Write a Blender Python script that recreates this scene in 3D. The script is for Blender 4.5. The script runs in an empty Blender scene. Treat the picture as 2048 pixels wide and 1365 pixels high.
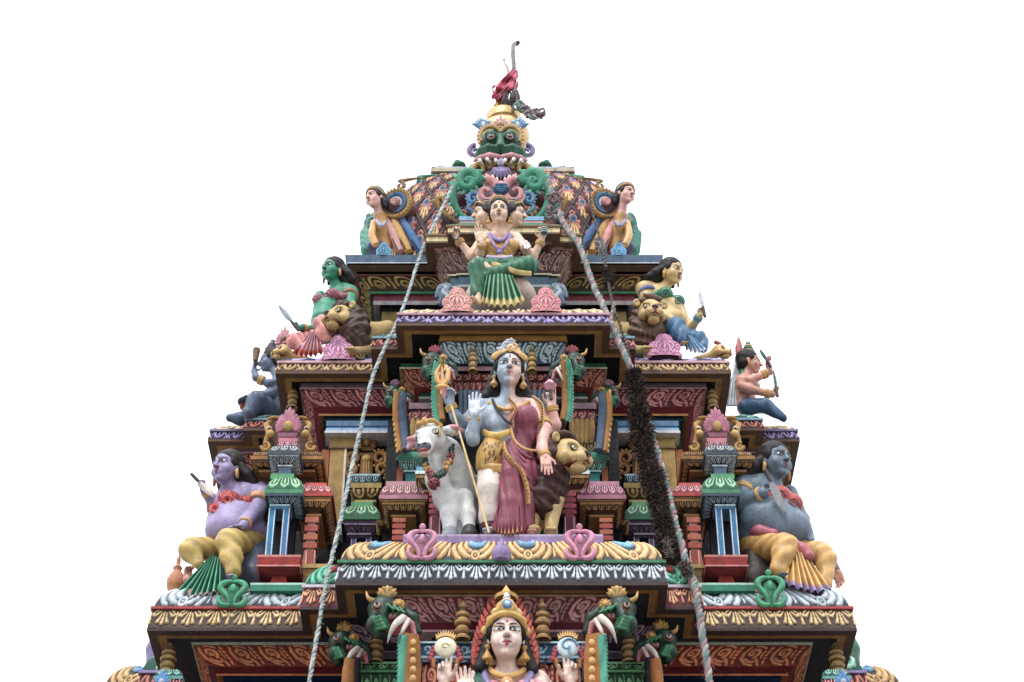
import bpy, math, random
import numpy as np
from mathutils import Vector, Matrix
from mathutils.bvhtree import BVHTree
rnd = random.Random(7)
SC = bpy.context.scene
COL = SC.collection
# ------------------------------------------------------------------ camera
PITCH = math.radians(38.0)
DIST = 19.5
FPX = 200.0 * DIST
ct, st = math.cos(PITCH), math.sin(PITCH)
CAM = Vector((0.095, -DIST * ct, 1.6))
cam = bpy.data.cameras.new('camera')
camo = bpy.data.objects.new('camera', cam)
COL.objects.link(camo)
camo.location = CAM
camo.rotation_euler = (math.radians(90) + PITCH, 0, 0)
cam.sensor_width = 36
cam.lens = FPX / 2048 * 36
cam.clip_start = 0.5
cam.clip_end = 3000
SC.camera = camo
# ------------------------------------------------------------------ sky: bright overcast
world = bpy.data.worlds.new('World')
SC.world = world
world.use_nodes = True
nt = world.node_tree
for n in list(nt.nodes):
    nt.nodes.remove(n)
wo = nt.nodes.new('ShaderNodeOutputWorld')
bg = nt.nodes.new('ShaderNodeBackground')
sky = nt.nodes.new('ShaderNodeTexSky')
sky.sky_type = 'NISHITA'
sky.sun_disc = False
SUN_EL, SUN_AZ = math.radians(58), math.radians(205)
sky.sun_elevation = SUN_EL
sky.sun_rotation = SUN_AZ
sky.dust_density = 4
tc = nt.nodes.new('ShaderNodeTexCoord')
sep = nt.nodes.new('ShaderNodeSeparateXYZ')
ramp = nt.nodes.new('ShaderNodeMapRange')      # overcast sky: three times brighter overhead than at the horizon
ramp.inputs[1].default_value = 0.0
ramp.inputs[2].default_value = 1.0
ramp.inputs[3].default_value = 9.6
ramp.inputs[4].default_value = 17.0
mix = nt.nodes.new('ShaderNodeMix')
mix.data_type = 'RGBA'
mix.inputs[0].default_value = 0.93
comb = nt.nodes.new('ShaderNodeCombineColor')
nt.links.new(tc.outputs['Generated'], sep.inputs[0])
nt.links.new(sep.outputs[2], ramp.inputs[0])
for i in range(3):
    nt.links.new(ramp.outputs[0], comb.inputs[i])
nt.links.new(sky.outputs[0], mix.inputs['A'])
nt.links.new(comb.outputs[0], mix.inputs['B'])
cool = nt.nodes.new('ShaderNodeVectorMath')     # cool daylight through the cloud
cool.operation = 'MULTIPLY'
cool.inputs[1].default_value = (0.97, 1.0, 1.07)
nt.links.new(mix.outputs['Result'], cool.inputs[0])
nt.links.new(cool.outputs[0], bg.inputs['Color'])
bg.inputs['Strength'].default_value = 0.1
nt.links.new(bg.outputs[0], wo.inputs['Surface'])
sun = bpy.data.lights.new('sun', 'SUN')
suno = bpy.data.objects.new('sun', sun)
COL.objects.link(suno)
sun.energy = 1.3
sun.angle = math.radians(14)
sun.color = (1.0, 0.98, 0.95)
suno.location = (0, -20, 60)
sd = Vector((math.sin(SUN_AZ) * math.cos(SUN_EL), math.cos(SUN_AZ) * math.cos(SUN_EL), math.sin(SUN_EL)))
suno.rotation_euler = sd.to_track_quat('Z', 'Y').to_euler()
SC.view_settings.view_transform = 'Standard'
SC.view_settings.look = 'None'
SC.view_settings.exposure = 0.58
SC.view_settings.gamma = 1.0

# ------------------------------------------------------------------ measuring helpers
def W(px, py, y):
    u = (px - 1024) / FPX
    v = (682.5 - py) / FPX
    t = (y - CAM.y) / (ct - st * v)
    return Vector((CAM.x + t * u, y, CAM.z + t * (st + ct * v)))
def Zp(py, y):
    return W(1005, py, y).z
def Sp(y, py=682):                 # metres per photo pixel at that depth
    return (y - CAM.y) / (ct - st * (682.5 - py) / FPX) / FPX
def PX(p):                         # back to photo pixels
    d = Vector(p) - CAM
    f = d.y * ct + d.z * st
    return (1024 + FPX * d.x / f, 682.5 - FPX * (-d.y * st + d.z * ct) / f)
def srgb(c, k=1.0):
    r = []; g = .3 * c[0] + .55 * c[1] + .15 * c[2]
    c = [max(0, (v * .9 + g * .1) * .975 - 2) for v in c]
    for v in c:
        v = v / 255.0
        v = v / 12.92 if v <= 0.04045 else ((v + 0.055) / 1.055) ** 2.4
        r.append(min(v * k, 0.85))
    return tuple(r)
# paint colours (sRGB 0-255)
GOLD = (186, 148, 92); GOLDL = (222, 190, 134); GOLDD = (128, 92, 52); OCHRE = (170, 124, 58)
BROWN = (96, 72, 52); DARK = (40, 38, 44); BLACK = (24, 23, 26); MAROON = (124, 50, 62); MAROOND = (84, 32, 44)
PINK = (206, 144, 146); PINKL = (228, 184, 182); ROSE = (176, 92, 98); GREEN = (44, 124, 92); GREEND = (24, 74, 58)
GREENL = (84, 166, 128); TEAL = (70, 140, 128); LILAC = (150, 134, 188); LILACL = (188, 176, 214); PURPLE = (84, 68, 100)
SILVER = (190, 198, 208); CHAR = (66, 68, 78); SLATE = (98, 116, 140); BLUE = (72, 124, 162); BLUEL = (136, 180, 206)
BLUED = (36, 70, 100); RED = (158, 54, 50); REDD = (108, 34, 36); ORANGE = (178, 98, 74); ORANGED = (140, 66, 48)
CREAM = (226, 214, 190); WHITE = (232, 230, 226); MAUVE = (140, 104, 112); SHELL = (150, 118, 70); SKIN = (222, 176, 154)

# ------------------------------------------------------------------ materials
def new_mat(name, rough=0.55, metallic=0.0, dirt=0.5, bump=0.25, bscale=40.0, spec=0.35, streak=True, var=0.18, chips=0.55):
    m = bpy.data.materials.new(name)
    m.use_nodes = True
    t = m.node_tree
    b = t.nodes['Principled BSDF']
    b.inputs['Metallic'].default_value = metallic
    b.inputs['Specular IOR Level'].default_value = spec
    at = t.nodes.new('ShaderNodeAttribute'); at.attribute_name = 'paint'
    ge = t.nodes.new('ShaderNodeNewGeometry')
    mp = t.nodes.new('ShaderNodeMapping'); mp.inputs['Scale'].default_value = (5.0, 5.0, 1.3)
    n1 = t.nodes.new('ShaderNodeTexNoise'); n1.inputs['Scale'].default_value = 2.2; n1.inputs['Detail'].default_value = 7; n1.inputs['Roughness'].default_value = 0.72
    n2 = t.nodes.new('ShaderNodeTexNoise'); n2.inputs['Scale'].default_value = 9.0; n2.inputs['Detail'].default_value = 5
    n3 = t.nodes.new('ShaderNodeTexNoise'); n3.inputs['Scale'].default_value = bscale; n3.inputs['Detail'].default_value = 4
    L = t.links.new
    L(ge.outputs['Position'], mp.inputs['Vector'])
    L(mp.outputs[0] if streak else ge.outputs['Position'], n1.inputs['Vector'])
    L(ge.outputs['Position'], n2.inputs['Vector']); L(ge.outputs['Position'], n3.inputs['Vector'])
    mr = t.nodes.new('ShaderNodeMapRange'); mr.inputs[1].default_value = 0.3; mr.inputs[2].default_value = 0.7
    mr.inputs[3].default_value = 1.0 - var; mr.inputs[4].default_value = 1.0 + var
    L(n2.outputs[0], mr.inputs[0])
    mul = t.nodes.new('ShaderNodeVectorMath'); mul.operation = 'MULTIPLY'
    cx = t.nodes.new('ShaderNodeCombineXYZ')
    mp6 = t.nodes.new('ShaderNodeMapping'); mp6.inputs['Scale'].default_value = (34, 34, 9); mp6.inputs['Rotation'].default_value = (.2, .3, 0); n6 = t.nodes.new('ShaderNodeTexNoise'); n6.inputs['Scale'].default_value = 1.0; n6.inputs['Detail'].default_value = 3
    L(ge.outputs['Position'], mp6.inputs['Vector']); L(mp6.outputs[0], n6.inputs['Vector'])     # brush marks
    bm = t.nodes.new('ShaderNodeMath'); bm.operation = 'MULTIPLY_ADD'; bm.inputs[1].default_value = .5; bm.inputs[2].default_value = .75; L(n6.outputs[0], bm.inputs[0])
    bm2 = t.nodes.new('ShaderNodeMath'); bm2.operation = 'MULTIPLY'; L(bm.outputs[0], bm2.inputs[0]); L(mr.outputs[0], bm2.inputs[1]); mr = bm2
    for i in range(3): L(mr.outputs[0], cx.inputs[i])
    L(at.outputs['Color'], mul.inputs[0]); L(cx.outputs[0], mul.inputs[1])
    dr = t.nodes.new('ShaderNodeMapRange'); dr.inputs[1].default_value = 0.52; dr.inputs[2].default_value = 0.74
    dr.inputs[3].default_value = 0.0; dr.inputs[4].default_value = dirt
    L(n1.outputs[0], dr.inputs[0])
    mx = t.nodes.new('ShaderNodeMix'); mx.data_type = 'RGBA'
    L(dr.outputs[0], mx.inputs[0]); L(mul.outputs[0], mx.inputs['A']); mx.inputs['B'].default_value = (0.042, 0.041, 0.043, 1)
    rr = t.nodes.new('ShaderNodeMapRange'); rr.inputs[3].default_value = rough - 0.12; rr.inputs[4].default_value = rough + 0.18
    L(n2.outputs[0], rr.inputs[0]); L(rr.outputs[0], b.inputs['Roughness'])
    n4 = t.nodes.new('ShaderNodeTexNoise'); n4.inputs['Scale'].default_value = 26.0; n4.inputs['Detail'].default_value = 6; n4.inputs['Roughness'].default_value = .7; L(ge.outputs['Position'], n4.inputs['Vector'])
    cr = t.nodes.new('ShaderNodeMapRange'); cr.inputs[1].default_value = 0.655; cr.inputs[2].default_value = 0.69; cr.inputs[3].default_value = 0.0; cr.inputs[4].default_value = chips
    L(n4.outputs[0], cr.inputs[0])
    mx2 = t.nodes.new('ShaderNodeMix'); mx2.data_type = 'RGBA'; L(cr.outputs[0], mx2.inputs[0]); L(mx.outputs['Result'], mx2.inputs['A']); mx2.inputs['B'].default_value = (0.34, 0.31, 0.28, 1); L(mx2.outputs['Result'], b.inputs['Base Color'])
    n5 = t.nodes.new('ShaderNodeTexNoise'); n5.inputs['Scale'].default_value = 11.0; n5.inputs['Detail'].default_value = 3; L(ge.outputs['Position'], n5.inputs['Vector'])
    ad = t.nodes.new('ShaderNodeMath'); ad.operation = 'MULTIPLY_ADD'; ad.inputs[1].default_value = 1.6; L(n5.outputs[0], ad.inputs[0]); L(n3.outputs[0], ad.inputs[2])
    bp = t.nodes.new('ShaderNodeBump'); bp.inputs['Strength'].default_value = bump; bp.inputs['Distance'].default_value = 0.01
    L(ad.outputs[0], bp.inputs['Height']); L(bp.outputs[0], b.inputs['Normal'])
    return m
M_WALL = new_mat('painted_plaster', 0.62, dirt=0.7, bump=0.5, spec=0.25)
M_STAT = new_mat('painted_statue', 0.44, dirt=0.5, bump=0.4, spec=0.42, var=0.2, chips=0.45)
M_HAIR = new_mat('painted_hair', 0.5, dirt=0.1, bump=0.5, bscale=90, spec=0.25, chips=.2)
M_CLOTH = new_mat('weathered_cloth', 0.85, chips=0, dirt=0.3, bump=0.4, bscale=60)
M_ROPE = new_mat('rope_fibre', 0.9, chips=0, dirt=0.35, bump=0.9, bscale=150, streak=False)
M_GOLDM = new_mat('gilded_metal', 0.34, chips=0, metallic=0.85, dirt=0.3, bump=0.25, bscale=14)
M_FACE = new_mat('face_paint', 0.4, dirt=0.05, bump=0.0, chips=0)
def set_paint(me, cols):
    a = me.color_attributes.new('paint', 'FLOAT_COLOR', 'POINT')
    c = np.ones((len(me.vertices), 4), np.float32)
    c[:, :3] = cols
    a.data.foreach_set('color', c.ravel())
def make_obj(name, verts, faces, cols, mat, parent=None, smooth=True, auto=None):
    """verts Nx3, faces: list of index arrays (n,k)"""
    me = bpy.data.meshes.new(name)
    verts = np.asarray(verts, np.float32)
    if parent is not None:
        verts = verts - np.array(parent_world(parent), np.float32)
    me.vertices.add(len(verts)); me.vertices.foreach_set('co', verts.ravel())
    loops = []; starts = []; tot = []; s = 0
    for f in faces:
        f = np.asarray(f, np.int32)
        if len(f) == 0: continue
        k = f.shape[1]
        loops.append(f.ravel()); starts.append(s + np.arange(len(f)) * k); tot.append(np.full(len(f), k)); s += f.size
    loops = np.concatenate(loops); starts = np.concatenate(starts); tot = np.concatenate(tot)
    me.loops.add(len(loops)); me.loops.foreach_set('vertex_index', loops.astype(np.int32))
    me.polygons.add(len(starts)); me.polygons.foreach_set('loop_start', starts.astype(np.int32))
    me.polygons.foreach_set('loop_total', tot.astype(np.int32))
    me.polygons.foreach_set('use_smooth', np.full(len(starts), smooth))
    me.update(calc_edges=True)
    me.validate()
    set_paint(me, cols)
    if auto:
        me.set_sharp_from_angle(angle=math.radians(auto))
    me.materials.append(mat)
    o = bpy.data.objects.new(name, me)
    COL.objects.link(o)
    if parent is not None: o.parent = parent
    return o
def parent_world(p):
    v = Vector((0, 0, 0))
    while p is not None:
        v = v + p.location; p = p.parent
    return v
def thing(name, label, cat, loc=(0, 0, 0), group=None):
    o = bpy.data.objects.new(name, None); COL.objects.link(o); o.location = loc
    o.empty_display_size = 0.1
    tag(o, label, cat, group)
    return o
def tag(o, label, cat, group=None, kind=None):
    if label: o['label'] = label
    if cat: o['category'] = cat
    if group: o['group'] = group
    if kind: o['kind'] = kind
    return o

class MB:
    """mesh collector"""
    def __init__(s): s.v = []; s.f = []; s.c = []; s.n = 0; s.cur = None; s.segs = []
    def seg(s, name=None):
        """what follows becomes an object of its own called name"""
        if s.n: s.segs.append((s.cur, s.v, s.f, s.c))
        s.v = []; s.f = []; s.c = []; s.n = 0; s.cur = name
        return s
    def add(s, v, f, c, k=1.0):
        v = np.asarray(v, np.float64).reshape(-1, 3)
        f = [np.asarray(q, np.int64) for q in (f if isinstance(f, list) else [f])]
        c = np.asarray(c, np.float64)
        if c.ndim == 1: c = np.tile(np.array(srgb(c, k)), (len(v), 1))
        s.v.append(v); s.c.append(c)
        for q in f: s.f.append(q + s.n)
        s.n += len(v)
        return s
    def build(s, name, mat=None, parent=None, smooth=True, auto=38):
        if s.n: s.segs.append((s.cur, s.v, s.f, s.c))
        vr = random.Random(len(bpy.data.objects)); dv = .06 if (mat or M_WALL) == M_WALL else .02; k_ = np.array([vr.uniform(1 - dv, 1 + dv) for _ in range(3)]) * (vr.uniform(.9, 1.08) if (mat or M_WALL) == M_WALL else 1)
        for nm, v, f, c in s.segs: c = [np.clip(q * k_, 0, .85) for q in c]; o = make_obj(nm or name, np.concatenate(v), f, np.concatenate(c), mat or M_WALL, parent, smooth, auto)
        return o
    def grid(s, P, C, k=1.0, closed_u=False):
        """P (nv,nu,3)"""
        nv, nu = P.shape[:2]
        idx = np.arange(nv * nu).reshape(nv, nu)
        if closed_u: idx = np.concatenate([idx, idx[:, :1]], 1)
        q = np.stack([idx[:-1, :-1], idx[:-1, 1:], idx[1:, 1:], idx[1:, :-1]], -1).reshape(-1, 4)
        C = np.asarray(C, float)
        if C.ndim == 3: C = C.reshape(-1, 3)
        return s.add(P.reshape(-1, 3), q, C, k)
    def frust(s, p0, hx0, hy0, p1, hx1, hy1, col, ch=0.12):
        """four-sided tapered block between two centres, chamfered corners"""
        def ring(p, hx, hy):
            a, b = hx * ch if hx < 0.08 else 0.008, hy * ch if hy < 0.08 else 0.008
            x, y, z = p
            return [(x - hx + a, y - hy, z), (x + hx - a, y - hy, z), (x + hx, y - hy + b, z), (x + hx, y + hy - b, z),
                    (x + hx - a, y + hy, z), (x - hx + a, y + hy, z), (x - hx, y + hy - b, z), (x - hx, y - hy + b, z)]
        v = ring(p0, hx0, hy0) + ring(p1, hx1, hy1)
        i = np.arange(8); j = (i + 1) % 8
        q = np.stack([i, j, j + 8, i + 8], 1)
        s.add(v, [q, np.array([list(range(8))]), np.array([list(range(15, 7, -1))])], col)
        return s
    def box(s, c, h, col):
        c = Vector(c)
        return s.frust(c - Vector((0, 0, h[2])), h[0], h[1], c + Vector((0, 0, h[2])), h[0], h[1], col)
    def tube(s, pts, rad, col, n=10, cap=True, k=1.0, up=(0, 0, 1), flat=1.0):
        pts = np.asarray([tuple(p) for p in pts], float); m = len(pts)
        rad = np.full(m, rad) if np.isscalar(rad) else np.asarray(rad, float)
        T = np.gradient(pts, axis=0); T /= (np.linalg.norm(T, axis=1)[:, None] + 1e-9)
        u = np.array(up, float)
        N = np.zeros_like(pts)
        a = u - T[0] * (u @ T[0])
        if np.linalg.norm(a) < 0.1: a = np.array([1.0, 0, 0]) - T[0] * T[0][0]
        a /= np.linalg.norm(a)
        for i in range(m):
            a = a - T[i] * (a @ T[i]); a /= (np.linalg.norm(a) + 1e-9); N[i] = a
        B = np.cross(T, N)
        an = np.linspace(0, 2 * np.pi, n, endpoint=False)
        P = pts[:, None] + rad[:, None, None] * (np.cos(an)[None, :, None] * N[:, None] + flat * np.sin(an)[None, :, None] * B[:, None])
        if not isinstance(col, np.ndarray): col = np.tile(np.array(srgb(col, k)), (m, 1))
        C = np.repeat(col[:, None], n, 1)
        s.grid(P, C, closed_u=True)
        if cap:
            b = s.n - m * n
            for r0, rev in ((0, 1), (m - 1, 0)):
                ii = b + r0 * n + np.arange(n)
                s.f.append(np.array([ii[::-1] if rev else ii]))
        return s
    def lathe(s, c, prof, col, n=20, axis='z', k=1.0, sx=1.0, sy=1.0):
        """prof [(r, z)], cols either one or list"""
        c = np.array(c, float); m = len(prof)
        an = np.linspace(0, 2 * np.pi, n, endpoint=False)
        P = np.zeros((m, n, 3)); C = np.zeros((m, n, 3))
        for i, (r, z) in enumerate(prof):
            P[i, :, 0] = c[0] + r * sx * np.cos(an); P[i, :, 1] = c[1] + r * sy * np.sin(an); P[i, :, 2] = c[2] + z
            C[i] = srgb(col[i], k) if isinstance(col, list) else srgb(col, k)
        return s.grid(P, C, closed_u=True)
    def ball(s, c, r, col, n=12, k=1.0, R=None):
        r = np.array((r, r, r) if np.isscalar(r) else r, float)
        m = max(6, n * 2 // 3)
        th = np.linspace(0, np.pi, m); an = np.linspace(0, 2 * np.pi, n, endpoint=False)
        P = np.stack([np.sin(th)[:, None] * np.cos(an), np.sin(th)[:, None] * np.sin(an), np.repeat(np.cos(th)[:, None], n, 1)], -1) * r
        if R is not None: P = P @ np.array(R).T
        return s.grid(P + np.array(tuple(c)), np.tile(np.array(srgb(col, k)), (m * n, 1)), closed_u=True)

# ------------------------------------------------------------------ relief motifs (carved and painted ornament)
def spi(cx, cy, r0, r1, a0, a1, w0, w1, n=14):
    out = []
    for i in range(n):
        t = i / (n - 1); a = math.radians(a0 + (a1 - a0) * t); r = r0 + (r1 - r0) * t
        out.append((cx + r * math.cos(a), cy + r * math.sin(a), w0 + (w1 - w0) * t))
    return out
def mir(st, c):
    return [([(2 * c - x, y, r) for x, y, r in p], col) for p, col in st]
def tile(strokes, Wt, Ht, nx, ny, bg, outline=DARK, light=None, hscale=1.0, periodic=True, ow=1.35, hl=.75):
    """heights (px) and colours on a (ny+1, nx+1) grid"""
    u, v = np.meshgrid(np.linspace(0, Wt, nx + 1), np.linspace(0, Ht, ny + 1))
    Hh = np.zeros(u.shape); Cc = np.tile(np.array(srgb(bg)), u.shape + (1,)); 
    olc = np.array(srgb(outline))
    for pts, col in strokes:
        best = np.full(u.shape, 9.0); hr = np.ones(u.shape)
        for sh in ((0, -Wt, Wt) if periodic else (0,)):
            for (x0, y0, r0), (x1, y1, r1) in zip(pts[:-1], pts[1:]):
                bx, by = x1 - x0, y1 - y0
                h = np.clip(((u - x0 - sh) * bx + (v - y0) * by) / (bx * bx + by * by + 1e-9), 0, 1)
                r = r0 + (r1 - r0) * h
                d = np.hypot(u - x0 - sh - bx * h, v - y0 - by * h) / r
                m = d < best
                best = np.where(m, d, best); hr = np.where(m, r, hr)
        hgt = hr * np.sqrt(np.clip(1 - best ** 2, 0, 1)) * hscale
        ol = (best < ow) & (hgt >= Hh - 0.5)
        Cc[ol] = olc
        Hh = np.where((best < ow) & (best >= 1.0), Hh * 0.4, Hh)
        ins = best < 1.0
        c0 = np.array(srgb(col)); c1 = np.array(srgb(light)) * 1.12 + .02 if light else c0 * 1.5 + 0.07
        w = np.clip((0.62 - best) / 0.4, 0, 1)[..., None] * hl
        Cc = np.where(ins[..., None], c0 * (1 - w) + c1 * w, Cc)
        Hh = np.where(ins, np.maximum(hgt, Hh * 0.5), Hh)
    return Hh, np.clip(Cc, 0, 0.85)
def resample(prof, n):
    p = np.array(prof, float); d = np.r_[0, np.cumsum(np.hypot(*np.diff(p, axis=0).T))]
    t = np.linspace(0, d[-1], n)
    return np.stack([np.interp(t, d, p[:, 0]), np.interp(t, d, p[:, 1])], 1), d[-1]
def outline_pts(half):
    """half: [(hx, y)...] right half from front centre; returns full CCW outline; mirrored in x and about YC"""
    r = half + [(x, 2 * (YC if 8 - i < 4 else YC - .45) - y) for i, (x, y) in enumerate(half[::-1])]
    return r + [(-x, y) for x, y in r[::-1]]
def mould(mb, outl, prof, col=None, tl=None, tw=0.2, rel=0.005, back=False, jit=0.0, edges=None):
    """sweep profile [(offset,z)] round the outline with mitred corners; tl = (H,C) relief tile"""
    n = len(outl); pts = [Vector((x, y)) for x, y in outl]
    nor = []
    for i in range(n):
        d = (pts[(i + 1) % n] - pts[i]).normalized(); nor.append(Vector((d.y, -d.x)))
    mit = []
    for i in range(n):
        a, b = nor[i - 1], nor[i]
        mit.append((a + b) / (1 + a.dot(b)))
    for i in range(n):
        if edges is not None and i not in edges: continue
        j = (i + 1) % n
        L = (pts[j] - pts[i]).length
        isback = nor[i].y > 0.5
        if isback and not back and tl is not None: use = None
        else: use = tl
        if use is None:
            pr = np.array(prof, float)
            A = np.stack([np.array([pts[i].x + mit[i].x * o, pts[i].y + mit[i].y * o, z]) for o, z in pr])
            B = np.stack([np.array([pts[j].x + mit[j].x * o, pts[j].y + mit[j].y * o, z]) for o, z in pr])
            nu = max(2, int(L / 0.12) + 1)
            t = np.linspace(0, 1, nu)[None, :, None]
            P = A[:, None] * (1 - t) + B[:, None] * t
            if col is None and tl is not None: cc = tl[1].reshape(-1, 3).mean(0); mb.grid(P, np.tile(cc, (P.shape[0] * P.shape[1], 1)))
            else: mb.grid(P, col)
        else:
            H, Cc = use
            ny, nx = H.shape
            pr, _ = resample(prof, ny)
            k = max(1, round(L / tw))
            Hf = np.concatenate([np.tile(H[:, :-1], (1, k)), H[:, :1]], 1); Cf = np.concatenate([np.tile(Cc[:, :-1], (1, k, 1)), Cc[:, :1]], 1)
            nu = Hf.shape[1]; w0 = H.shape[1] - 1
            vf = np.array([rnd.uniform(.82, 1.14) for _ in range(k)]); hf = np.array([rnd.uniform(.75, 1.2) for _ in range(k)]); ti = np.minimum(np.arange(nu) // w0, k - 1)
            Cf = np.clip(Cf * vf[ti][None, :, None], 0, .85); Hf = Hf * hf[ti][None]
            A = np.stack([pts[i].x + mit[i].x * pr[:, 0], pts[i].y + mit[i].y * pr[:, 0], pr[:, 1]], -1)
            B = np.stack([pts[j].x + mit[j].x * pr[:, 0], pts[j].y + mit[j].y * pr[:, 0], pr[:, 1]], -1)
            t = np.linspace(0, 1, nu)[None, :, None]
            P = A[:, None] * (1 - t) + B[:, None] * t
            g = np.gradient(pr, axis=0); g /= np.linalg.norm(g, axis=1)[:, None]
            s = 1.0 if g[:, 1].mean() > 0 else -1.0
            no, nz = g[:, 1] * s, -g[:, 0] * s
            Nn = np.stack([nor[i].x * no, nor[i].y * no, nz], -1)
            edge = np.ones(nu); edge[0] = edge[-1] = 0
            P = P + Nn[:, None] * (Hf * rel * edge[None])[..., None]
            P[:, :, 2] += .0028 * np.sin(P[:, :, 0] * 9 + P[:, :, 1] * 7) + .002 * np.sin(P[:, :, 0] * 23 + 2)
            mb.grid(P, Cf)
def cap(mb, outl, off, z, col):
    """flat slab face over the outline (strips between the x breaks)"""
    n = len(outl); pts = [Vector((x, y)) for x, y in outl]; nor = []
    for i in range(n):
        d = (pts[(i + 1) % n] - pts[i]).normalized(); nor.append(Vector((d.y, -d.x)))
    q = [pts[i] + (nor[i - 1] + nor[i]) / (1 + nor[i - 1].dot(nor[i])) * off for i in range(n)]
    mb.add([(p.x, p.y, z) for p in q], [np.array([list(range(n))])], col)
# tiles
def T_acanth(c1, bg, light=None):
    s = [([(25, 31, 1.5), (25, 20, 2.2), (25, 8, 4.2)], c1), ([(21, 30, 1.2), (19, 20, 2), (16, 11, 3.8)], c1),
         ([(18, 33, 1.0), (13, 27, 2.2), (9, 23, 3.2), (5.5, 24, 2.8), (5, 28, 2)], c1), ([(12, 34, 1.2), (7, 31, 1.8)], c1)]
    s = s + mir(s[1:], 25) + [([(0, 24, 1.5), (0, 9, 3.6)], c1), ([(0, 30, 2.0), (0, 25, 2.6)], c1)]
    return tile(s, 50, 36, 44, 30, bg, light=light)
def T_lotus(c1, bg, light=None, bud=None):
    bud = bud or c1
    s = [(spi(24, 15, 10, 10, 175, 365, 3.2, 3.2), c1), ([(24, 19, 1.5), (24, 11, 3.6)], bud),
         ([(9.5, 18, 2.2), (6, 12, 1.8)], c1), ([(0, 18, 1.6), (0, 4, 3.0)], c1), ([(1, 12, 1.4), (7, 3.5, 2.2)], c1), ([(-1, 12, 1.4), (-7, 3.5, 2.2)], c1),
         ([(38.5, 18, 2.2), (42, 12, 1.8)], c1)]
    return tile(s, 48, 21, 46, 20, bg, light=light)
def T_scroll(c1, bg, light=None):
    s = [(spi(15, 25, 9.5, 3, -60, 330, 3.1, 2.2, 18), c1), ([(5, 36, 2.4), (1.5, 26, 3.2), (3, 15, 3.6), (12, 6, 3.4), (22, 2.5, 2.2)], c1),
         ([(8.5, 15, 2.0), (13, 10.5, 2.6), (20, 8.5, 2.4), (26, 10, 1.6)], c1), ([(15, 25, 2.6), (15.1, 25, 2.6)], c1), ([(24, 14, 2.2), (29, 8, 2.4), (31, 2, 1.8)], c1), ([(12, 38, 1.6), (20, 38.5, 2.0), (27, 35, 2.2)], c1),
         ([(36, 35, 3.6), (36.1, 35, 3.6)], c1), ([(36, 28.5, 3.4), (36, 27, 3.4)], c1), ([(36, 22, 3.0), (36, 21, 3.0)], c1), ([(36, 16, 2.6), (37, 15, 2.5)], c1), ([(37, 10, 2.2), (38, 5, 1.6)], c1),
         ([(30, 30, 1.4), (29.5, 22, 2.0), (31, 16, 1.6)], c1)]
    s = [([(x, y, r * 1.15) for x, y, r in p], c) for p, c in s]
    return tile(s, 44, 40, 52, 42, bg, light=light, ow=1.2, hl=.85)
def T_shell(c1, bg, light=None):
    s = [(spi(27, 10, 17, 17, -10, 190, 3.2, 3.2, 16), c1), (spi(27, 8, 9, 9, -10, 190, 2.6, 2.6, 12), c1), ([(22, 8, 1.4), (22, 1, 1.2)], c1), ([(27, 9, 1.8), (27, 1, 1.4)], c1), ([(32, 8, 1.4), (32, 1, 1.2)], c1),
         ([(0, 26, 2.2), (0, 1, 2.6)], c1), ([(5, 28, 1.6), (4, 20, 1.2)], c1)]
    return tile(s, 54, 32, 46, 26, bg, light=light)
def T_egg(c1, bg, light=None, w=20, h=20):
    s = [(spi(w / 2, h * .55, w * .33, w * .33, 170, 370, w * .1, w * .1, 10), c1), ([(w * .17, h * .55, w * .1), (w * .17, h, w * .09)], c1), ([(w * .83, h * .55, w * .1), (w * .83, h, w * .09)], c1), ([(w / 2, h * .8, w * .12), (w / 2, h * .5, w * .16)], c1)]
    return tile(s, w, h, 18, 14, bg, light=light)
def T_leafroof(c1, c2, bg, light=None):
    lt = tuple(min(240, v * 1.3) for v in c2)
    s = [([(31, 37, 4), (35, 31, 6), (45, 28.5, 6), (55, 31, 6), (59, 37, 4)], c2), ([(38, 36, 1.3), (40, 30, 1.3)], lt), ([(45, 36, 1.3), (45.5, 29, 1.3)], lt), ([(52, 36, 1.3), (51, 30, 1.3)], lt)]
    h = [([(24, 36, 3.6), (25, 26, 4.6), (30, 18, 4.6), (37, 15, 3.4)], c1), ([(15, 35, 3.4), (15, 25, 5.0), (20, 15, 5.4), (29, 8, 4.4), (36, 6, 3)], c1), ([(6, 34, 2.6), (5, 24, 4.2), (8, 14, 4.8), (14, 6, 4.6), (19, 4, 3)], c1), ([(0, 20, 1.6), (0, 8, 2.6)], c1)]
    s = s + h + mir(h[:3], 45) + [(spi(45, 9, 6, 6, 0, 360, 2.3, 2.3, 14), c1), ([(45, 9, 2.2), (45.1, 9, 2.2)], c1)]
    return tile(s, 90, 38, 96, 36, bg, light=light, hl=.6, ow=1.22)
def T_wave(c1, bg, light=None):
    s = [(spi(12, 9, 6, 2, -90, 250, 1.9, 1.4, 14), c1), ([(12, 3, 2), (20, 5, 2), (26, 12, 1.6), (24, 16, 1.2)], c1), ([(19, 12, 1.4), (18, 9, 1.2)], c1)]
    return tile(s, 26, 18, 26, 16, bg, light=light)
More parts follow.
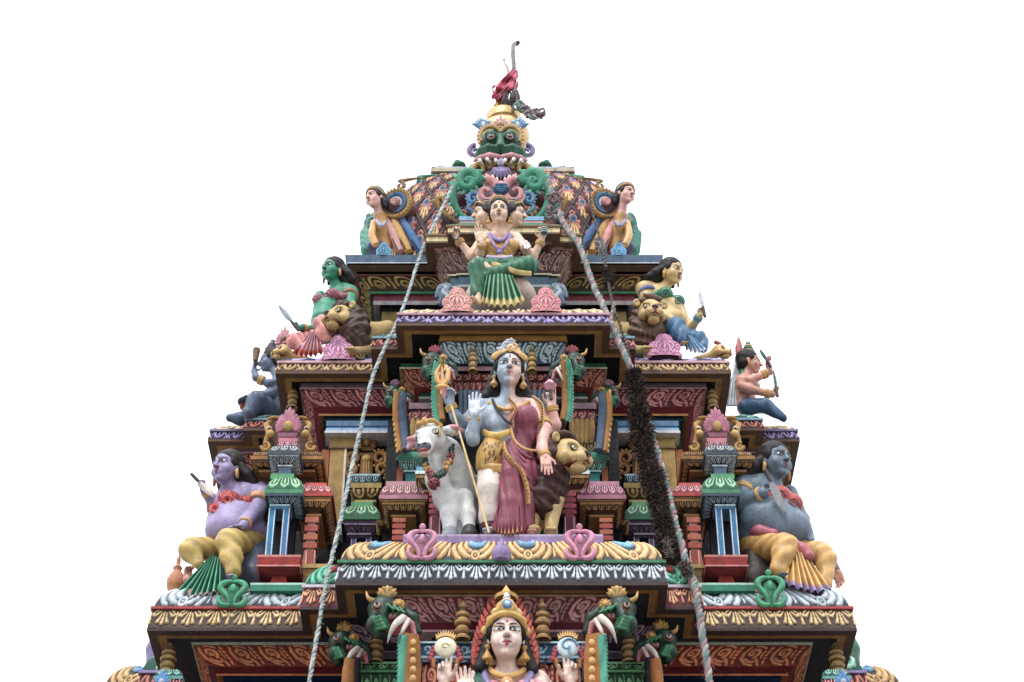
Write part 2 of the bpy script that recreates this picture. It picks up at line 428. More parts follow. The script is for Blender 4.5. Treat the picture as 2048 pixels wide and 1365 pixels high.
def T_diamond(bg=(72, 36, 42)):
    c1, c2 = (182, 112, 98), (200, 164, 112)
    s = []
    for a in (-84, -56, -28, 0, 28, 56, 84):
        r = math.radians(a - 90); l = 21 - abs(a) * .06
        s.append(([(24 + 6 * math.cos(r), 36 + 6 * math.sin(r), 1.4), (24 + l * .55 * math.cos(r), 36 + l * .8 * math.sin(r), 2.3), (24 + l * .66 * math.cos(r), 36 + l * 1.12 * math.sin(r), 3.3)], c1 if abs(a) > 30 else c2))
    s += [([(24, 38, 8.0), (24, 38.2, 8.0)], (196, 130, 122)), ([(24, 38, 5.6), (24.1, 38, 5.6)], (80, 130, 170)), ([(24, 38, 2.4), (24.1, 38, 2.4)], (40, 46, 60))]
    s += [([(19, 48, 1.3), (21.5, 50.5, 1.5), (24, 51.5, 1.7), (26.5, 50.5, 1.5), (29, 48, 1.3)], c1)]
    s += [([(x - 24, y + dy, r) for x, y, r in p], c) for p, c in list(s) for dy in (-30, 30)]
    lat = (58, 30, 36)
    s += [([(0, 30, 2.6), (24, 60, 2.6)], lat), ([(24, 60, 2.6), (48, 30, 2.6)], lat), ([(48, 30, 2.6), (24, 0, 2.6)], lat), ([(24, 0, 2.6), (0, 30, 2.6)], lat)]
    H, Cc = tile(s, 48, 60, 42, 50, bg, outline=(48, 26, 30))
    return H, Cc
def smooth_path(pts, n=40):
    p = np.array([tuple(q) for q in pts], float); m = len(p); t = np.linspace(0, m - 1, n); out = []
    for u in t:
        i = min(int(u), m - 2); f = u - i
        p0, p1, p2, p3 = p[max(i - 1, 0)], p[i], p[i + 1], p[min(i + 2, m - 1)]
        out.append(.5 * ((2 * p1) + (-p0 + p2) * f + (2 * p0 - 5 * p1 + 4 * p2 - p3) * f ** 2 + (-p0 + 3 * p1 - 3 * p2 + p3) * f ** 3))
    return [Vector(q) for q in out]
# ================================================================== THE TOWER
def Ysolve(py, z):
    a, b = -6.0, 14.0
    for _ in range(60):
        m = (a + b) / 2
        if W(1005, py, m).z < z: a = m
        else: b = m
    return a
YC = 4.2
def half_outline(c, yc, m, ym, o, yo, s1, y1, s2, y2):
    return [(c, yc), (c, ym), (m, ym), (m, yo), (o, yo), (o, y1), (s1, y1), (s1, y2), (s2, y2)]
BAYS = {'centre': [35, 0, 34], 'mid': [1, 2, 33, 32], 'outer': [3, 4, 31, 30], 'side': [5, 6, 29, 28], 'side2': [7, 8, 27, 26], 'back': list(range(9, 26))}
def layers(mb, outl, yref, L, edges=None, back=False):
    for l in L:
        pT, pB, oT, oB, spec = l[:5]
        tw = l[5] if len(l) > 5 else 0.2
        zT, zB = Zp(pT, yref - oT), Zp(pB, yref - oB)
        if isinstance(spec[0], np.ndarray):
            curve = l[6] if len(l) > 6 else 0
            prof = [(oB, zB), (oB * .5 + oT * .5 + curve, (zB + zT) / 2 ), (oT, zT)] if curve else [(oB, zB), (oT, zT)]
            if curve:
                prof = [(oB * (1 - t) ** 2 + 2 * t * (1 - t) * (oB * .5 + oT * .5 + curve) + oT * t * t, zB * (1 - t) + zT * t) for t in np.linspace(0, 1, 7)]
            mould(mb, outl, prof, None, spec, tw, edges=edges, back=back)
        else:
            mould(mb, outl, [(oB, zB), (oT, zT)], spec, edges=edges)
def cont(L):
    """fill the horizontal steps between consecutive layers"""
    out = []
    for a, b in zip(L[:-1], L[1:]):
        out.append(a)
        if abs(a[3] - b[2]) > 1e-4: out.append(('step', a, b))
    out.append(L[-1]); return out
def stackm(mb, px0, px1, yf, depth, L, capc=None):
    """rectangular moulded block; px limits are those of offset 0 on plane yf"""
    pym = (L[0][0] + L[-1][1]) / 2
    x0, x1 = W(px0, pym, yf).x, W(px1, pym, yf).x
    o = [(x0, yf), (x1, yf), (x1, yf + depth), (x0, yf + depth)]
    allL(mb, o, yf, L)
    cap(mb, o, L[0][2], Zp(L[0][0], yf - L[0][2]), colof(L[0][4]))
    cap(mb, o, L[-1][3], Zp(L[-1][1], yf - L[-1][3]), capc or colof(L[-1][4]))
def colof(spec):
    if isinstance(spec[0], np.ndarray):
        c = spec[1].reshape(-1, 3).mean(0); return tuple(255 * (v * 12.92 if v < .0031 else 1.055 * v ** (1 / 2.4) - .055) for v in c)
    return spec
def allL(mb, o, yref, L, edges=None):
    layers(mb, o, yref, L, edges)
    for a, b in zip(L[:-1], L[1:]):
        za, zb = Zp(a[1], yref - a[3]), Zp(b[0], yref - b[2])
        if abs(a[3] - b[2]) > 1e-4 or abs(za - zb) > 1e-4:
            c = colof(a[4]) if a[3] > b[2] else colof(b[4])
            mould(mb, o, [(a[3], za), (b[2], zb)], c, edges=edges)
tower = thing('temple_tower', 'tall tiered painted temple tower with carved cornices, niches and barrel roof', 'tower', (0, YC, 0))
tiles_cache = {}
TA_gold = T_acanth((206, 172, 122), (84, 64, 58)); TA_silver = T_acanth((160, 168, 178), (52, 52, 60), (226, 228, 232)); TA_red = T_acanth((214, 150, 116), (104, 40, 50))
TL_lilac = T_lotus(LILAC, (40, 38, 52), LILACL); TL_gold = T_lotus((196, 156, 104), (84, 70, 66), GOLDL); TL_maroon = T_lotus((176, 92, 90), (78, 36, 46), (214, 148, 118))
TR_silver = T_leafroof((176, 184, 194), (186, 112, 116), (60, 60, 68)); TR_gold = T_leafroof((206, 164, 112), (120, 166, 200), (74, 72, 76)); TR_green = T_leafroof((92, 168, 140), (160, 60, 60), (56, 88, 84))
TS_yellow = T_egg((226, 198, 148), (110, 84, 60), w=26, h=16); TR_lil = T_wave((176, 166, 208), (60, 56, 92)); TR_teal = T_wave((96, 166, 142), (30, 80, 66), (190, 220, 200)); TR_maroon = T_wave((166, 84, 84), (90, 40, 48))
TC_maroon = T_scroll((176, 100, 104), (108, 44, 56), (214, 150, 144)); TC_orange = T_scroll((184, 108, 88), (134, 60, 50), (214, 156, 128)); TC_red = T_scroll((190, 96, 60), (128, 44, 38), (222, 160, 110))
TC_blue = T_scroll((150, 176, 188), (44, 84, 108), (196, 210, 212)); TC_rose = T_scroll((196, 132, 128), (136, 70, 74), (222, 178, 168)); TC_purple = T_scroll((160, 132, 160), (88, 62, 88), (208, 186, 190)); TC_mauve = T_scroll((164, 122, 122), (106, 72, 80), (196, 160, 152))
TSH = T_shell((160, 126, 76), (72, 52, 40), (200, 166, 108))
TE_green = T_egg((110, 176, 130), (34, 92, 66), (190, 214, 180)); TE_gold = T_egg((176, 134, 80), (78, 54, 36), (206, 170, 116)); TE_gray = T_egg((150, 158, 164), (52, 58, 66), (206, 210, 206)); TE_blue = T_egg((120, 158, 186), (34, 66, 94), (200, 214, 220))
TE_pink = T_egg((206, 140, 152), (128, 70, 86), (228, 190, 190)); TE_rose = T_egg((196, 116, 116), (120, 42, 50), (232, 200, 190)); TE_purple = T_egg((136, 122, 152), (50, 42, 60), (190, 180, 194)); TE_teal = T_egg((90, 160, 140), (26, 70, 60), (180, 208, 190)); TE_cream = T_egg((220, 210, 190), (90, 100, 110), (240, 236, 224))
TW_red = T_wave((186, 104, 96), (104, 38, 44), (214, 160, 140)); TW_blue = T_wave((110, 156, 186), (40, 80, 116), (190, 208, 216)); TW_green = T_wave((80, 150, 100), (26, 72, 48), (150, 190, 140)); TW_gold = T_wave((190, 150, 96), (90, 60, 40), (220, 190, 140))

# ---- outlines solved so that every bay of one eave lies at one height
def mk_eave(spec):
    for _ in range(12): spec['yo'] = YC - spec['o'][0] * Sp(spec['yo'], spec['o'][1])
    zo = Zp(spec['o'][1], spec['yo'])
    yo = spec['yo']
    ym, yc = Ysolve(spec['m'][1], zo), Ysolve(spec['c'][1], zo)
    y1, y2 = Ysolve(spec['s1'][1], zo), Ysolve(spec['s2'][1], zo)
    X = lambda k, y: spec[k][0] * Sp(y, spec[k][1])
    h = half_outline(X('c', yc), yc, X('m', ym), ym, X('o', yo), yo, X('s1', y1), y1, X('s2', y2), y2)
    return dict(z=zo, y=dict(centre=yc, mid=ym, outer=yo, side=y1, side2=y2), half=h, outl=outline_pts(h))
E1 = mk_eave(dict(o=(696, 1217), yo=0.62, m=(393, 1174), c=(322, 1125), s1=(722, 1345), s2=(796, 1374)))
E2 = mk_eave(dict(o=(447, 726), yo=1.74, m=(257, 677), c=(207, 630), s1=(513, 840), s2=(583, 862)))
E3 = mk_eave(dict(o=(313, 514), yo=2.42, m=(155, 470), c=(112, 452), s1=(316, 600), s2=(320, 612)))
for nm_, e_ in (('E1', E1), ('E2', E2), ('E3', E3)):
    print(nm_, 'z', round(e_['z'], 2), {k: round(v, 2) for k, v in e_['y'].items()}, [(round(a, 2), round(b, 2)) for a, b in e_['half']])

def eave(name, E, py, bays, under, uline, soffit, slab=0.0):
    """fascia frieze + painted underside; bays: {bay: (frieze tile, roof tile, line colour, tile width)} ; heights in px of the outer bay"""
    mb = MB(); z = E['z']; o = E['outl']
    lf, hr = py['frieze'], py['roof']
    for b, (tf, tr, lc, twf, twr) in bays.items():
        ed = BAYS[b]
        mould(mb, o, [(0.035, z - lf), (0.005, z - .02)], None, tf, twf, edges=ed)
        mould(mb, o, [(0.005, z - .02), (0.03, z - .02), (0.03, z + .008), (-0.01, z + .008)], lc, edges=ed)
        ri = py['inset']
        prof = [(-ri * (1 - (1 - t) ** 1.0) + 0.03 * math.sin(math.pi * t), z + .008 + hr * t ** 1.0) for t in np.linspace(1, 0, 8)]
        mould(mb, o, prof[::-1], None, tr, twr, edges=ed)
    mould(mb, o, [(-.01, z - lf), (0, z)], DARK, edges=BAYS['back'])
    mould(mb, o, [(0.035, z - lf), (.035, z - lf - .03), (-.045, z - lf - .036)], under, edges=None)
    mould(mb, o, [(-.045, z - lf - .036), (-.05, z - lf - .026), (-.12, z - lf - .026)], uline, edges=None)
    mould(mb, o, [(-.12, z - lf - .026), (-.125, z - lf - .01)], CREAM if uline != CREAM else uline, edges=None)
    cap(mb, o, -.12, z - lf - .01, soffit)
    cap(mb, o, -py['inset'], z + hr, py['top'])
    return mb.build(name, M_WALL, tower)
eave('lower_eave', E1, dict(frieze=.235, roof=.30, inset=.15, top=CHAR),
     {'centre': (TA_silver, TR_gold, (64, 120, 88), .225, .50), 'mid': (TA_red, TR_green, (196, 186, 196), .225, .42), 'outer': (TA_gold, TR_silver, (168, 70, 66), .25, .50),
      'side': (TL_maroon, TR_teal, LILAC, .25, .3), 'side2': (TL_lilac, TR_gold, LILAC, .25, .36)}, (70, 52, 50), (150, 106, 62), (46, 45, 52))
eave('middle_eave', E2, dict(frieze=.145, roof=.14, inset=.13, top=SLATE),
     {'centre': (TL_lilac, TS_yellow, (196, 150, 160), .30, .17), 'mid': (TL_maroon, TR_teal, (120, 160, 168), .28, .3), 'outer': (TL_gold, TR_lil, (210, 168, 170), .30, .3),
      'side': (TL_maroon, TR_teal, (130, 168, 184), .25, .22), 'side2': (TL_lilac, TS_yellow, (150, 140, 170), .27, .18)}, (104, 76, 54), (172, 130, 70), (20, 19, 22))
# top eave: slate slab with a worn white curb
mb = MB(); o3 = E3['outl']; z3 = E3['z']
BO = BAYS['outer'] + BAYS['side'] + BAYS['side2'] + BAYS['back']
mould(mb, o3, [(-.01, z3 - .115), (-.01, z3 - .09), (0.0, z3 - .085), (0.02, z3 - .02), (.03, z3 + .005), (-.05, z3 + .005)], SLATE, edges=BO)
mould(mb, o3, [(-.0, z3 - .125), (.0, z3 - .088), (-.012, z3 - .085)], (196, 202, 208), edges=BO)
mould(mb, o3, [(-.05, z3 + .004), (-.06, z3 + .03), (-.12, z3 + .07), (-.2, z3 + .09)], WHITE, edges=BO)
BM = BAYS['mid'] + BAYS['centre']
mould(mb, o3, [(0, z3 - .10), (0, z3 - .03)], (204, 184, 140), edges=BM); mould(mb, o3, [(0, z3 - .03), (.02, z3 - .028), (.02, z3 + .0), (0, z3)], (120, 92, 62), edges=BM)
mould(mb, o3, [(0, z3), (-.02, z3 + .04), (-.12, z3 + .07)], (70, 136, 104), edges=BAYS['centre']); mould(mb, o3, [(0, z3), (-.12, z3 + .03)], (196, 200, 190), edges=BAYS['mid'])
mould(mb, o3, [(0, z3 - .10), (0, z3 - .125), (-.10, z3 - .15), (-.10, z3 - .2)], (98, 74, 56), edges=None)
mould(mb, o3, [(-.1, z3 - .2), (-.13, z3 - .2)], (120, 64, 60), edges=None)
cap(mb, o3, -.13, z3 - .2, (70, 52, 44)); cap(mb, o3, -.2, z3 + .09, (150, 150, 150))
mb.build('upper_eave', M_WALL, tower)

# ---- body storeys under each eave
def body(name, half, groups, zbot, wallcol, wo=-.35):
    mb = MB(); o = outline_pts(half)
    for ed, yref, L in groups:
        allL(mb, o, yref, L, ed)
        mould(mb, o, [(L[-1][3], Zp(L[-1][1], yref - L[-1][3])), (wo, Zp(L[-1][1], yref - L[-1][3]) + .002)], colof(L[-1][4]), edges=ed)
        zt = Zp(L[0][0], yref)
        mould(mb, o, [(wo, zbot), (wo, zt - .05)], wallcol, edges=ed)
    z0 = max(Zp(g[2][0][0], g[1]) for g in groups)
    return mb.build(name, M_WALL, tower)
def side_edges(*k): return sum((BAYS[i] for i in k), [])
y = E2['y']
hb2 = half_outline(127 * Sp(1.1, 690), y['centre'] + .16, 206 * Sp(1.5, 740), y['mid'] + .22, 405 * Sp(1.95, 775), y['outer'] + .17, 2.7, y['side'] + .12, 3.12, y['side2'] + .12)
B2c, B2m, B2o = hb2[0][1], hb2[2][1], hb2[4][1]
body('middle_storey', hb2, [
    (side_edges('centre'), B2c, [(671, 680, 0, 0, OCHRE), (680, 683, 0.01, 0.01, GOLDD), (684, 728, -.01, -.13, TC_blue, .24, -.03), (728, 734, -.15, -.15, DARK), (734, 742, -.13, -.13, MAUVE), (743, 748, -.2, -.2, DARK), (748, 762, -.12, -.16, TW_red, .12), (762, 782, -.17, -.2, TW_red, .09), (782, 788, -.16, -.16, (128, 60, 56)), (788, 850, -.22, -.22, (40, 44, 56))]),
    (side_edges('mid'), B2m, [(727, 735, 0, 0, (44, 104, 80)), (735, 738, .01, .01, CREAM), (738, 776, -.01, -.15, TC_orange, .27, -.05), (776, 784, -.15, -.2, (138, 60, 48)), (786, 794, -.22, -.22, GREEND), (794, 798, -.2, -.2, (180, 180, 176))]),
    (side_edges('outer', 'side', 'side2', 'back'), B2o, [(765, 776, 0, 0, (110, 84, 100)), (776, 778, .005, .005, (180, 150, 160)), (778, 815, -.01, -.14, TC_maroon, .25, -.05), (815, 828, -.14, -.21, (120, 38, 50)), (828, 832, -.2, -.2, (200, 142, 84)), (832, 842, -.25, -.25, (20, 62, 74))]),
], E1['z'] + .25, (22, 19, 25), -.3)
y = E1['y']
hb1 = half_outline(226 * Sp(-.3, 1190), y['centre'] + .16, 330 * Sp(.3, 1230), y['mid'] + .25, 628 * Sp(.9, 1275), y['outer'] + .22, 3.7, y['side'] + .2, 4.0, y['side2'] + .2)
B1c, B1m, B1o = hb1[0][1], hb1[2][1], hb1[4][1]
body('lower_storey', hb1, [
    (side_edges('centre'), B1c, [(1176, 1190, 0, 0, (164, 124, 74)), (1190, 1193, .01, .01, (206, 176, 140)), (1194, 1246, -.01, -.2, TC_rose, .30, -.06), (1246, 1260, -.2, -.26, (120, 44, 52)), (1260, 1264, -.25, -.25, (214, 170, 170))]),
    (side_edges('mid'), B1m, [(1224, 1238, 0, 0, (156, 76, 54)), (1238, 1241, .01, .01, CREAM), (1242, 1288, -.01, -.17, TC_purple, .24, -.05), (1288, 1302, -.17, -.24, (72, 48, 70)), (1302, 1306, -.23, -.23, (170, 150, 170))]),
    (side_edges('outer', 'side', 'side2', 'back'), B1o, [(1270, 1282, 0, 0, (30, 96, 68)), (1282, 1290, .01, -.01, (168, 180, 160)), (1291, 1334, -.02, -.16, TC_red, .27, -.05), (1334, 1348, -.16, -.24, (110, 32, 36)), (1348, 1352, -.23, -.23, (196, 120, 74)), (1352, 1358, -.29, -.29, (24, 50, 90))]),
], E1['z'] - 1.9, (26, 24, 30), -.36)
y = E3['y']
hb3 = half_outline(120 * Sp(2.1, 500), y['mid'] + .06, 138 * Sp(2.1, 500), y['mid'] + .08, 294 * Sp(2.5, 550), y['outer'] + .1, 1.86, y['side'] + .1, 1.88, y['side2'] + .1)
B3m, B3o = hb3[2][1], hb3[4][1]
body('upper_storey', hb3, [
    (side_edges('centre', 'mid'), B3m, [(496, 502, 0, 0, (150, 104, 96)), (503, 545, -.01, -.16, TC_mauve, .22, -.05), (545, 549, -.16, -.16, (90, 56, 60)), (549, 552, -.15, -.15, CREAM), (553, 556, -.2, -.2, GREEND), (556, 572, -.18, -.2, SLATE), (572, 576, -.17, -.17, (190, 194, 200))]),
    (side_edges('outer', 'side', 'side2', 'back'), B3o, [(542, 549, 0, 0, (150, 96, 86)), (549, 578, -.01, -.15, TSH, .27, -.05), (578, 583, -.15, -.17, (70, 52, 40)), (583, 588, -.16, -.16, (56, 120, 84)), (588, 602, -.19, -.21, (130, 54, 72)), (602, 610, -.2, -.2, (176, 160, 170)), (610, 622, -.28, -.28, BLACK)]),
], E2['z'] + .1, (140, 116, 66), -.3)
# plain storeys below the frame down to the ground
mb = MB()
zt = E1['z'] - 1.9
sc = 1.0
while zt > 0.05:
    hn = [(x * sc * 1.05 + .1, YC + (yy - YC) * sc * 1.05) for x, yy in E1['half']]
    o = outline_pts(hn); zb = max(0, zt - 2.6)
    mould(mb, o, [(0, zt - .25), (.08, zt - .05), (.05, zt), (-.3, zt + .15)], (150, 110, 70)); cap(mb, o, -.3, zt + .15, CHAR)
    cap(mb, o, -.02, zt - .25, (60, 50, 50)); mould(mb, o, [(-.45, zb), (-.45, zt - .25)], (120, 64, 60)); mould(mb, o, [(-.3, zb), (-.3, zb + .5), (-.45, zb + .55)], (60, 110, 90))
    zt = zb; sc *= 1.1
mb.build('base_storey', M_WALL, tower)

# ---- barrel roof with peacock-feather lozenges
RZ0 = E3['z'] + .08; YR0 = E3['y']['outer'] + .38
RX0 = 262 * Sp(YR0, 500); zr1 = W(1005, 347, YC).z - .46; RX1 = 125 * Sp(YC, 347)
TD = T_diamond()
def roof_surf():
    mb = MB(); H, Cc = TD; ny, nx = H.shape
    for side in (0, 1, 2, 3):
        nrow = 5; NV = nrow * (ny - 1) + 1
        tv = np.linspace(0, 1, NV)
        ang = tv * math.radians(80)
        wx = RX1 + (RX0 - RX1) * np.cos(tv * math.pi / 2) ** 1.0; wy = .12 + (YC - YR0 - .12) * np.cos(tv * math.pi / 2) ** .9
        z = RZ0 + (zr1 - RZ0) * np.sin(tv * math.pi / 2) ** .95
        ncol = 9 if side % 2 == 0 else 8
        Hf = np.tile(H[:-1, :-1], (nrow, ncol)); Cf = np.tile(Cc[:-1, :-1], (nrow, ncol, 1))
        Hf = np.concatenate([Hf, Hf[:1]], 0); Hf = np.concatenate([Hf, Hf[:, :1]], 1); Cf = np.concatenate([Cf, Cf[:1]], 0); Cf = np.concatenate([Cf, Cf[:, :1]], 1)
        nu = Hf.shape[1]; t = np.linspace(-1, 1, nu)[None]
        a, b = (wx, wy) if side % 2 == 0 else (wy, wx)
        cf = 1 - .16 * t ** 4 * np.sin(tv * math.pi / 2)[:, None] ** .5
        U = a[:, None] * t * cf; D = -(b[:, None] + 0 * t) * cf
        N = np.gradient(np.stack([b, z], 1), axis=0); N /= np.linalg.norm(N, axis=1)[:, None]
        Hd = Hf * .0055 * (np.abs(t) < .99)
        D = D - Hd * np.abs(N[:, 1])[:, None]; Z = z[:, None] + Hd * np.abs(N[:, 0])[:, None]
        r = math.radians(90 * side)
        P = np.stack([U * math.cos(r) - D * math.sin(r), YC + U * math.sin(r) + D * math.cos(r), Z + 0 * U], -1)
        mb.grid(P, Cf)
    return mb
roof = roof_surf().build('roof', M_WALL, tower)
# ridge, its blue and gold bands
mb = MB()
a0, a1 = W(864, 360, YC - .5), W(1148, 360, YC - .5)
def bar(mb, pA, pB, ry, rz, col): mb.frust(Vector(((pA.x + pB.x) / 2, (pA.y + pB.y) / 2, pA.z - rz)), abs(pB.x - pA.x) / 2, ry, Vector(((pA.x + pB.x) / 2, (pA.y + pB.y) / 2, pA.z + rz)), abs(pB.x - pA.x) / 2, ry, col)
bar(mb, a0, a1, .22, .035, (96, 60, 56)); bar(mb, a0 + Vector((.05, -.05, -.07)), a1 + Vector((-.05, -.05, -.07)), .24, .035, (170, 190, 205))
bar(mb, a0 + Vector((.0, -.08, -.14)), a1 + Vector((0, -.08, -.14)), .27, .03, (190, 176, 150))
for i in range(30):
    p = a0.lerp(a1, (i + .5) / 30); mb.ball(p + Vector((0, -.21, .015)), (.028, .02, .026), (160, 120, 76), 8)
for s in (0, 1):   # upturned prow ends of the ridge
    P0 = W(915 if not s else 1095, 346, YC - .4)
    P1 = W(885 if not s else 1122, 338, YC - .4)
    mb.tube([P0, P0.lerp(P1, .5) + Vector((0, 0, -.01)), P1, P1 + Vector((-.05 if not s else .05, 0, .05))], [.07, .06, .04, .012], (176, 122, 112), 10)
    mb.ball(W(918 if not s else 1090, 334, YC - .3), (.1, .1, .07), (40, 100, 76), 14)
    mb.ball(W(915 if not s else 1093, 326, YC - .32), (.05, .06, .03), (90, 160, 130), 10)
mb.build('roof_ridge', M_WALL, tower)
# ================================================================== SMALL SHRINES, COLUMNS AND BRACKETS ON THE STOREYS
ZT1 = E1['z'] + .308; ZT2 = E2['z'] + .148
def mx(p0, p1, m): return (2010 - p1, 2010 - p0) if m else (p0, p1)
def blk(mb, p0, p1, yf, depth, L, m=False, capc=None):
    a, b = mx(p0, p1, m); stackm(mb, a, b, yf, depth, L, capc)
def sub(name, mb, parent, mat=None): return mb.build(name, mat or M_WALL, parent)
def beads(mb, p0, p1, py, y, n, r, col, m=False, ry=None):
    a, b = mx(p0, p1, m)
    A, B = W(a, py, y), W(b, py, y)
    for i in range(n): mb.ball(A.lerp(B, (i + .5) / n), (r, r * .8, ry or r * 1.15), col, 10)
def post(mb, x0, x1, pyT, pyB, yf, col, edge=None, m=False, dep=None):
    """plain post with light painted arrises"""
    a, b = mx(x0, x1, m); xm0, xm1 = W(a, (pyT + pyB) / 2, yf).x, W(b, (pyT + pyB) / 2, yf).x
    h = (xm1 - xm0) / 2; d = dep or h
    z1, z0 = Zp(pyT, yf), Zp(pyB, yf)
    mb.frust(Vector(((xm0 + xm1) / 2, yf + d, z0)), h, d, Vector(((xm0 + xm1) / 2, yf + d, z1)), h, d, col)
    if edge:
        for s in (-1, 1): mb.frust(Vector(((xm0 + xm1) / 2 + s * (h - .005), yf + .004, z0)), .0052, .006, Vector(((xm0 + xm1) / 2 + s * (h - .005), yf + .004, z1)), .0052, .006, edge)
def part(name, parent=tower, mat=None, loc=None):
    """empty part node holding sub-parts"""
    o = bpy.data.objects.new(name, None); COL.objects.link(o); o.parent = parent; o.empty_display_size = .1
    return o
def palmette(mb, c, w, h, col, cen, dark=DARK, n=11, dep=.05):
    """flame shaped crest of pointed leaves round a jewel; c = base centre"""
    c = Vector(c)
    for i in range(n):
        a = math.radians(-25 + 230 * i / (n - 1)); ca, sa = math.cos(a), math.sin(a)
        k = 1 + .5 * max(0, sa) ** 8
        p0 = c + Vector((ca * w * .18, 0, h * .42 + sa * h * .14)); p1 = c + Vector((ca * w * .36, -.012, h * .42 + sa * h * .34 * k)); p2 = c + Vector((ca * w * .48, 0, h * .42 + sa * h * .52 * k + .01))
        mb.tube([p0, p1, p1.lerp(p2, .6), p2], [w * .10, w * .105, w * .07, .004], col, 8, up=(0, 1, 0), flat=1.0)
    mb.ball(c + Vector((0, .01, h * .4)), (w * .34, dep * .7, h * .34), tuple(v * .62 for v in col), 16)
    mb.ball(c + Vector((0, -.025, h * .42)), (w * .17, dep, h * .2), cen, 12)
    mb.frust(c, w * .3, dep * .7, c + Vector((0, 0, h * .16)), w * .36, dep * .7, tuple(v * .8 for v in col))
def lyre(name, c, w, h, col, parent=tower, lean=0.0):
    """paired S scroll finial with a bud on top"""
    mb = MB(); c = Vector(c)
    dk = tuple(v * .55 for v in col)
    lt = tuple(min(240, v * 1.12) for v in col)
    for s in (-1, 1):
        for P, R in (([(.03, .74), (.18, .74), (.35, .68), (.44, .58), (.40, .47), (.27, .37), (.15, .25), (.09, .10)], [.04, .07, .095, .105, .10, .085, .075, .05]), ([(.05, .07), (.2, .035), (.36, .06), (.46, .15), (.44, .26), (.36, .29)], [.05, .08, .09, .085, .06, .02])):
            pts = smooth_path([c + Vector((s * x * w, -.01 - .02 * math.sin(z * 3), z * h)) for x, z in P], 22); rr = np.interp(np.linspace(0, 1, 22), np.linspace(0, 1, len(R)), R) * w * 1.2
            mb.tube(pts, rr, col, 10, up=(0, 1, 0)); mb.tube([p + Vector((0, -q * .75, 0)) for p, q in zip(pts[2:-2], rr[2:-2])], rr[2:-2] * .34, lt, 6)
    mb.ball(c + Vector((0, .005, h * .50)), (w * .27, .03, h * .22), tuple(v * .85 for v in col), 14); mb.ball(c + Vector((0, -.02, h * .54)), (w * .12, .035, h * .13), lt, 12)
    mb.tube([c + Vector((0, .01, 0)), c + Vector((0, .01, h * .4))], [w * .1, w * .16], tuple(v * .8 for v in col), 8)
    mb.lathe(c + Vector((0, 0, h * .72)), [(0, 0), (.05 * w, .0), (.07 * w, .07 * h), (.055 * w, .10 * h), (.11 * w, .15 * h), (.12 * w, .2 * h), (.06 * w, .26 * h), (0, .28 * h)], col, 12)
    return mb.build(name, M_WALL, parent)
def crest(name, c, w, h, col, parent=tower):
    """lace-edged plaque carved with a lotus in a vase"""
    c = Vector(c); dk = tuple(v * .5 for v in col); lt = tuple(min(240, v * 1.15) for v in col)
    prof = [(.0, .5), (.1, .5), (.16, .43), (.22, .40), (.3, .43), (.4, .47), (.5, .46), (.58, .40), (.66, .29), (.7, .23), (.76, .2), (.84, .21), (.92, .16), (1.0, .02)]
    hs = [([(21, 13, 1.6), (20, 20, 2.6), (24, 28, 1.6)], lt), ([(14, 5, 1.8), (19, 13, 1.8), (13, 21, 1.8), (14, 29, 1.8), (24, 35, 1.6)], lt), (spi(9, 10, 5, 1.5, 0, 400, 1.7, 1.3, 14), lt), (spi(22, 42, 3.6, 1.2, -90, 250, 1.5, 1.0, 10), lt),
          ([(7, 24, 1.6), (4, 28, 1.6)], lt), ([(7, 19, 1.6), (3.5, 20, 1.6)], lt), ([(10, 31, 1.6), (8, 34, 1.4)], lt)]
    s_ = hs + mir(hs, 30) + [([(30, 13, 2.0), (30, 21, 3.4), (30, 29, 1.4)], lt), (spi(30, 47, 3.6, 3.6, 0, 360, 1.5, 1.5, 12), lt), ([(30, 4, 1.4), (30, 9, 2.0)], lt), ([(25, 10, 1.4), (30, 12, 1.6), (35, 10, 1.4)], lt)]
    H, Cc = tile(s_, 60, 56, 60, 56, col, outline=dk, periodic=False)
    X, Z = np.meshgrid(np.linspace(-.5, .5, 61), np.linspace(0, 1, 57)); lim = np.interp(Z, [p[0] for p in prof], [p[1] for p in prof])
    P = np.stack([c.x + X * w, c.y - .02 - H * .006 - .02 * np.clip(1 - (X / np.maximum(lim, .02)) ** 2, 0, 1), c.z + Z * h], -1)
    mb = MB(); idx = np.arange(P.shape[0] * P.shape[1]).reshape(P.shape[:2]); ins = np.abs(X) <= lim + .008; k = ins[:-1, :-1] & ins[:-1, 1:] & ins[1:, 1:] & ins[1:, :-1]
    q = np.stack([idx[:-1, :-1][k], idx[:-1, 1:][k], idx[1:, 1:][k], idx[1:, :-1][k]], -1); mb.add(P.reshape(-1, 3), q, Cc.reshape(-1, 3))
    zz = np.linspace(0, .99, 24); xx = np.interp(zz, [p[0] for p in prof], [p[1] for p in prof])
    for s in (-1, 1):
        E = [c + Vector((s * x * w, .005, z * h)) for z, x in zip(zz, xx)]; mb.tube(E, .022, col, 8, flat=1.6, up=(1, 0, 0))
        for i in range(0, 24): mb.ball(E[i] + Vector((s * .008, -.012, 0)), (.016, .014, .013), lt, 6)
    B = P.copy(); B[:, :, 1] = c.y + .04; mb.add(B.reshape(-1, 3), q, dk)
    return mb.build(name, M_WALL, parent)
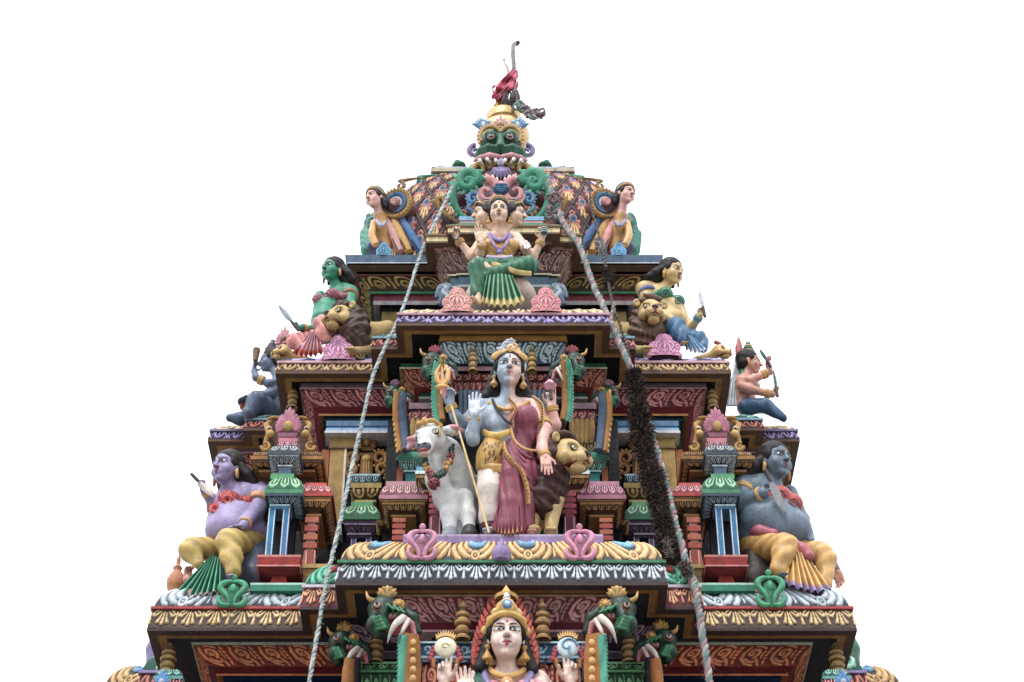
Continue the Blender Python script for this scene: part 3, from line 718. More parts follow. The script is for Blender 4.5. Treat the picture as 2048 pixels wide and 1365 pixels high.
def baluster(px, pyT, pyB, y, r, parent=tower, col=(168, 134, 84)):
    z1, z0 = Zp(pyT, y), Zp(pyB, y); h = z1 - z0; x = W(px, (pyT + pyB) / 2, y).x
    mb = MB()
    pr = [(1.0, 0), (1.05, .05), (.8, .09), (.62, .14), (.85, .2), (.9, .26), (.7, .31), (.62, .36), (.95, .40), (1.0, .46), (.75, .51), (.62, .55), (.85, .6), (.85, .65), (.55, .70), (.5, .74), (.65, .79), (.5, .85), (.3, .92), (.12, 1.0)]
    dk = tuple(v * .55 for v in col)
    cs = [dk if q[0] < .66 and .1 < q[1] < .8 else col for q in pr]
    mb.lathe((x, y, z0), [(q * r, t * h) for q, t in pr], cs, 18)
    return mb.build('baluster', M_WALL, parent)

def corner_shrine(m):
    P = part('corner_shrine'); yk = Ysolve(1163, ZT1)
    D = .42
    mb = MB()   # base
    blk(mb, 512, 600, yk, D, [(1110, 1114, 0.0, 0.0, (196, 120, 110)), (1114, 1130, -.0, -.015, RED), (1130, 1133, .0, .0, (200, 130, 120)), (1133, 1152, -.01, -.14, (132, 44, 44)), (1152, 1166, -.15, -.13, RED)], m)
    blk(mb, 600, 655, yk + .12, .3, [(1128, 1136, 0, 0, (176, 140, 84)), (1136, 1152, -.01, -.03, (140, 104, 60)), (1152, 1166, -.03, -.03, (110, 76, 50))], m)
    blk(mb, 500, 668, yk - .03, .6, [(1166, 1170, .0, .0, (170, 196, 180)), (1170, 1182, 0, 0, (50, 124, 98))], m)
    sub('base', mb, P)
    for a, b in ((534, 547), (563, 576)):
        mb = MB(); post(mb, a, b, 1016, 1114, yk + .04, (56, 118, 160), (200, 210, 216), m); sub('post', mb, P)
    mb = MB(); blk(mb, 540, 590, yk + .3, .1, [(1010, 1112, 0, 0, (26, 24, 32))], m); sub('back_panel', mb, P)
    mb = MB()   # ringed orange pilaster
    yp = yk + .14
    L = []
    for i in range(4): L += [(1034 + i * 17, 1045 + i * 17, 0.0, 0.0, ORANGE if i % 2 == 0 else (168, 76, 66)), (1045 + i * 17, 1051 + i * 17, -.025, -.025, (206, 170, 150))]
    L += [(1102 - 2, 1132, -.012, -.0, (166, 92, 76))]
    blk(mb, 607, 634, yp, .14, L, m); post(mb, 611, 630, 1102, 1131, yp - .006, (150, 70, 58), (214, 180, 160), m, .05); sub('pilaster', mb, P)
    mb = MB()   # beaded blue capital and green cap roof
    blk(mb, 539, 580, yk + .02, D * .6, [(1009, 1012, 0, 0, (190, 210, 220)), (1012, 1018, -.004, -.012, BLUE)], m)
    blk(mb, 535, 600, yk - .03, D, [(986, 992, 0.025, 0.025, (60, 74, 92)), (992, 1009, -.0, -.09, TE_blue, .085, .02)], m)
    sub('capital', mb, P)
    mb = MB()
    blk(mb, 541, 588, yk + .05, .3, [(948, 958, 0, 0, (84, 156, 104)), ], m)
    blk(mb, 535, 603, yk - .03, D + .05, [(957, 979, -.06, .015, TE_green, .125, .03), (979, 986, .02, .02, (70, 136, 96)), (986, 988, .01, .01, (30, 50, 56))], m)
    sub('roof', mb, P)
    mb = MB()
    blk(mb, 557, 582, yk + .1, .12, [(930, 933, .012, .012, (190, 200, 206)), (933, 950, 0, 0, (84, 104, 124))], m)
    blk(mb, 537, 598, yk + .02, .34, [(893, 903, -.04, .0, TE_gray, .09, .01), (903, 909, .02, .015, (70, 80, 92)), (909, 913, -.0, -.0, (176, 186, 192)), (913, 930, -.005, -.09, TE_gray, .085, .02)], m)
    sub('upper_capital', mb, P)
    mb = MB(); a, b = mx(553, 597, m); c = W((a + b) / 2, 892, yk + .12)
    blk(mb, 556, 596, yk + .06, .18, [(876, 884, 0, 0, (186, 110, 124)), (884, 893, -.01, .0, TE_pink, .06)], m)
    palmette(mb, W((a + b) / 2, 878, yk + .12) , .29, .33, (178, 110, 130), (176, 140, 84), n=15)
    sub('finial_crest', mb, P)
    # brown beaded cornices behind
    mb = MB()
    blk(mb, 503, 644, yk + .24, .75, [(905, 912, -.02, -.01, TE_gold, .07), (912, 919, .02, .01, (168, 126, 74)), (919, 924, .0, -.0, (84, 60, 42)), (924, 934, -.01, -.07, TE_gold, .08, .02), (934, 940, -.09, -.12, (60, 44, 34)), (940, 944, -.07, -.07, (140, 104, 64))], m)
    blk(mb, 520, 626, yk + .42, .5, [(944, 1010, 0, 0, (70, 52, 42))], m)
    blk(mb, 590, 664, yk + .12, .85, [(966, 972, -.08, -.07, (186, 74, 72)), (972, 986, -.07, -.0, TE_rose, .075, .02), (986, 992, .01, .01, (176, 64, 62)), (992, 996, 0, 0, (110, 78, 50)), (996, 1003, -.01, -.02, (190, 142, 84)), (1003, 1016, -.03, -.08, TE_gold, .085, .02), (1016, 1028, -.1, -.14, (84, 62, 44)), (1028, 1033, -.11, -.11, (160, 118, 66))], m)
    sub('beaded_cornice', mb, P)
    # gilded mask gable above the small cornice
    mb = MB(); yy = yk + .42
    for s_, px in ((-1, 537), (1, 615)):
        q = 2010 - px if m else px; ss = -s_ if m else s_
        mb.tube([W(q, 905, yy), W(q + ss * 6, 885, yy - .03), W(q - ss * 2, 866, yy - .04), W(q + ss * 4, 850, yy), W(q - ss * 12, 838, yy)], [.035, .025, .038, .034, .02], (176, 134, 76), 10)
        mb.ball(W(q - ss * 4, 868, yy - .07), .045, (206, 166, 104), 10); mb.ball(W(q - ss * 2, 857, yy - .07), (.03, .03, .02), (226, 206, 170), 10); mb.ball(W(q - ss * 2, 857, yy - .095), .012, DARK, 8)
        sp = [W(q + ss * (6 + 8 * math.cos(t)), 893 + 8 * math.sin(t), yy - .05) for t in np.linspace(0, 5, 12)]; mb.tube(sp, np.linspace(.022, .012, 12), (190, 146, 84), 8)
        for i in range(7): mb.ball(W(q - ss * (4 + i * 4), 838 - 1.5 * i + i * i * .35, yy - .02), (.026, .03, .022), (160, 118, 64), 8)
    blk(mb, 528, 622, yy + .03, .2, [(842, 905, -.03, 0, (84, 58, 40))], m)
    sub('mask_gable', mb, P)
    return P
for m in (False, True): corner_shrine(m)

def niche_shrine(m):
    P = part('niche_shrine'); yk = Ysolve(1122, ZT1) - .05; yb = 2.02
    mb = MB()   # blue lintel, yellow frame
    blk(mb, 652, 800, yb - .06, .3, [(842, 852, .0, .0, (92, 128, 158)), (852, 857, -.01, -.01, BLUE), (857, 862, .0, .0, (150, 184, 206)), (862, 866, .01, .01, (200, 204, 204))], m)
    sub('lintel', mb, P)
    mb = MB()
    blk(mb, 660, 722, yb + .02, .2, [(868, 894, 0, 0, (160, 132, 76)), (894, 897, .01, .01, (110, 84, 56))], m)
    blk(mb, 655, 684, yb + .03, .2, [(897, 1070, 0, 0, (172, 140, 78))], m)
    blk(mb, 684, 688, yb + .02, .2, [(897, 1070, 0, 0, (220, 214, 196))], m)
    blk(mb, 640, 655, yb + .05, .2, [(900, 1020, 0, 0, (160, 92, 50))], m)
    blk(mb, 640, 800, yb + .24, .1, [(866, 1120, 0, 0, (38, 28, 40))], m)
    sub('niche_frame', mb, P)
    mb = MB(); q = lambda px: 2010 - px if m else px   # carved brown finial of scrolls
    yy = yb + .1
    palmette(mb, W(q(733), 905, yy), .24, .26, (150, 106, 58), (176, 136, 80), n=9)
    for s_ in (-1, 1):
        for (cx, cy, r) in ((26, 918, 15), (30, 941, 15)):
            sp = [W(q(733) + s_ * (cx + r * k * math.cos(t)), cy - r * k * math.sin(t), yy - .04) for t, k in zip(np.linspace(-1, 6.5, 22), np.linspace(1, .25, 22))]
            mb.tube(sp, np.linspace(.03, .018, 22), (158, 112, 62), 8)
            for t in np.linspace(-1.2, 2.6, 9): mb.ball(W(q(733) + s_ * (cx + r * 1.15 * math.cos(t)), cy - r * 1.15 * math.sin(t), yy - .03), .02, (176, 130, 74), 6)
    blk(mb, 722, 744, yy - .05, .12, [(906, 950, 0, .01, (120, 82, 48))], m)
    mb.ball(W(q(733), 918, yy - .07), (.05, .03, .05), (190, 146, 84), 12)
    for i in (-6, 0, 6): mb.tube([W(q(733 + i * .8), 924, yy - .07), W(q(733 + i), 950, yy - .08)], .014, (176, 130, 74), 6)
    sub('scroll_finial', mb, P)
    mb = MB()
    blk(mb, 703, 760, yb - .03, .2, [(948, 952, 0, 0, (170, 196, 210)), (952, 967, -.005, -.02, TE_blue, .07)], m)
    blk(mb, 700, 762, yb - .16, .3, [(966, 976, 0, 0, (178, 146, 86)), (976, 1000, -.01, -.06, TE_gold, .16, .03), (1000, 1004, -.05, -.05, (200, 170, 120))], m)
    sub('vase_capital', mb, P)
    mb = MB(); yk2 = yb - .42
    blk(mb, 702, 746, yk2 + .06, .25, [(1004, 1013, 0, 0, (90, 156, 104))], m)
    blk(mb, 684, 760, yk2 - .02, .4, [(1013, 1032, -.07, 0, TE_green, .14, .03), (1032, 1039, .01, .01, (50, 110, 76)), (1039, 1044, .0, -.0, (40, 34, 46))], m)
    sub('roof', mb, P)
    mb = MB()
    blk(mb, 690, 753, yk2, .36, [(1045, 1050, .01, .01, (136, 120, 150)), (1050, 1066, -.01, -.09, TE_purple, .09, .02)], m)
    blk(mb, 694, 742, yk2 + .05, .2, [(1066, 1070, 0, 0, (170, 160, 180)), (1070, 1076, -.01, -.02, (70, 58, 84))], m)
    sub('capital', mb, P)
    for a, b in ((700, 711), (730, 741)):
        mb = MB(); post(mb, a, b, 1074, 1150, yk2 + .08, (112, 98, 140), (180, 172, 196), m); sub('post', mb, P)
    return P
for m in (False, True): niche_shrine(m)

def centre_flank(m):
    """cornices, ringed columns and pilasters beside the standing statue"""
    P = part('flanking_bay'); q = lambda px: 2010 - px if m else px
    y0 = Ysolve(1083, ZT1)
    mb = MB()
    blk(mb, 764, 850, y0 + .80, .6, [(963, 972, -.03, -.03, (184, 130, 144)), (972, 990, -.03, .02, TE_pink, .075, .02), (990, 998, .03, .03, (170, 112, 130)), (998, 1003, .02, .02, (120, 86, 56)), (1003, 1009, .0, .0, (186, 140, 84)), (1009, 1022, -.02, -.07, TE_gold, .085, .02), (1022, 1030, -.08, -.12, (84, 62, 44)), (1030, 1034, -.09, -.09, (160, 118, 66))], m)
    blk(mb, 832, 930, y0 + .66, .7, [(934, 942, 0, 0, (110, 158, 190)), (942, 948, .01, .01, (214, 220, 220)), (948, 956, 0, 0, (160, 120, 70)), (956, 970, -.02, -.06, TE_gold, .085, .02), (970, 980, -.07, -.11, (84, 62, 44)), (980, 984, -.09, -.09, (160, 118, 66))], m)
    blk(mb, 748, 800, y0 + 1.1, .3, [(1040, 1052, -.02, -.06, TE_gold, .085, .02), (1052, 1060, -.08, -.12, (84, 62, 44))], m)
    sub('beaded_cornice', mb, P)
    for (a, b, t, bt, c1, c2, yy) in ((784, 810, 1036, 1100, ORANGE, (168, 76, 66), y0 + .83), (857, 884, 984, 1064, (168, 76, 92), (140, 58, 74), y0 + .69)):
        mb = MB(); L = []; n = 4; st_ = 12 if n == 4 else 11
        for i in range(n): L += [(t + i * st_, t + i * st_ + 8, 0.0, 0.0, c1 if i % 2 == 0 else c2), (t + i * st_ + 8, t + (i + 1) * st_, -.025, -.025, (206, 160, 160))]
        L += [(t + n * st_, bt + 8, -.01, -.0, c2)]
        blk(mb, a, b, yy, .14, L, m)
        if bt - t > 70: post(mb, a + 4, b - 4, t + n * st_ + 3, bt + 8, yy - .006, (110, 50, 64), (206, 170, 176), m, .05)
        sub('ringed_column', mb, P)
    mb = MB()  # green beaded pilaster head and its fluted shaft
    yy = y0 + 1.0
    blk(mb, 797, 860, yy - .05, .3, [(904, 909, -.02, -.02, (84, 160, 136)), (909, 914, -.01, .02, (50, 120, 90)), (914, 921, .03, .03, (30, 84, 62)), (921, 925, 0, 0, (170, 196, 186)), (925, 940, -.01, -.06, TE_teal, .08, .02), (940, 944, -.05, -.05, (150, 184, 176)), (944, 966, -.07, -.07, (44, 110, 104))], m)
    blk(mb, 794, 806, yy + .02, .3, [(922, 968, 0, 0, (140, 72, 46))], m)
    sub('pilaster_head', mb, P)
    mb = MB(); yy = y0 + 1.06
    for i in range(5):
        a, b = W(q(826 + i * 10), 840, yy), W(q(828 + i * 9), 888, yy - .0)
        mb.tube([a, a.lerp(b, .3), a.lerp(b, .7), b], [.024, .036, .036, .02], (170, 128, 74), 10)
    blk(mb, 820, 875, yy + .02, .2, [(806, 818, .02, .02, MAUVE), (818, 822, .0, .0, (110, 50, 70)), (822, 840, -.0, .01, TW_red, .1), (840, 884, -.02, -.02, (84, 56, 40)), (884, 904, .01, -.0, TE_gold, .1)], m)
    sub('fluted_capital', mb, P)
    # swept bracket, grey outside and gold inside
    mb = MB(); yy = y0 + .9
    path = [W(q(x), py, yy - d) for x, py, d in ((806, 786, .16), (803, 810, .1), (804, 840, .03), (807, 870, 0), (812, 902, 0))]
    mb.tube(path, [.045, .055, .055, .05, .05], (84, 98, 122), 12)
    path2 = [W(q(x), py, yy - d - .02) for x, py, d in ((795, 784, .16), (791, 810, .1), (792, 840, .03), (795, 870, 0), (799, 904, 0))]
    mb.tube(path2, [.025, .032, .034, .032, .03], (176, 120, 62), 10)
    for i in range(14):
        p = path2[0].lerp(path2[2], i / 13) if i < 7 else path2[2].lerp(path2[4], (i - 7) / 6)
        mb.ball(p + Vector((.025 if m else -.025, -.01, 0)), (.014, .014, .02), (206, 160, 96), 6)
    sub('curved_bracket', mb, P)
    # taller inner bracket, teal edge
    mb = MB(); yy = y0 + .7
    pa = [(884, 722, .16), (879, 745, .12), (878, 780, .02), (878, 815, .0), (884, 842, .0)]
    path = [W(q(x), py, yy - d) for x, py, d in pa]; mb.tube(path, [.03, .04, .045, .045, .04], (158, 110, 60), 12)
    path = [W(q(x - 8), py + 2, yy - d - .02) for x, py, d in pa]; mb.tube(path, [.02, .03, .032, .03, .022], (70, 150, 120), 10)
    for i in range(20):
        t = i / 19 * 4; k = min(3, int(t)); p = path[k].lerp(path[k + 1], t - k); mb.ball(p + Vector((.03 if m else -.03, -.0, 0)), (.012, .016, .016), (120, 190, 160), 6)
    sub('curved_bracket', mb, P)
for m in (False, True): centre_flank(m)
# back panels behind the standing statue
P = part('throne_panel'); yc = B2c + .02
mb = MB()
for m in (False, True):
    mb.seg('ribbed_pilaster')
    for i in range(5):
        a, b = mx(918 + i * 9, 925 + i * 9, m)
        mb.tube([W((a + b) / 2, 782, yc), W((a + b) / 2, 852, yc)], .022, (70, 86, 108), 8)
    blk(mb, 916, 966, yc, .2, [(850, 856, 0.02, 0.0, (120, 150, 176))], m)
sub('ribbed_pilaster', mb, P)
mb = MB()
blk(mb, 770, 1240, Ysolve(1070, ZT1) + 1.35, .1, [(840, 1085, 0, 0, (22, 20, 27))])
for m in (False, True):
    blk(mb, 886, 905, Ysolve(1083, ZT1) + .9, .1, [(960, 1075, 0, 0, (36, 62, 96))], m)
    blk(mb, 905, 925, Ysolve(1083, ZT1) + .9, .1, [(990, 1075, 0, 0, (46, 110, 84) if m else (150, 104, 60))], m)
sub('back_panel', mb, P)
# lilac ledge carrying the standing statue
mb = MB(); yl = Ysolve(1084, ZT1)
blk(mb, 806, 1206, yl, 1.35, [(1069, 1073, .0, .0, (176, 160, 190)), (1073, 1086, 0, 0, (140, 122, 168))])
mb.build('statue_ledge', M_WALL, tower)
YL = yl; ZL = Zp(1069, yl)
# balusters under the eaves
for px, t, b, yy, r in ((946, 692, 744, B2c - .02, .05), (1064, 692, 744, B2c - .02, .05), (925, 1202, 1282, B1c - .05, .075), (1085, 1202, 1282, B1c - .05, .075),
                        (752, 1262, 1328, B1m - .05, .075), (1258, 1262, 1328, B1m - .05, .075), (586, 768, 818, B2o + .12, .06), (1424, 768, 818, B2o + .12, .06), (337, 1284, 1348, B1o + .0, .08), (1673, 1284, 1348, B1o + .0, .08)):
    baluster(px, t, b, yy, r)
# crests and finials on the eaves
YR2 = E2['y']['centre'] - .02; YR2o = E2['y']['outer'] - .02
for px in (914, 1092): crest('crest', W(px, 626, YR2), .30, .33, (206, 140, 136))
crest('crest', W(676, 722, YR2o), .34, .34, (204, 140, 166)); crest('crest', W(1330, 714, YR2o), .34, .30, (204, 140, 166))
YR1 = E1['y']['centre'] - .03
for px in (843, 1160): lyre('lyre_finial', W(px, 1121, YR1), .265, .40, (206, 140, 158))
mb = MB(); c = W(1003, 1122, YR1); mb.lathe(c, [(0, 0), (.07, .0), (.09, .05), (.085, .1), (.05, .16), (.02, .2), (0, .25)], (156, 134, 176), 14); mb.build('bud_finial', M_WALL, tower)
YR1o = E1['y']['outer'] - .03
for px in (463, 1543): lyre('lyre_finial', W(px, 1215, YR1o), .27, .42 if px > 1000 else .36, (78, 156, 116))
YR3 = E3['y']['outer'] - .0
for px in (767, 1238): crest('blue_crest', W(px, 514, YR3), .15, .2, (104, 160, 190))
# lower storey: green boxes, blue box, brackets
P = part('lower_bay_fittings'); y = Ysolve(1300, E1['z'] - 1.0)
mb = MB(); yb = B1c + .02
blk(mb, 836, 1168, yb - .02, .4, [(1283, 1287, .02, .02, (170, 196, 210)), (1287, 1312, 0, 0, TW_blue, .16), (1312, 1317, .01, .01, (150, 176, 196)), (1317, 1326, -.01, -.01, TW_blue, .09), (1326, 1400, -.05, -.05, T_scroll((190, 96, 76), (104, 36, 42), (220, 150, 130)), .2)])
sub('blue_box', mb, P)
for m in (False, True):
    mb = MB()
    blk(mb, 722, 800, B1m - .06, .4, [(1324, 1328, .01, .01, (130, 180, 140)), (1328, 1340, 0, 0, TW_green, .12), (1340, 1345, .01, .01, (90, 150, 100)), (1345, 1400, -.01, -.01, TW_green, .08)], m)
    sub('green_box', mb, P)
    mb = MB(); q = lambda px: 2010 - px if m else px
    pa = [(818, 1268, .2), (815, 1290, .16), (814, 1330, .1), (812, 1380, .05)]
    mb.tube([W(q(x + 6), py, yb - .2 - d) for x, py, d in pa], [.05, .07, .08, .08], (172, 116, 62), 12, flat=1.3)
    pp = [W(q(x - 9), py + 3, yb - .24 - d) for x, py, d in pa]; mb.tube(pp, [.03, .04, .042, .042], (92, 176, 148), 10)
    for i in range(16): 
        t = i / 15 * 3; k = min(2, int(t)); mb.ball(pp[k].lerp(pp[k + 1], t - k) + Vector((.04 if m else -.04, 0, 0)), (.014, .02, .016), (84, 160, 132), 6)
    for i in range(5): mb.ball(W(q(826), 1285 + i * 18, yb - .42), (.03, .02, .035), (206, 164, 104), 8)
    sub('curved_bracket', mb, P)
    mb = MB(); mb.tube([W(q(x), py, B1m - .2 - d) for x, py, d in ((700, 1318, .1), (697, 1345, .06), (695, 1380, 0))], [.05, .06, .06], (172, 112, 62), 12)
    mb.tube([W(q(x + 12), py, B1m - .16 - d) for x, py, d in ((700, 1316, .1), (698, 1345, .06), (697, 1380, 0))], [.04, .05, .05], (40, 44, 58), 10)
    sub('curved_bracket', mb, P)
    # small corner roofs at the lower frame edge
    mb = MB()
    blk(mb, 308, 362, E1['y']['outer'] + .05, .5, [(1340, 1352, -.06, 0, TE_teal, .1, .02), (1352, 1358, .01, .01, (90, 150, 140)), (1358, 1390, 0, 0, TE_rose, .1)], m)
    palmette(mb, W(q(322), 1385, E1['y']['outer'] - .05), .16, .2, (90, 140, 176), (180, 190, 200), n=11)
    sub('corner_roof', mb, P)
# ================================================================== SCULPTED FIGURES: signed distance modelling + surface nets
class Sculpt:
    def __init__(s, h=.009): s.h = h; s.P = []
    def add(s, kind, col, k, lo, hi, f, sub=False, paint=False):
        s.P.append(dict(kind=kind, col=np.array(srgb(col)) if col is not None else None, k=k, lo=np.array(lo), hi=np.array(hi), f=f, sub=sub, paint=paint)); return s
    def cap(s, a, b, ra, rb, col, k=.02, sub=False, paint=False, disp=None):
        a = np.array(tuple(a), float); b = np.array(tuple(b), float); ba = b - a; L2 = ba @ ba + 1e-9; R = max(ra, rb)
        def f(x, y, z):
            h = np.clip(((x - a[0]) * ba[0] + (y - a[1]) * ba[1] + (z - a[2]) * ba[2]) / L2, 0, 1)
            d = np.sqrt((x - a[0] - ba[0] * h) ** 2 + (y - a[1] - ba[1] * h) ** 2 + (z - a[2] - ba[2] * h) ** 2) - (ra + (rb - ra) * h)
            return d + disp(x, y, z) if disp else d
        return s.add('cap', col, k, np.minimum(a, b) - R, np.maximum(a, b) + R, f, sub, paint)
    def ell(s, c, r, col, k=.02, R=None, sub=False, paint=False, disp=None):
        c = np.array(tuple(c), float); r = np.array((r, r, r) if np.isscalar(r) else tuple(r), float)
        M = np.array(R).T if R is not None else None; m = max(r) if R is not None else r
        def f(x, y, z):
            x, y, z = x - c[0], y - c[1], z - c[2]
            if M is not None: x, y, z = (M[0, 0] * x + M[0, 1] * y + M[0, 2] * z, M[1, 0] * x + M[1, 1] * y + M[1, 2] * z, M[2, 0] * x + M[2, 1] * y + M[2, 2] * z)
            k0 = np.sqrt((x / r[0]) ** 2 + (y / r[1]) ** 2 + (z / r[2]) ** 2) + 1e-9
            k1 = np.sqrt((x / r[0] ** 2) ** 2 + (y / r[1] ** 2) ** 2 + (z / r[2] ** 2) ** 2) + 1e-9
            d = k0 * (k0 - 1) / k1
            return d + disp(x, y, z) if disp else d
        return s.add('ell', col, k, c - m, c + m, f, sub, paint)
    def box(s, c, hs, rad, col, k=.01, R=None, sub=False, paint=False):
        c = np.array(tuple(c), float); hs = np.array(hs, float); M = np.array(R).T if R is not None else np.eye(3); m = np.linalg.norm(hs) if R is not None else hs
        def f(x, y, z):
            x, y, z = x - c[0], y - c[1], z - c[2]
            q = [np.abs(M[i, 0] * x + M[i, 1] * y + M[i, 2] * z) - (hs[i] - rad) for i in range(3)]
            return np.sqrt(np.maximum(q[0], 0) ** 2 + np.maximum(q[1], 0) ** 2 + np.maximum(q[2], 0) ** 2) + np.minimum(np.maximum(np.maximum(q[0], q[1]), q[2]), 0) - rad
        return s.add('box', col, k, c - m, c + m, f, sub, paint)
    def chain(s, pts, col, k=.02, disp=None, **kw):
        for (a, ra), (b, rb) in zip(pts[:-1], pts[1:]): s.cap(a, b, ra, rb, col, k, disp=disp, **kw)
        return s
    def mesh(s, smooth=1):
        G = [p for p in s.P if not p['paint']]
        lo = np.min([p['lo'] for p in G if not p['sub']], 0) - .05; hi = np.max([p['hi'] for p in G if not p['sub']], 0) + .05
        h = s.h; n = np.ceil((hi - lo) / h).astype(int) + 1
        ax = [lo[i] + h * np.arange(n[i]) for i in range(3)]
        D = np.full(n, .5, np.float32)
        for p in G:
            mg = p['k'] * 1.2 + 3 * h + .012
            i0 = np.clip(np.floor((p['lo'] - mg - lo) / h).astype(int), 0, n); i1 = np.clip(np.ceil((p['hi'] + mg - lo) / h).astype(int) + 1, 0, n)
            if (i1 <= i0).any(): continue
            sl = tuple(slice(i0[i], i1[i]) for i in range(3))
            d = p['f'](ax[0][sl[0]][:, None, None], ax[1][sl[1]][None, :, None], ax[2][sl[2]][None, None, :]).astype(np.float32)
            o = D[sl]; k = max(p['k'], 1e-4)
            if p['sub']:
                d = -d; hh = np.clip(.5 - .5 * (o - d) / k, 0, 1); D[sl] = o * (1 - hh) + d * hh + k * hh * (1 - hh)
            else:
                hh = np.clip(.5 + .5 * (o - d) / k, 0, 1); D[sl] = o * (1 - hh) + d * hh - k * hh * (1 - hh)
        S = D < 0
        # surface nets
        c = [S[i:n[0] - 1 + i, j:n[1] - 1 + j, k2:n[2] - 1 + k2] for i in (0, 1) for j in (0, 1) for k2 in (0, 1)]
        cnt = np.zeros(c[0].shape, np.int8)
        for q in c: cnt += q
        act = (cnt > 0) & (cnt < 8); I = np.argwhere(act); vid = np.full(act.shape, -1, np.int32); vid[act] = np.arange(len(I))
        off = np.array([(i, j, k2) for i in (0, 1) for j in (0, 1) for k2 in (0, 1)])
        V = np.stack([D[I[:, 0] + o[0], I[:, 1] + o[1], I[:, 2] + o[2]] for o in off], 1)
        acc = np.zeros((len(I), 3)); w = np.zeros(len(I))
        for a in range(8):
            for b in range(a + 1, 8):
                if np.abs(off[a] - off[b]).sum() == 1:
                    m = (V[:, a] < 0) != (V[:, b] < 0)
                    t = V[:, a] / (V[:, a] - V[:, b] + 1e-12)
                    acc += np.where(m[:, None], off[a] + t[:, None] * (off[b] - off[a]), 0); w += m
        v = lo + h * (I + acc / w[:, None])
        F = []
        for axn in range(3):
            o1, o2 = [q for q in range(3) if q != axn]
            A = S; B = np.roll(S, -1, axn)
            e = (A != B); sl = [slice(1, -1)] * 3; sl[axn] = slice(0, -1)
            E = np.argwhere(e[tuple(sl)]); E = E + np.array([0 if i == axn else 1 for i in range(3)])
            d1 = np.zeros(3, int); d1[o1] = 1; d2 = np.zeros(3, int); d2[o2] = 1
            g = lambda q: vid[q[:, 0], q[:, 1], q[:, 2]]
            ok = (E[:, o1] < n[o1] - 1) & (E[:, o2] < n[o2] - 1); E = E[ok]
            q = np.stack([g(E - d1 - d2), g(E - d2), g(E), g(E - d1)], 1)
            fl = S[E[:, 0], E[:, 1], E[:, 2]]
            if axn == 1: fl = ~fl
            q = np.where(fl[:, None], q, q[:, ::-1]); F.append(q[(q >= 0).all(1)])
        F = np.concatenate(F)
        for _ in range(smooth):   # light laplacian
            sm = np.zeros_like(v); cn = np.zeros(len(v))
            for a in range(4):
                for b in ((a + 1) % 4, (a + 3) % 4):
                    for ch in range(3): sm[:, ch] += np.bincount(F[:, a], v[F[:, b], ch], len(v))
                    cn += np.bincount(F[:, a], minlength=len(v))
            v = v * .5 + .5 * sm / np.maximum(cn, 1)[:, None]
        best = np.full(len(v), 9.0); C = np.zeros((len(v), 3))
        for p in s.P:
            if p['sub'] or p['col'] is None: continue
            m = ((v > p['lo'] - .03) & (v < p['hi'] + .03)).all(1)
            if not m.any(): continue
            d = p['f'](v[m, 0], v[m, 1], v[m, 2]) * np.ones(m.sum())
            idx = np.where(m)[0]
            t = d < 0 if p['paint'] else d < best[idx]
            C[idx[t]] = p['col']; best[idx[t]] = np.where(p['paint'], best[idx[t]], d[t])
        z = best > 8; C[z] = C[~z].mean(0) if (~z).any() else .3
        return v, F, C
    def build(s, name, parent, mat=None, smooth=1, tint=None):
        v, F, C = s.mesh(smooth)
        if tint: C = np.clip(C * np.asarray(tint(v[:, 0], v[:, 1], v[:, 2]))[:, None], 0, .85)
        s.v, s.F = v, F
        return make_obj(name, v, [F], C, mat or M_STAT, parent, True)

def rot(yaw=0, pitch=0, roll=0):
    """columns: right, back, up ; yaw + turns the face to picture right, pitch + tips the face down, roll + tips the crown to picture right"""
    return np.array(Matrix.Rotation(math.radians(yaw), 3, 'Z') @ Matrix.Rotation(math.radians(-pitch), 3, 'X') @ Matrix.Rotation(math.radians(roll), 3, 'Y'))
class Fr:
    """local frame for heads"""
    def __init__(s, c, H, R): s.c = np.array(tuple(c), float); s.H = H; s.R = R
    def __call__(s, x, y, z): return s.c + s.R @ (np.array([x, y, z - .5]) * s.H)
    def sz(s, *r): return np.array(r) * s.H

def head_shape(S, f, col, ears=True, lip=(176, 70, 72), fat=1.0, neck=None):
    H = f.H; R = f.R
    E = lambda x, y, z, r, c=col, k=.05, **kw: S.ell(f(x, y, z), f.sz(*r), c, k * H, R, **kw)
    E(0, .08, .66, (.32, .40, .345)); E(0, -.06, .44, (.275 * fat, .30, .37), k=.1); E(0, -.12, .24, (.195 * fat, .22, .2), k=.1)
    E(0, -.27, .085, (.085, .08, .075), k=.08)
    for sx in (-1, 1):
        E(sx * .155, -.235, .33, (.11 * fat, .10, .12), k=.08)
        S.cap(f(sx * .04, -.355, .585), f(sx * .2, -.30, .60), .03 * H, .02 * H, col, .05 * H)
        E(sx * .135, -.40, .515, (.10, .085, .05), sub=True, k=.05)
        E(sx * .135, -.285, .51, (.088, .065, .05), k=.02)
        S.ell(f(sx * .048, -.40, .37), f.sz(.04, .045, .03), col, .02 * H, R)
        if ears: E(sx * .315, .03, .45, (.035, .08, .125), k=.03)
    S.cap(f(0, -.34, .57), f(0, -.445, .39), .032 * H, .046 * H, col, .035 * H)
    E(0, -.455, .375, (.047, .045, .037), k=.02)
    E(0, -.335, .235, (.12, .05, .07), k=.04)
    S.chain([(f(-.115, -.315, .238), .010 * H), (f(-.045, -.372, .26), .021 * H), (f(0, -.382, .252), .017 * H), (f(.045, -.372, .26), .021 * H), (f(.115, -.315, .238), .010 * H)], lip, .012 * H)
    S.chain([(f(-.085, -.325, .222), .012 * H), (f(0, -.368, .207), .028 * H), (f(.085, -.325, .222), .012 * H)], lip, .012 * H)
    if neck is not None:
        S.cap(f(0, .07, .18), neck[0], .165 * H, neck[1], col, .07 * H)
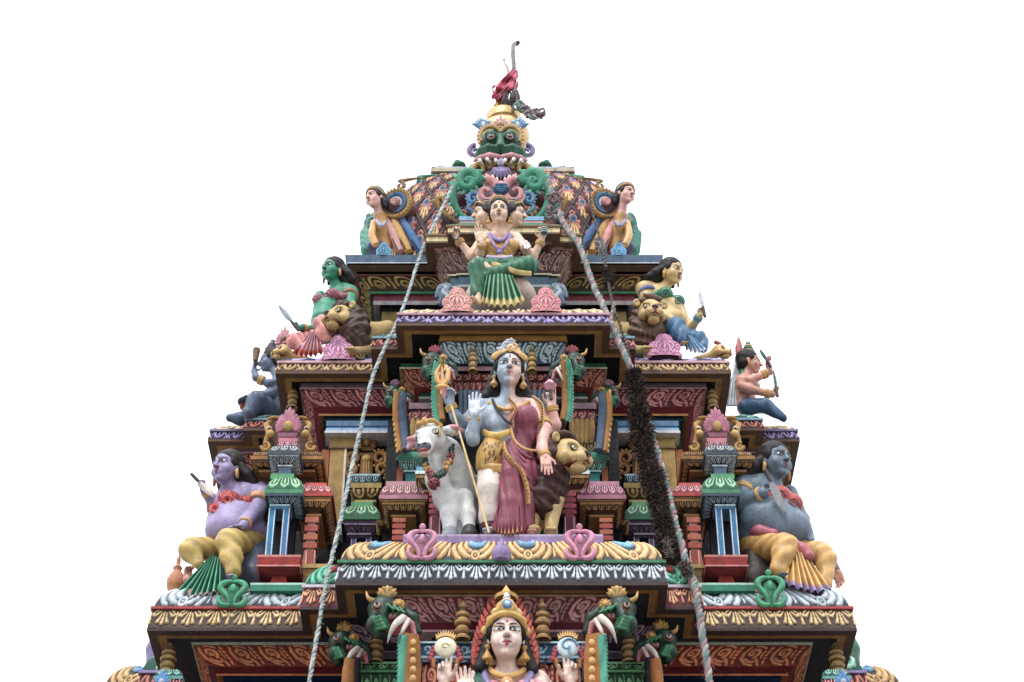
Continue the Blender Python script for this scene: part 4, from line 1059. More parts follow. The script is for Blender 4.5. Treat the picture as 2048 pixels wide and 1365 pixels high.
def face_paint(name, S, f, parent, iris=(60, 44, 36), brow=(30, 24, 24), lip=(160, 56, 60), bindi=(170, 40, 44), tilak=None, white=(236, 232, 224), bscale=1.0):
    """eyes, lids, brows and forehead mark laid on the sculpted head as thin paint films"""
    m = (np.abs((S.v - f.c)) < f.H * .8).all(1); keep = m[S.F].all(1); Fk = S.F[keep]
    bv = BVHTree.FromPolygons([tuple(q) for q in S.v[m]], (np.cumsum(m) - 1)[Fk].tolist())
    mb = MB(); H = f.H; dirn = Vector(f.R @ np.array([0, 1, 0]))
    def pt(x, z, off):
        o = Vector(f(x, -1.0, z)); hit = bv.ray_cast(o, dirn, H * 1.5)
        if hit[0] is None: return Vector(f(x, -.2, z))
        return hit[0] - dirn * off * H
    def fill(poly, col, off, c=None, rings=3):
        cx = sum(p[0] for p in poly) / len(poly) if c is None else c[0]; cz = sum(p[1] for p in poly) / len(poly) if c is None else c[1]
        P = np.array([[tuple(pt(cx + (x - cx) * t, cz + (z - cz) * t, off)) for x, z in poly] for t in np.linspace(1, .04, rings)])
        mb.grid(P, col, closed_u=True); mb.f.append(np.array([mb.n - len(poly) + np.arange(len(poly))]))
    def stroke(line, wid, col, off):
        a = np.array(line, float); t = np.gradient(a, axis=0); t /= np.linalg.norm(t, axis=1)[:, None] + 1e-9; nn = np.stack([-t[:, 1], t[:, 0]], 1); w = np.array(wid)[:, None] if not np.isscalar(wid) else wid
        P = np.array([[tuple(pt(x, z, off)) for x, z in (a + nn * w * q)] for q in (-1, 0, 1)]); mb.grid(P, col)
    for sx in (-1, 1):
        mb.seg('eye')
        ex, ez = sx * .138, .508
        tt = np.linspace(0, 2 * math.pi, 20, endpoint=False)
        alm = [(ex + .092 * math.cos(t), ez + (.040 if math.sin(t) > 0 else .030) * math.sin(t) * (1 - .25 * math.cos(t) ** 2) + sx * .06 * (.09 * math.cos(t))) for t in tt]
        fill(alm, (44, 36, 36), .004, rings=2)
        fill([(ex + (x - ex) * .86, ez + (z - ez) * .8) for x, z in alm], white, .009)
        fill([(ex + .034 * math.cos(t), ez + .003 + .031 * math.sin(t)) for t in tt], iris, .014)
        fill([(ex + .015 * math.cos(t), ez + .004 + .014 * math.sin(t)) for t in tt], (16, 14, 14), .018)
        L = [(ex + .105 * q, ez + .006 + .042 * (1 - q * q) + sx * .006 * q) for q in np.linspace(-1, 1, 11)]
        stroke(L, [.004, .008, .011, .012, .012, .012, .012, .012, .011, .008, .004], (34, 26, 28), .013)
        mb.seg('eyebrow')
        B = [(sx * (.045 + .2 * q), .585 + .055 * math.sin(q * 2.4) * 1.0 - .02 * q) for q in np.linspace(0, 1, 11)]
        stroke(B, [w * bscale for w in (.006, .013, .017, .018, .018, .016, .014, .012, .009, .006, .003)], brow, .012)
    mb.seg('mouth_line'); stroke([(x, .2335 - .006 * math.cos(x * 30) + abs(x) * .05) for x in np.linspace(-.1, .1, 13)], .0055, (70, 22, 30), .010)
    for sx in (-1, 1): mb.seg('nostril'); fill([(sx * .03 + .013 * math.cos(t), .338 + .007 * math.sin(t)) for t in np.linspace(0, 6, 8)], (90, 50, 50), .006, rings=2)
    mb.seg('forehead_mark')
    if bindi: fill([(.026 * math.cos(t), .665 + .03 * math.sin(t)) for t in np.linspace(0, 2 * math.pi, 14, endpoint=False)], bindi, .012)
    if tilak: stroke([(0, z) for z in np.linspace(.63, .76, 7)], [.004, .01, .014, .016, .013, .008, .004], tilak, .014)
    return mb.build('forehead_mark', M_FACE, parent, True, None)
def hair_cap(Sh, f, col=(34, 30, 32), locks=(), hl=.8):
    H = f.H; gro = lambda x, y, z: .010 * H * np.sin(60 * np.arctan2(y, x + 1e-6)) if False else .006 * H * np.sin((z + x * .6) * 90 / H * .3)
    Sh.ell(f(0, .11, .70), f.sz(.375, .42, .365), col, .02 * H, f.R, disp=gro)
    Sh.ell(f(0, .2, .45), f.sz(.34, .28, .32), col, .06 * H, f.R, disp=gro)
    for sx in (-1, 1): Sh.ell(f(sx * .29, -.02, .60), f.sz(.07, .17, .2), col, .04 * H, f.R, disp=gro)
    for L in locks: Sh.chain([(f(*p[:3]), p[3] * H) for p in L], col, .03 * H, disp=gro)
    Sh.ell(f(0, -.42, .40), f.sz(.265, .36, .40), None, .03 * H, f.R, sub=True)
def earring(mb, f, col=(206, 160, 92), kind='jhumka', s=1.0):
    for sx in (-1, 1):
        mb.seg('earring'); c = Vector(f(sx * .335, -.02, .3)); H = f.H * s
        if kind == 'ring':
            mb.tube([c + Vector((.01 * sx, .07 * H * math.cos(a), -.06 * H + .09 * H * math.sin(a))) for a in np.linspace(0, 6.3, 14)], .03 * H, col, 8, up=(1, 0, 0)); mb.ball(c, .04 * H, col, 8)
        else:
            mb.ball(c, .045 * H, col, 10); mb.lathe(c + Vector((0, 0, -.26 * H)), [(.005, 0), (.05 * H, .01 * H), (.085 * H, .03 * H), (.08 * H, .08 * H), (.045 * H, .14 * H), (.02 * H, .2 * H), (.03 * H, .24 * H)], col, 12)
            mb.ball(c + Vector((0, 0, -.28 * H)), .025 * H, col, 8)
def nrm(v): v = np.array(tuple(v), float); return v / (np.linalg.norm(v) + 1e-9)
def hand(S, wrist, d, pal, L, col, side=1, curl=(.15, .15, .15, .15), thumb=.3, spread=.12, nail=None, k=None):
    """wrist position, finger direction, palm normal, side=+1 thumb toward cross(d, pal)"""
    d = nrm(d); pal = np.array(tuple(pal), float); pal = nrm(pal - d * (pal @ d)); t = np.cross(d, pal) * side; w = np.array(tuple(wrist), float)
    R = np.stack([t, pal, d], 1)
    S.cap(w - d * .08 * L, w + d * .08 * L, .15 * L, .15 * L, col, .04 * L)
    S.box(w + d * .30 * L, (.215 * L, .085 * L, .25 * L), .07 * L, col, .05 * L, R)
    S.ell(w + d * .22 * L + t * .12 * L + pal * .05 * L, (.1 * L, .07 * L, .16 * L), col, .04 * L, R)
    tips = []
    for i, (ln, cu) in enumerate(zip((.40, .46, .43, .33), curl)):
        o = (.165, .055, -.055, -.16)[i]
        b = w + d * (.50 if i in (1, 2) else .48) * L + t * o * L
        dr = nrm(d + t * (o * spread * 6)); a = 0; p = b; r = (.058, .06, .057, .05)[i] * L
        for j, fr in enumerate((.42, .32, .26)):
            a += cu * (1.0 if j == 0 else 1.1); q = p + (dr * math.cos(a) + pal * math.sin(a)) * ln * fr * L
            S.cap(p, q, r * (1 - .08 * j), r * (1 - .08 * (j + 1)), col, .012 * L); p = q
        tips.append((p, r * .8, dr * math.cos(a) + pal * math.sin(a), pal))
    p = w + d * .14 * L + t * .17 * L; q = p + (t * .7 + d * .6 + pal * thumb) * .22 * L; e = q + (t * (.35 - thumb * .4) + d * .75 + pal * thumb * 1.2) * .17 * L
    S.cap(p, q, .075 * L, .065 * L, col, .03 * L); S.cap(q, e, .062 * L, .045 * L, col, .012 * L)
    if nail:
        for p, r, dd, pl in tips: S.ell(p + dd * r * .3 - pl * r * .3, (r * .75, r * .75, r * .75), nail, 0, paint=True)
    return w + d * .42 * L + pal * .12 * L
def foot(S, ankle, d, L, col, up=(0, 0, 1), toes=True):
    d = nrm(d); u = np.array(up, float); u = nrm(u - d * (u @ d)); t = np.cross(d, u); a = np.array(tuple(ankle), float)
    R = np.stack([t, d, u], 1); heel = a - u * .18 * L - d * .12 * L; ball_ = a - u * .24 * L + d * .45 * L
    S.cap(a, heel, .14 * L, .14 * L, col, .05 * L); S.cap(heel, ball_, .12 * L, .12 * L, col, .05 * L); S.ell(ball_ - d * .02 * L, (.2 * L, .22 * L, .1 * L), col, .05 * L, R)
    for i in range(5):
        o = (-.15 + .075 * i) * L; S.cap(ball_ + t * o + d * .1 * L, ball_ + t * o + d * (.26 - abs(i - 1.2) * .025) * L, (.052 if i else .06) * L, (.042 if i else .055) * L, col, .012 * L)
def bands(mb, a, b, ra, n=3, gap=.018, col=(206, 162, 92), th=.011, t0=.85):
    a = Vector(tuple(a)); b = Vector(tuple(b)); d = (b - a).normalized(); mb.seg('bangle')
    for i in range(n):
        c = a.lerp(b, t0) + d * gap * (i - (n - 1) / 2)
        u = d.orthogonal().normalized(); w = d.cross(u)
        mb.tube([c + (u * math.cos(t) + w * math.sin(t)) * ra for t in np.linspace(0, 2 * math.pi, 18)], th, col, 8, up=tuple(d), cap=False)
def necklace(mb, pts, r, col, n=40, ball=None):
    """smooth curve through control points, rope of beads"""
    P = smooth_path(pts, n); mb.seg('necklace')
    if ball:
        for p in P: mb.ball(p, ball, col, 7)
    else: mb.tube(P, r, col, 8)
def cloth(mb, top, bot, col, hem=None, npl=8, amp=.02, nu=90, nv=14, hemfrac=.12, bulge=0.0, th=.012, stripe=None):
    """pleated cloth between two control curves"""
    A = np.array([tuple(p) for p in smooth_path(top, nu)]); B = np.array([tuple(p) for p in smooth_path(bot, nu)])
    v = np.linspace(0, 1, nv)[:, None, None]; P = A[None] * (1 - v) + B[None] * v
    ph = np.linspace(0, 1, nu) * npl * 2 * math.pi; wv = (np.abs(np.sin(ph / 2)) * 2 - 1)
    P[:, :, 1] -= amp * (.25 + .75 * v[:, :, 0]) * wv[None] + bulge * np.sin(v[:, :, 0] * math.pi)
    C = np.tile(np.array(srgb(col)), (nv, nu, 1))
    if stripe:
        C[:, wv > .86] = srgb(stripe)
    if hem: C[v[:, 0, 0] > 1 - hemfrac] = srgb(hem)
    mb.grid(P, C)
    Q = P.copy(); Q[:, :, 1] += th; mb.grid(Q, C * .8)
    for a, b in ((P[0], Q[0]), (P[-1], Q[-1])): mb.grid(np.stack([a, b]), np.tile(C[-1][None], (2, 1, 1)).reshape(-1, 3))
    for j in (0, -1): mb.grid(np.stack([P[:, j], Q[:, j]], 1), np.repeat(C[:, j][:, None], 2, 1))
class Fig:
    """figure measured on the photograph: J(px, py, dy) gives the joint at depth y0 + dy"""
    def __init__(s, y0): s.y0 = y0
    def __call__(s, px, py, dy=0.0): return np.array(tuple(W(px, py, s.y0 + dy)))
    def m(s, px): return px * Sp(s.y0)
def blade(mb, hnd, dr, L, w, col=(150, 156, 162), hl=.12, hc=(60, 40, 34), side=(0, 1, 0)):
    """dagger: handle through the fist, flat leaf blade"""
    d = Vector(tuple(nrm(dr))); h = Vector(tuple(hnd)); s = Vector(side); s = (s - d * s.dot(d)).normalized(); t = d.cross(s)
    mb.tube([h - d * hl, h - d * hl * .2, h + d * .02], [.018, .02, .016], hc, 10)
    A = []
    for q, ww in ((0, .45), (.12, .8), (.35, 1.0), (.6, .9), (.8, .6), (.93, .3), (1, .02)):
        c = h + d * (q * L + .02); A.append([tuple(c + t * w * ww), tuple(c - s * .012), tuple(c - t * w * ww), tuple(c + s * .012)])
    mb.grid(np.array(A), col, closed_u=True)
# ================================================================== STANDING HALF-BLUE, HALF-ROSE STATUE
def statue_standing():
    y0 = YL + .22
    J = Fig(y0); BL = (156, 172, 186); PK = (226, 172, 158); zf = ZL
    T = thing('standing_statue', 'standing four-armed statue, half blue grey in leopard skin, half rose in a maroon sari', 'statue', tuple(J(1010, 1072, 0)))
    f = Fr(J(1018, 742, -.06), 86 * Sp(y0), rot(3, -5, 2))
    S = Sculpt(.0085); half = lambda a, b: None
    head_shape(S, f, BL, lip=(176, 84, 80), neck=(J(1015, 804, .03), .078))
    c = BL
    S.ell(J(990, 842, .0), (.155, .14, .19), c, .05); S.ell(J(1035, 842, .0), (.16, .15, .19), PK, .05)
    S.ell(J(1050, 832, -.15), (.115, .10, .12), PK, .05); S.ell(J(995, 850, -.09), (.10, .07, .09), BL, .05)
    S.cap(J(960, 812, .05), J(1066, 812, .05), .085, .085, c, .06)
    S.ell(J(1002, 888, -.02), (.135, .12, .15), c, .06); S.ell(J(1012, 930, .0), (.20, .16, .15), (196, 150, 80), .06)
    # legs (left one shows white through the fine cloth)
    WL = (222, 208, 196)
    S.chain([(J(985, 930, 0), .15), (J(982, 980, -.06), .13), (J(980, 1035, -.02), .10), (J(980, 1058, 0), .075)], WL, .05)
    S.chain([(J(1040, 940, 0), .15), (J(1045, 1000, -.02), .12), (J(1050, 1058, 0), .10)], (130, 62, 76), .05)
    foot(S, J(980, 1062, -.02), (-.15, -1, -.1), .26, BL); foot(S, J(1055, 1066, .0), (.3, -1, 0), .22, PK)
    # arms: front left raised palm, rear left holding the staff, front right lowered, rear right raised
    S.chain([(J(962, 815, .05), .085), (J(945, 868, -.02), .07), (J(946, 880, -.1), .062), (J(948, 832, -.2), .045)], BL, .03)
    hand(S, J(948, 830, -.2), (0.02, -.05, 1), (0, -1, 0), .27, (196, 200, 214), side=1, curl=(.06, .04, .05, .08), thumb=.0)
    S.chain([(J(960, 818, .12), .08), (J(925, 850, .1), .07), (J(912, 835, .02), .055), (J(901, 812, -.04), .046)], (120, 136, 150), .03)
    hand(S, J(900, 812, -.05), (-.05, -.3, 1), (.5, -.9, 0), .24, BL, side=-1, curl=(.6, .7, .8, .9), thumb=.6)
    S.chain([(J(1070, 818, .04), .09), (J(1088, 860, -.04), .072), (J(1084, 900, -.15), .055), (J(1090, 914, -.19), .045)], PK, .03)
    hand(S, J(1090, 912, -.2), (.08, -.15, -1), (-.1, 1, 0), .25, PK, side=1, curl=(.1, .1, .12, .15), thumb=.1, nail=(150, 40, 50))
    S.chain([(J(1072, 820, .12), .08), (J(1100, 872, .1), .07), (J(1110, 850, .02), .058), (J(1103, 812, -.06), .045)], PK, .03)
    hand(S, J(1103, 812, -.06), (0, -.1, 1), (-.2, -1, 0), .23, PK, side=-1, curl=(1.0, 1.2, .3, .2), thumb=.8)
    # right half of the head and neck is rose; done as paint over everything right of the mid plane
    xm = f.c[0] + .008
    S.add('p', (222, 186, 174), 0, f.c + np.array([.0, -.4, -.42]), f.c + np.array([.4, .3, .2]), lambda x, y, z: np.where(x > xm, -1.0, 1.0), paint=True)
    body = S.build('body', T)
    face_paint('face_paint', S, f, T, tilak=(120, 40, 44), bindi=None, bscale=1.25)
    # hair
    Sh = Sculpt(.009)
    hair_cap(Sh, f, locks=[[(s * .30, .1, .55, .10), (s * .36, .1, .25, .11), (s * .42, .12, .0, .12), (s * .52, .12, -.18, .12), (s * .62, .12, -.26, .07)] for s in (-1, 1)] + [[(s * .2, .2, .3, .12), (s * .3, .2, -.05, .12), (s * .36, .2, -.2, .08)] for s in (-1, 1)])
    Sh.build('hair', T, M_HAIR)
    mb = MB(); H = f.H   # crown, matted topknot, crescent
    for i in range(9):
        a = math.radians(15 + 150 * i / 8); p = Vector(f(.36 * math.cos(a), -.2 + .05 * abs(math.cos(a)), .72 + .16 * math.sin(a))); mb.ball(p, (.035, .03, .04), (206, 160, 88), 8)
    mb.ball(f(0, -.3, .93), (.04, .03, .05), (226, 184, 112), 10); mb.ball(f(0, -.33, .93), (.018, .02, .02), (190, 60, 60), 8)
    for i in range(3): mb.ball(f(.2 + .03 * i, -.1, .95 - .1 * i), (.03, .03, .04), (206, 160, 92), 8)
    mb.seg('topknot')
    for (x, y_, z, r) in ((0, .05, 1.0, .13), (-.1, .0, 1.02, .09), (.1, .0, 1.0, .09), (-.05, .0, 1.14, .10), (.06, .0, 1.12, .08), (0, .02, 1.24, .075)):
        mb.tube([Vector(f(x + r * 1.1 * math.cos(a), y_ - .06, z + r * .55 * math.sin(a))) for a in np.linspace(0, 6.3, 14)], .028, (150, 160, 172) if x <= 0 else (196, 160, 100), 8, up=(0, 1, 0)); mb.ball(f(x, y_, z), (r * f.H * 1.1, r * f.H, r * f.H * .8), (118, 130, 146), 12)
    mb.tube([f(.02, -.02, 1.28), f(.02, -.02, 1.4)], [.03, .003], (206, 160, 92), 8)
    mb.seg('crescent'); mb.tube([Vector(f(-.06 + .17 * math.cos(a), -.1, 1.12 + .15 * math.sin(a))) for a in np.linspace(-2.9, .1, 14)], [.003 + .018 * math.sin(math.pi * i / 13) for i in range(14)], (200, 204, 212), 8)
    mb.seg('hair_snake'); mb.tube([Vector(f(-.26 + .05 * math.cos(a), -.05, .98 + .12 * a * .3)) for a in np.linspace(0, 3, 8)], [.03, .032, .03, .026, .022, .018, .012, .005], (150, 156, 160), 8)
    mb.seg('hair_ribbon'); mb.tube([Vector(f(.28, -.02, .8)), Vector(f(.33, -.02, .65)), Vector(f(.32, 0, .5))], [.03, .035, .02], (190, 196, 200), 8)
    mb.build('crown', M_STAT, T)
    mb = MB(); earring(mb, f); mb.build('earrings', M_STAT, T)
    # maroon sari: skirt with folds, bodice and sash
    ma = (132, 58, 76); SK = Sculpt(.009)
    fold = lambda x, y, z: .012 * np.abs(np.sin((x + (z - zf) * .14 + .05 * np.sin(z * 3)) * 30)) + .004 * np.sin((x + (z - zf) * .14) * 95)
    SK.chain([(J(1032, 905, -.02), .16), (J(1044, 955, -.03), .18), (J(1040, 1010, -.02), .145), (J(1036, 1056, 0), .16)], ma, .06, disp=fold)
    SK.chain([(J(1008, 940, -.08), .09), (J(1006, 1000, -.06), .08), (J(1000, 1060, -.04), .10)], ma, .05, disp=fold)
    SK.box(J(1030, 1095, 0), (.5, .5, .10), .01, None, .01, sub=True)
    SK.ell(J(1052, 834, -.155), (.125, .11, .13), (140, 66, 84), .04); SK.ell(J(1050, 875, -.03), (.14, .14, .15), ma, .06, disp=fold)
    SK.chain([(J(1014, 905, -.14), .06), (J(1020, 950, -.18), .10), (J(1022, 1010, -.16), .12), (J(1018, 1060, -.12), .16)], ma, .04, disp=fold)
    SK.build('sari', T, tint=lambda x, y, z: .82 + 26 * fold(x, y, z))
    mb = MB(); cloth(mb, [J(1008, 905, -.2), J(1020, 912, -.24), J(1036, 925, -.22)], [J(988, 1064, -.16), J(1004, 1070, -.22), J(1024, 1070, -.24), J(1046, 1064, -.20)], (126, 56, 74), hem=(206, 160, 110), npl=8, amp=.04, hemfrac=.045, stripe=(168, 96, 112)); mb.build('pleated_cloth', M_STAT, T)
    mb = MB()
    for i in range(6):
        mb.tube(smooth_path([J(1022, 868 + i * 4, -.19), J(1036, 888 + i * 9, -.215), J(1054, 900 + i * 13, -.2), J(1072, 902 + i * 17, -.1)], 16), [.004 + .010 * math.sin(math.pi * k / 15) for k in range(16)], (156, 84, 102), 6)
    mb.build('sari_fold', M_STAT, T)
    mb = MB(); G = (196, 150, 84)
    for P, r in (([J(1008, 888, -.2), J(1012, 908, -.26), J(1030, 930, -.26), J(1046, 950, -.24), J(1056, 985, -.21), J(1056, 1010, -.19)], .034), ([J(1018, 800, -.14), J(1032, 818, -.22), J(1024, 838, -.24), J(1020, 848, -.2)], .022), ([J(1064, 796, .0), J(1082, 812, -.08), J(1084, 845, -.1), J(1076, 876, -.1)], .03)):
        mb.seg('sari_border'); mb.tube(smooth_path(P, 24), r, G, 8, flat=.5)
        for p in smooth_path(P, 20): mb.ball(p + Vector((0, -.022, 0)), .012, (150, 96, 50), 6)
    necklace(mb, [J(1022, 858, -.2), J(1030, 882, -.22), J(1050, 898, -.22), J(1072, 902, -.16)], .0, (206, 162, 100), 26, .014)
    mb.build('sari_border', M_STAT, T)
    # leopard skin on the other thigh and gold waistband
    SL = Sculpt(.009); OC = (190, 148, 76)
    SL.chain([(J(990, 890, -.03), .125), (J(986, 915, -.05), .155), (J(980, 932, -.05), .14)], OC, .05)
    for i in range(26):
        px, py = rnd.uniform(962, 1012), rnd.uniform(886, 936); SL.ell(J(px, py, -.19), (.010, .08, .024), (92, 60, 34), 0, rot(0, 0, 15), paint=True)
    for i in range(7): SL.cap(J(966 + i * 7, 934, -.13 - .012 * min(i, 3)), J(967 + i * 7, 944 + (i % 2) * 5, -.13 - .012 * min(i, 3)), .03, .008, OC, .015)
    SL.build('leopard_skin', T)
    mb = MB(); mb.seg('waistband'); mb.tube(smooth_path([J(966, 864, -.06), J(978, 870, -.15), J(1000, 871, -.19), J(1020, 864, -.18)], 16), .034, (214, 174, 92), 10, flat=.4)
    necklace(mb, [J(978, 806, -.05), J(1000, 816, -.14), J(1016, 819, -.16), J(1040, 812, -.14), J(1058, 804, -.05)], .02, (206, 160, 88), 24)
    for a, b, r in ((J(945, 868, -.02), J(948, 832, -.2), .055), (J(912, 835, .02), J(901, 812, -.04), .054), (J(1084, 900, -.15), J(1090, 914, -.19), .052), (J(1110, 850, .02), J(1103, 812, -.06), .056)): bands(mb, a, b, r, 3)
    bands(mb, J(1070, 818, .04), J(1088, 860, -.04), .088, 3, t0=.8)
    mb.build('jewellery', M_STAT, T)
    mb = MB(); necklace(mb, [J(985, 800, -.1), J(992, 815, -.17), J(1008, 838, -.22), J(1022, 848, -.23)], 0, (44, 44, 50), 26, .016); mb.build('bead_string', M_STAT, T)
    for a, b in ((J(980, 1052, 0), J(980, 1060, 0)),):
        mb = MB(); bands(mb, a, b, .085, 2, .03, (90, 50, 60), .016, .5); mb.build('anklet', M_STAT, T)
    # trident staff held in the rear left hand
    R = thing('trident_staff', 'thin gold staff with a leaf-shaped head leaning past the bull in the standing statue\'s hand', 'staff', tuple(J(978, 1068, -.3)))
    mb = MB(); mb.tube([J(978, 1066, -.34), J(903, 812, -.16)], .011, (206, 176, 112), 8); mb.build('shaft', M_STAT, R)
    mb = MB(); GG = (206, 156, 88)
    for s in (-1, 1): mb.tube([J(885, 772, -.12), J(885 + s * 11, 760, -.12), J(885 + s * 12, 745, -.12), J(885 + s * 4, 728, -.12)], [.024, .027, .024, .004], GG, 10)
    mb.tube([J(885, 790, -.12), J(885, 755, -.12), J(884, 732, -.12)], [.024, .02, .004], GG, 10); mb.ball(J(885, 775, -.12), (.075, .04, .03), GG, 12); mb.tube([J(890, 796, -.12), J(886, 778, -.12)], .03, (176, 90, 100), 8)
    mb.build('trident_head', M_STAT, R)
    # lotus bud
    L = thing('lotus_bud', 'small pink lotus bud held up in the standing statue\'s right rear hand', 'flower', tuple(J(1101, 790, -.12)))
    mb = MB(); c = Vector(tuple(J(1100, 772, -.13)))
    for i in range(7):
        a = i / 7 * 6.28; mb.tube([c + Vector((.01 * math.cos(a), .01 * math.sin(a), -.05)), c + Vector((.045 * math.cos(a), .045 * math.sin(a), 0)), c + Vector((.012 * math.cos(a), .012 * math.sin(a), .075))], [.012, .028, .003], (206, 150, 164), 8)
    mb.tube([c + Vector((0, 0, -.05)), c + Vector((.01, 0, -.17))], .016, (44, 60, 50), 8); mb.build('bud', M_STAT, L)
    return J
JS = statue_standing()
# ------------------------------------------------------------------ lions and bull
def beast_eyes(mb, f, pts, r, white=(226, 214, 186), iris=(70, 84, 70)):
    for p in pts:
        mb.seg('eye'); c = np.array(f(*p)); d = f.R @ np.array([np.sign(p[0]) * .45, -1, .12]); d = d / np.linalg.norm(d); R = f.R
        mb.ball(c, (r * 1.5, r * .7, r * .95), (40, 30, 28), 12, R=R); mb.ball(c + d * r * .22, (r * 1.25, r * .65, r * .72), white, 12, R=R)
        mb.ball(c + d * r * .6, r * .45, iris, 10); mb.ball(c + d * r * .88, r * .24, (16, 14, 14), 8)
def lion_head(S, f, col):
    H = f.H; E = lambda x, y, z, r, c=col, k=.06, **kw: S.ell(f(x, y, z), f.sz(*r), c, k * H, f.R, **kw)
    E(0, 0, .55, (.30, .34, .34)); E(0, -.3, .47, (.15, .22, .13), k=.1); 
    for sx in (-1, 1):
        E(sx * .1, -.44, .36, (.135, .16, .13)); E(sx * .21, -.16, .4, (.13, .16, .14), k=.08); E(sx * .14, -.28, .66, (.12, .08, .05))
        E(sx * .15, -.40, .56, (.09, .10, .06), sub=True, k=.04)
    E(0, -.36, .18, (.14, .17, .09), k=.04); E(0, -.3, .26, (.17, .2, .02), c=(110, 40, 44), k=.005, sub=False)
    S.chain([(f(-.22, -.34, .22), .018 * H), (f(-.15, -.5, .27), .018 * H), (f(-.06, -.57, .29), .016 * H), (f(0, -.585, .33), .02 * H), (f(.06, -.57, .29), .016 * H), (f(.15, -.5, .27), .018 * H), (f(.22, -.34, .22), .018 * H)], (130, 50, 52), 0.004)
    S.cap(f(0, -.6, .42), f(0, -.585, .33), .02 * H, .02 * H, (130, 50, 52), .004)
    E(0, -.56, .47, (.085, .06, .055), c=(46, 32, 34), k=.01)
def lion(name, label, yf, head, Hpx, R, manep, bodyp, legs, paws, col=(192, 162, 104), mane=(94, 70, 54), gold=(170, 130, 90), tail=None):
    J = Fig(yf); T = thing(name, label, 'lion statue', tuple(J(head[0], head[1] + Hpx * .6, .1)))
    f = Fr(J(*head), Hpx * Sp(yf), R); S = Sculpt(.009); lion_head(S, f, col)
    S.cap(f(0, .1, .4), J(*bodyp[0][:3]), .25 * f.H, J.m(bodyp[0][3]), col, .05)
    S.chain([(J(*b[:3]), J.m(b[3])) for b in bodyp], col, .06)
    for L in legs: S.chain([(J(*b[:3]), J.m(b[3])) for b in L], col, .03)
    for p in paws:
        c = J(*p[:3]); r = J.m(p[3]); S.ell(c, (r * 1.1, r * 1.3, r * .8), col, .02)
        for i in (-1, 0, 1): S.cap(c + np.array([i * r * .55 + p[4] * r * .5, -r * .8, -r * .1]), c + np.array([i * r * .6 + p[4] * r * .9, -r * 1.35, -r * .3]), r * .36, r * .3, col, .008)
    S.build('body', T)
    for sx in (-1, 1):
        E = Sculpt(.008); E.ell(f(sx * .34, .02, .80), f.sz(.10, .06, .11), col, .01, f.R); E.ell(f(sx * .34, -.05, .80), f.sz(.055, .05, .065), (120, 76, 62), .01, f.R, sub=True); E.build('ear', T)
    mb = MB(); beast_eyes(mb, f, [(-.155, -.315, .565), (.155, -.315, .565)], .058 * f.H); mb.build('eyes', M_FACE, T)
    M = Sculpt(.0075); H = f.H
    inv = f.R.T
    def fur(x, y, z):
        X = (inv[0, 0] * (x - f.c[0]) + inv[0, 1] * (y - f.c[1]) + inv[0, 2] * (z - f.c[2])); Y = (inv[1, 0] * (x - f.c[0]) + inv[1, 1] * (y - f.c[1]) + inv[1, 2] * (z - f.c[2])); Z = (inv[2, 0] * (x - f.c[0]) + inv[2, 1] * (y - f.c[1]) + inv[2, 2] * (z - f.c[2]))
        a = np.arctan2(Z + .0, X); r = np.sqrt(X * X + Z * Z)
        r = r / H; p1 = a * 17 + 3.0 * np.sin(r * 7 + Y * 3 / H); p2 = a * 31 - r * 9 + 2 * np.sin(Y * 9 / H)
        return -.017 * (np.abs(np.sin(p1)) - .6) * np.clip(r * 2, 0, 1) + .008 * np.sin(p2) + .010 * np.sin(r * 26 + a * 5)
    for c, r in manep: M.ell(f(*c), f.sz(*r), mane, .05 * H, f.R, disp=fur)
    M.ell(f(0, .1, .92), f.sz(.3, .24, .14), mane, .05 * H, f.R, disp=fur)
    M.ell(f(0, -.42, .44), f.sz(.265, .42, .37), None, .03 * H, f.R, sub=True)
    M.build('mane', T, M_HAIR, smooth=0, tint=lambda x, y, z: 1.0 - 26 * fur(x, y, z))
    if tail:
        mb = MB(); mb.tube(smooth_path([J(*t) for t in tail], 24), .03, col, 8); mb.build('tail', M_STAT, T)
    return T
YO2 = Ysolve(708, ZT2)            # seat line on the middle roof, outer bays
MP = [((0, .22, .45), (.50, .34, .62)), ((0, .05, .02), (.36, .34, .36))]
lion('lion_statue', 'golden lion with brown mane beside the seated green statue, face turned left', YO2 + .1, (684, 641, -.14), 82, rot(-38, -8), [((0.1, .25, .45), (.44, .34, .46)), ((0.22, .15, .15), (.42, .34, .40)), ((.2, .25, -.1), (.34, .3, .28))],
     [(712, 665, .25, 27), (745, 668, .45, 22), (775, 660, .6, 20)], [[(722, 680, .1, 11), (735, 700, -.05, 8), (708, 702, -.22, 8)]], [(704, 702, -.24, 9, -1)], mane=(84, 66, 58))
lion('lion_statue', 'golden lion with a shaggy brown mane facing forward beside the seated yellow statue', YO2 + .1, (1301, 630, -.14), 82, rot(8, -14), [((0, .25, .42), (.47, .34, .46)), ((-.05, .15, .1), (.46, .34, .42)), ((-.05, .2, -.12), (.36, .3, .3))],
     [(1285, 668, .25, 27), (1262, 668, .45, 22), (1235, 662, .6, 20)], [[(1268, 680, .1, 11), (1262, 698, -.05, 8), (1285, 700, -.22, 8)]], [(1290, 700, -.24, 9, 1)], mane=(104, 78, 62))
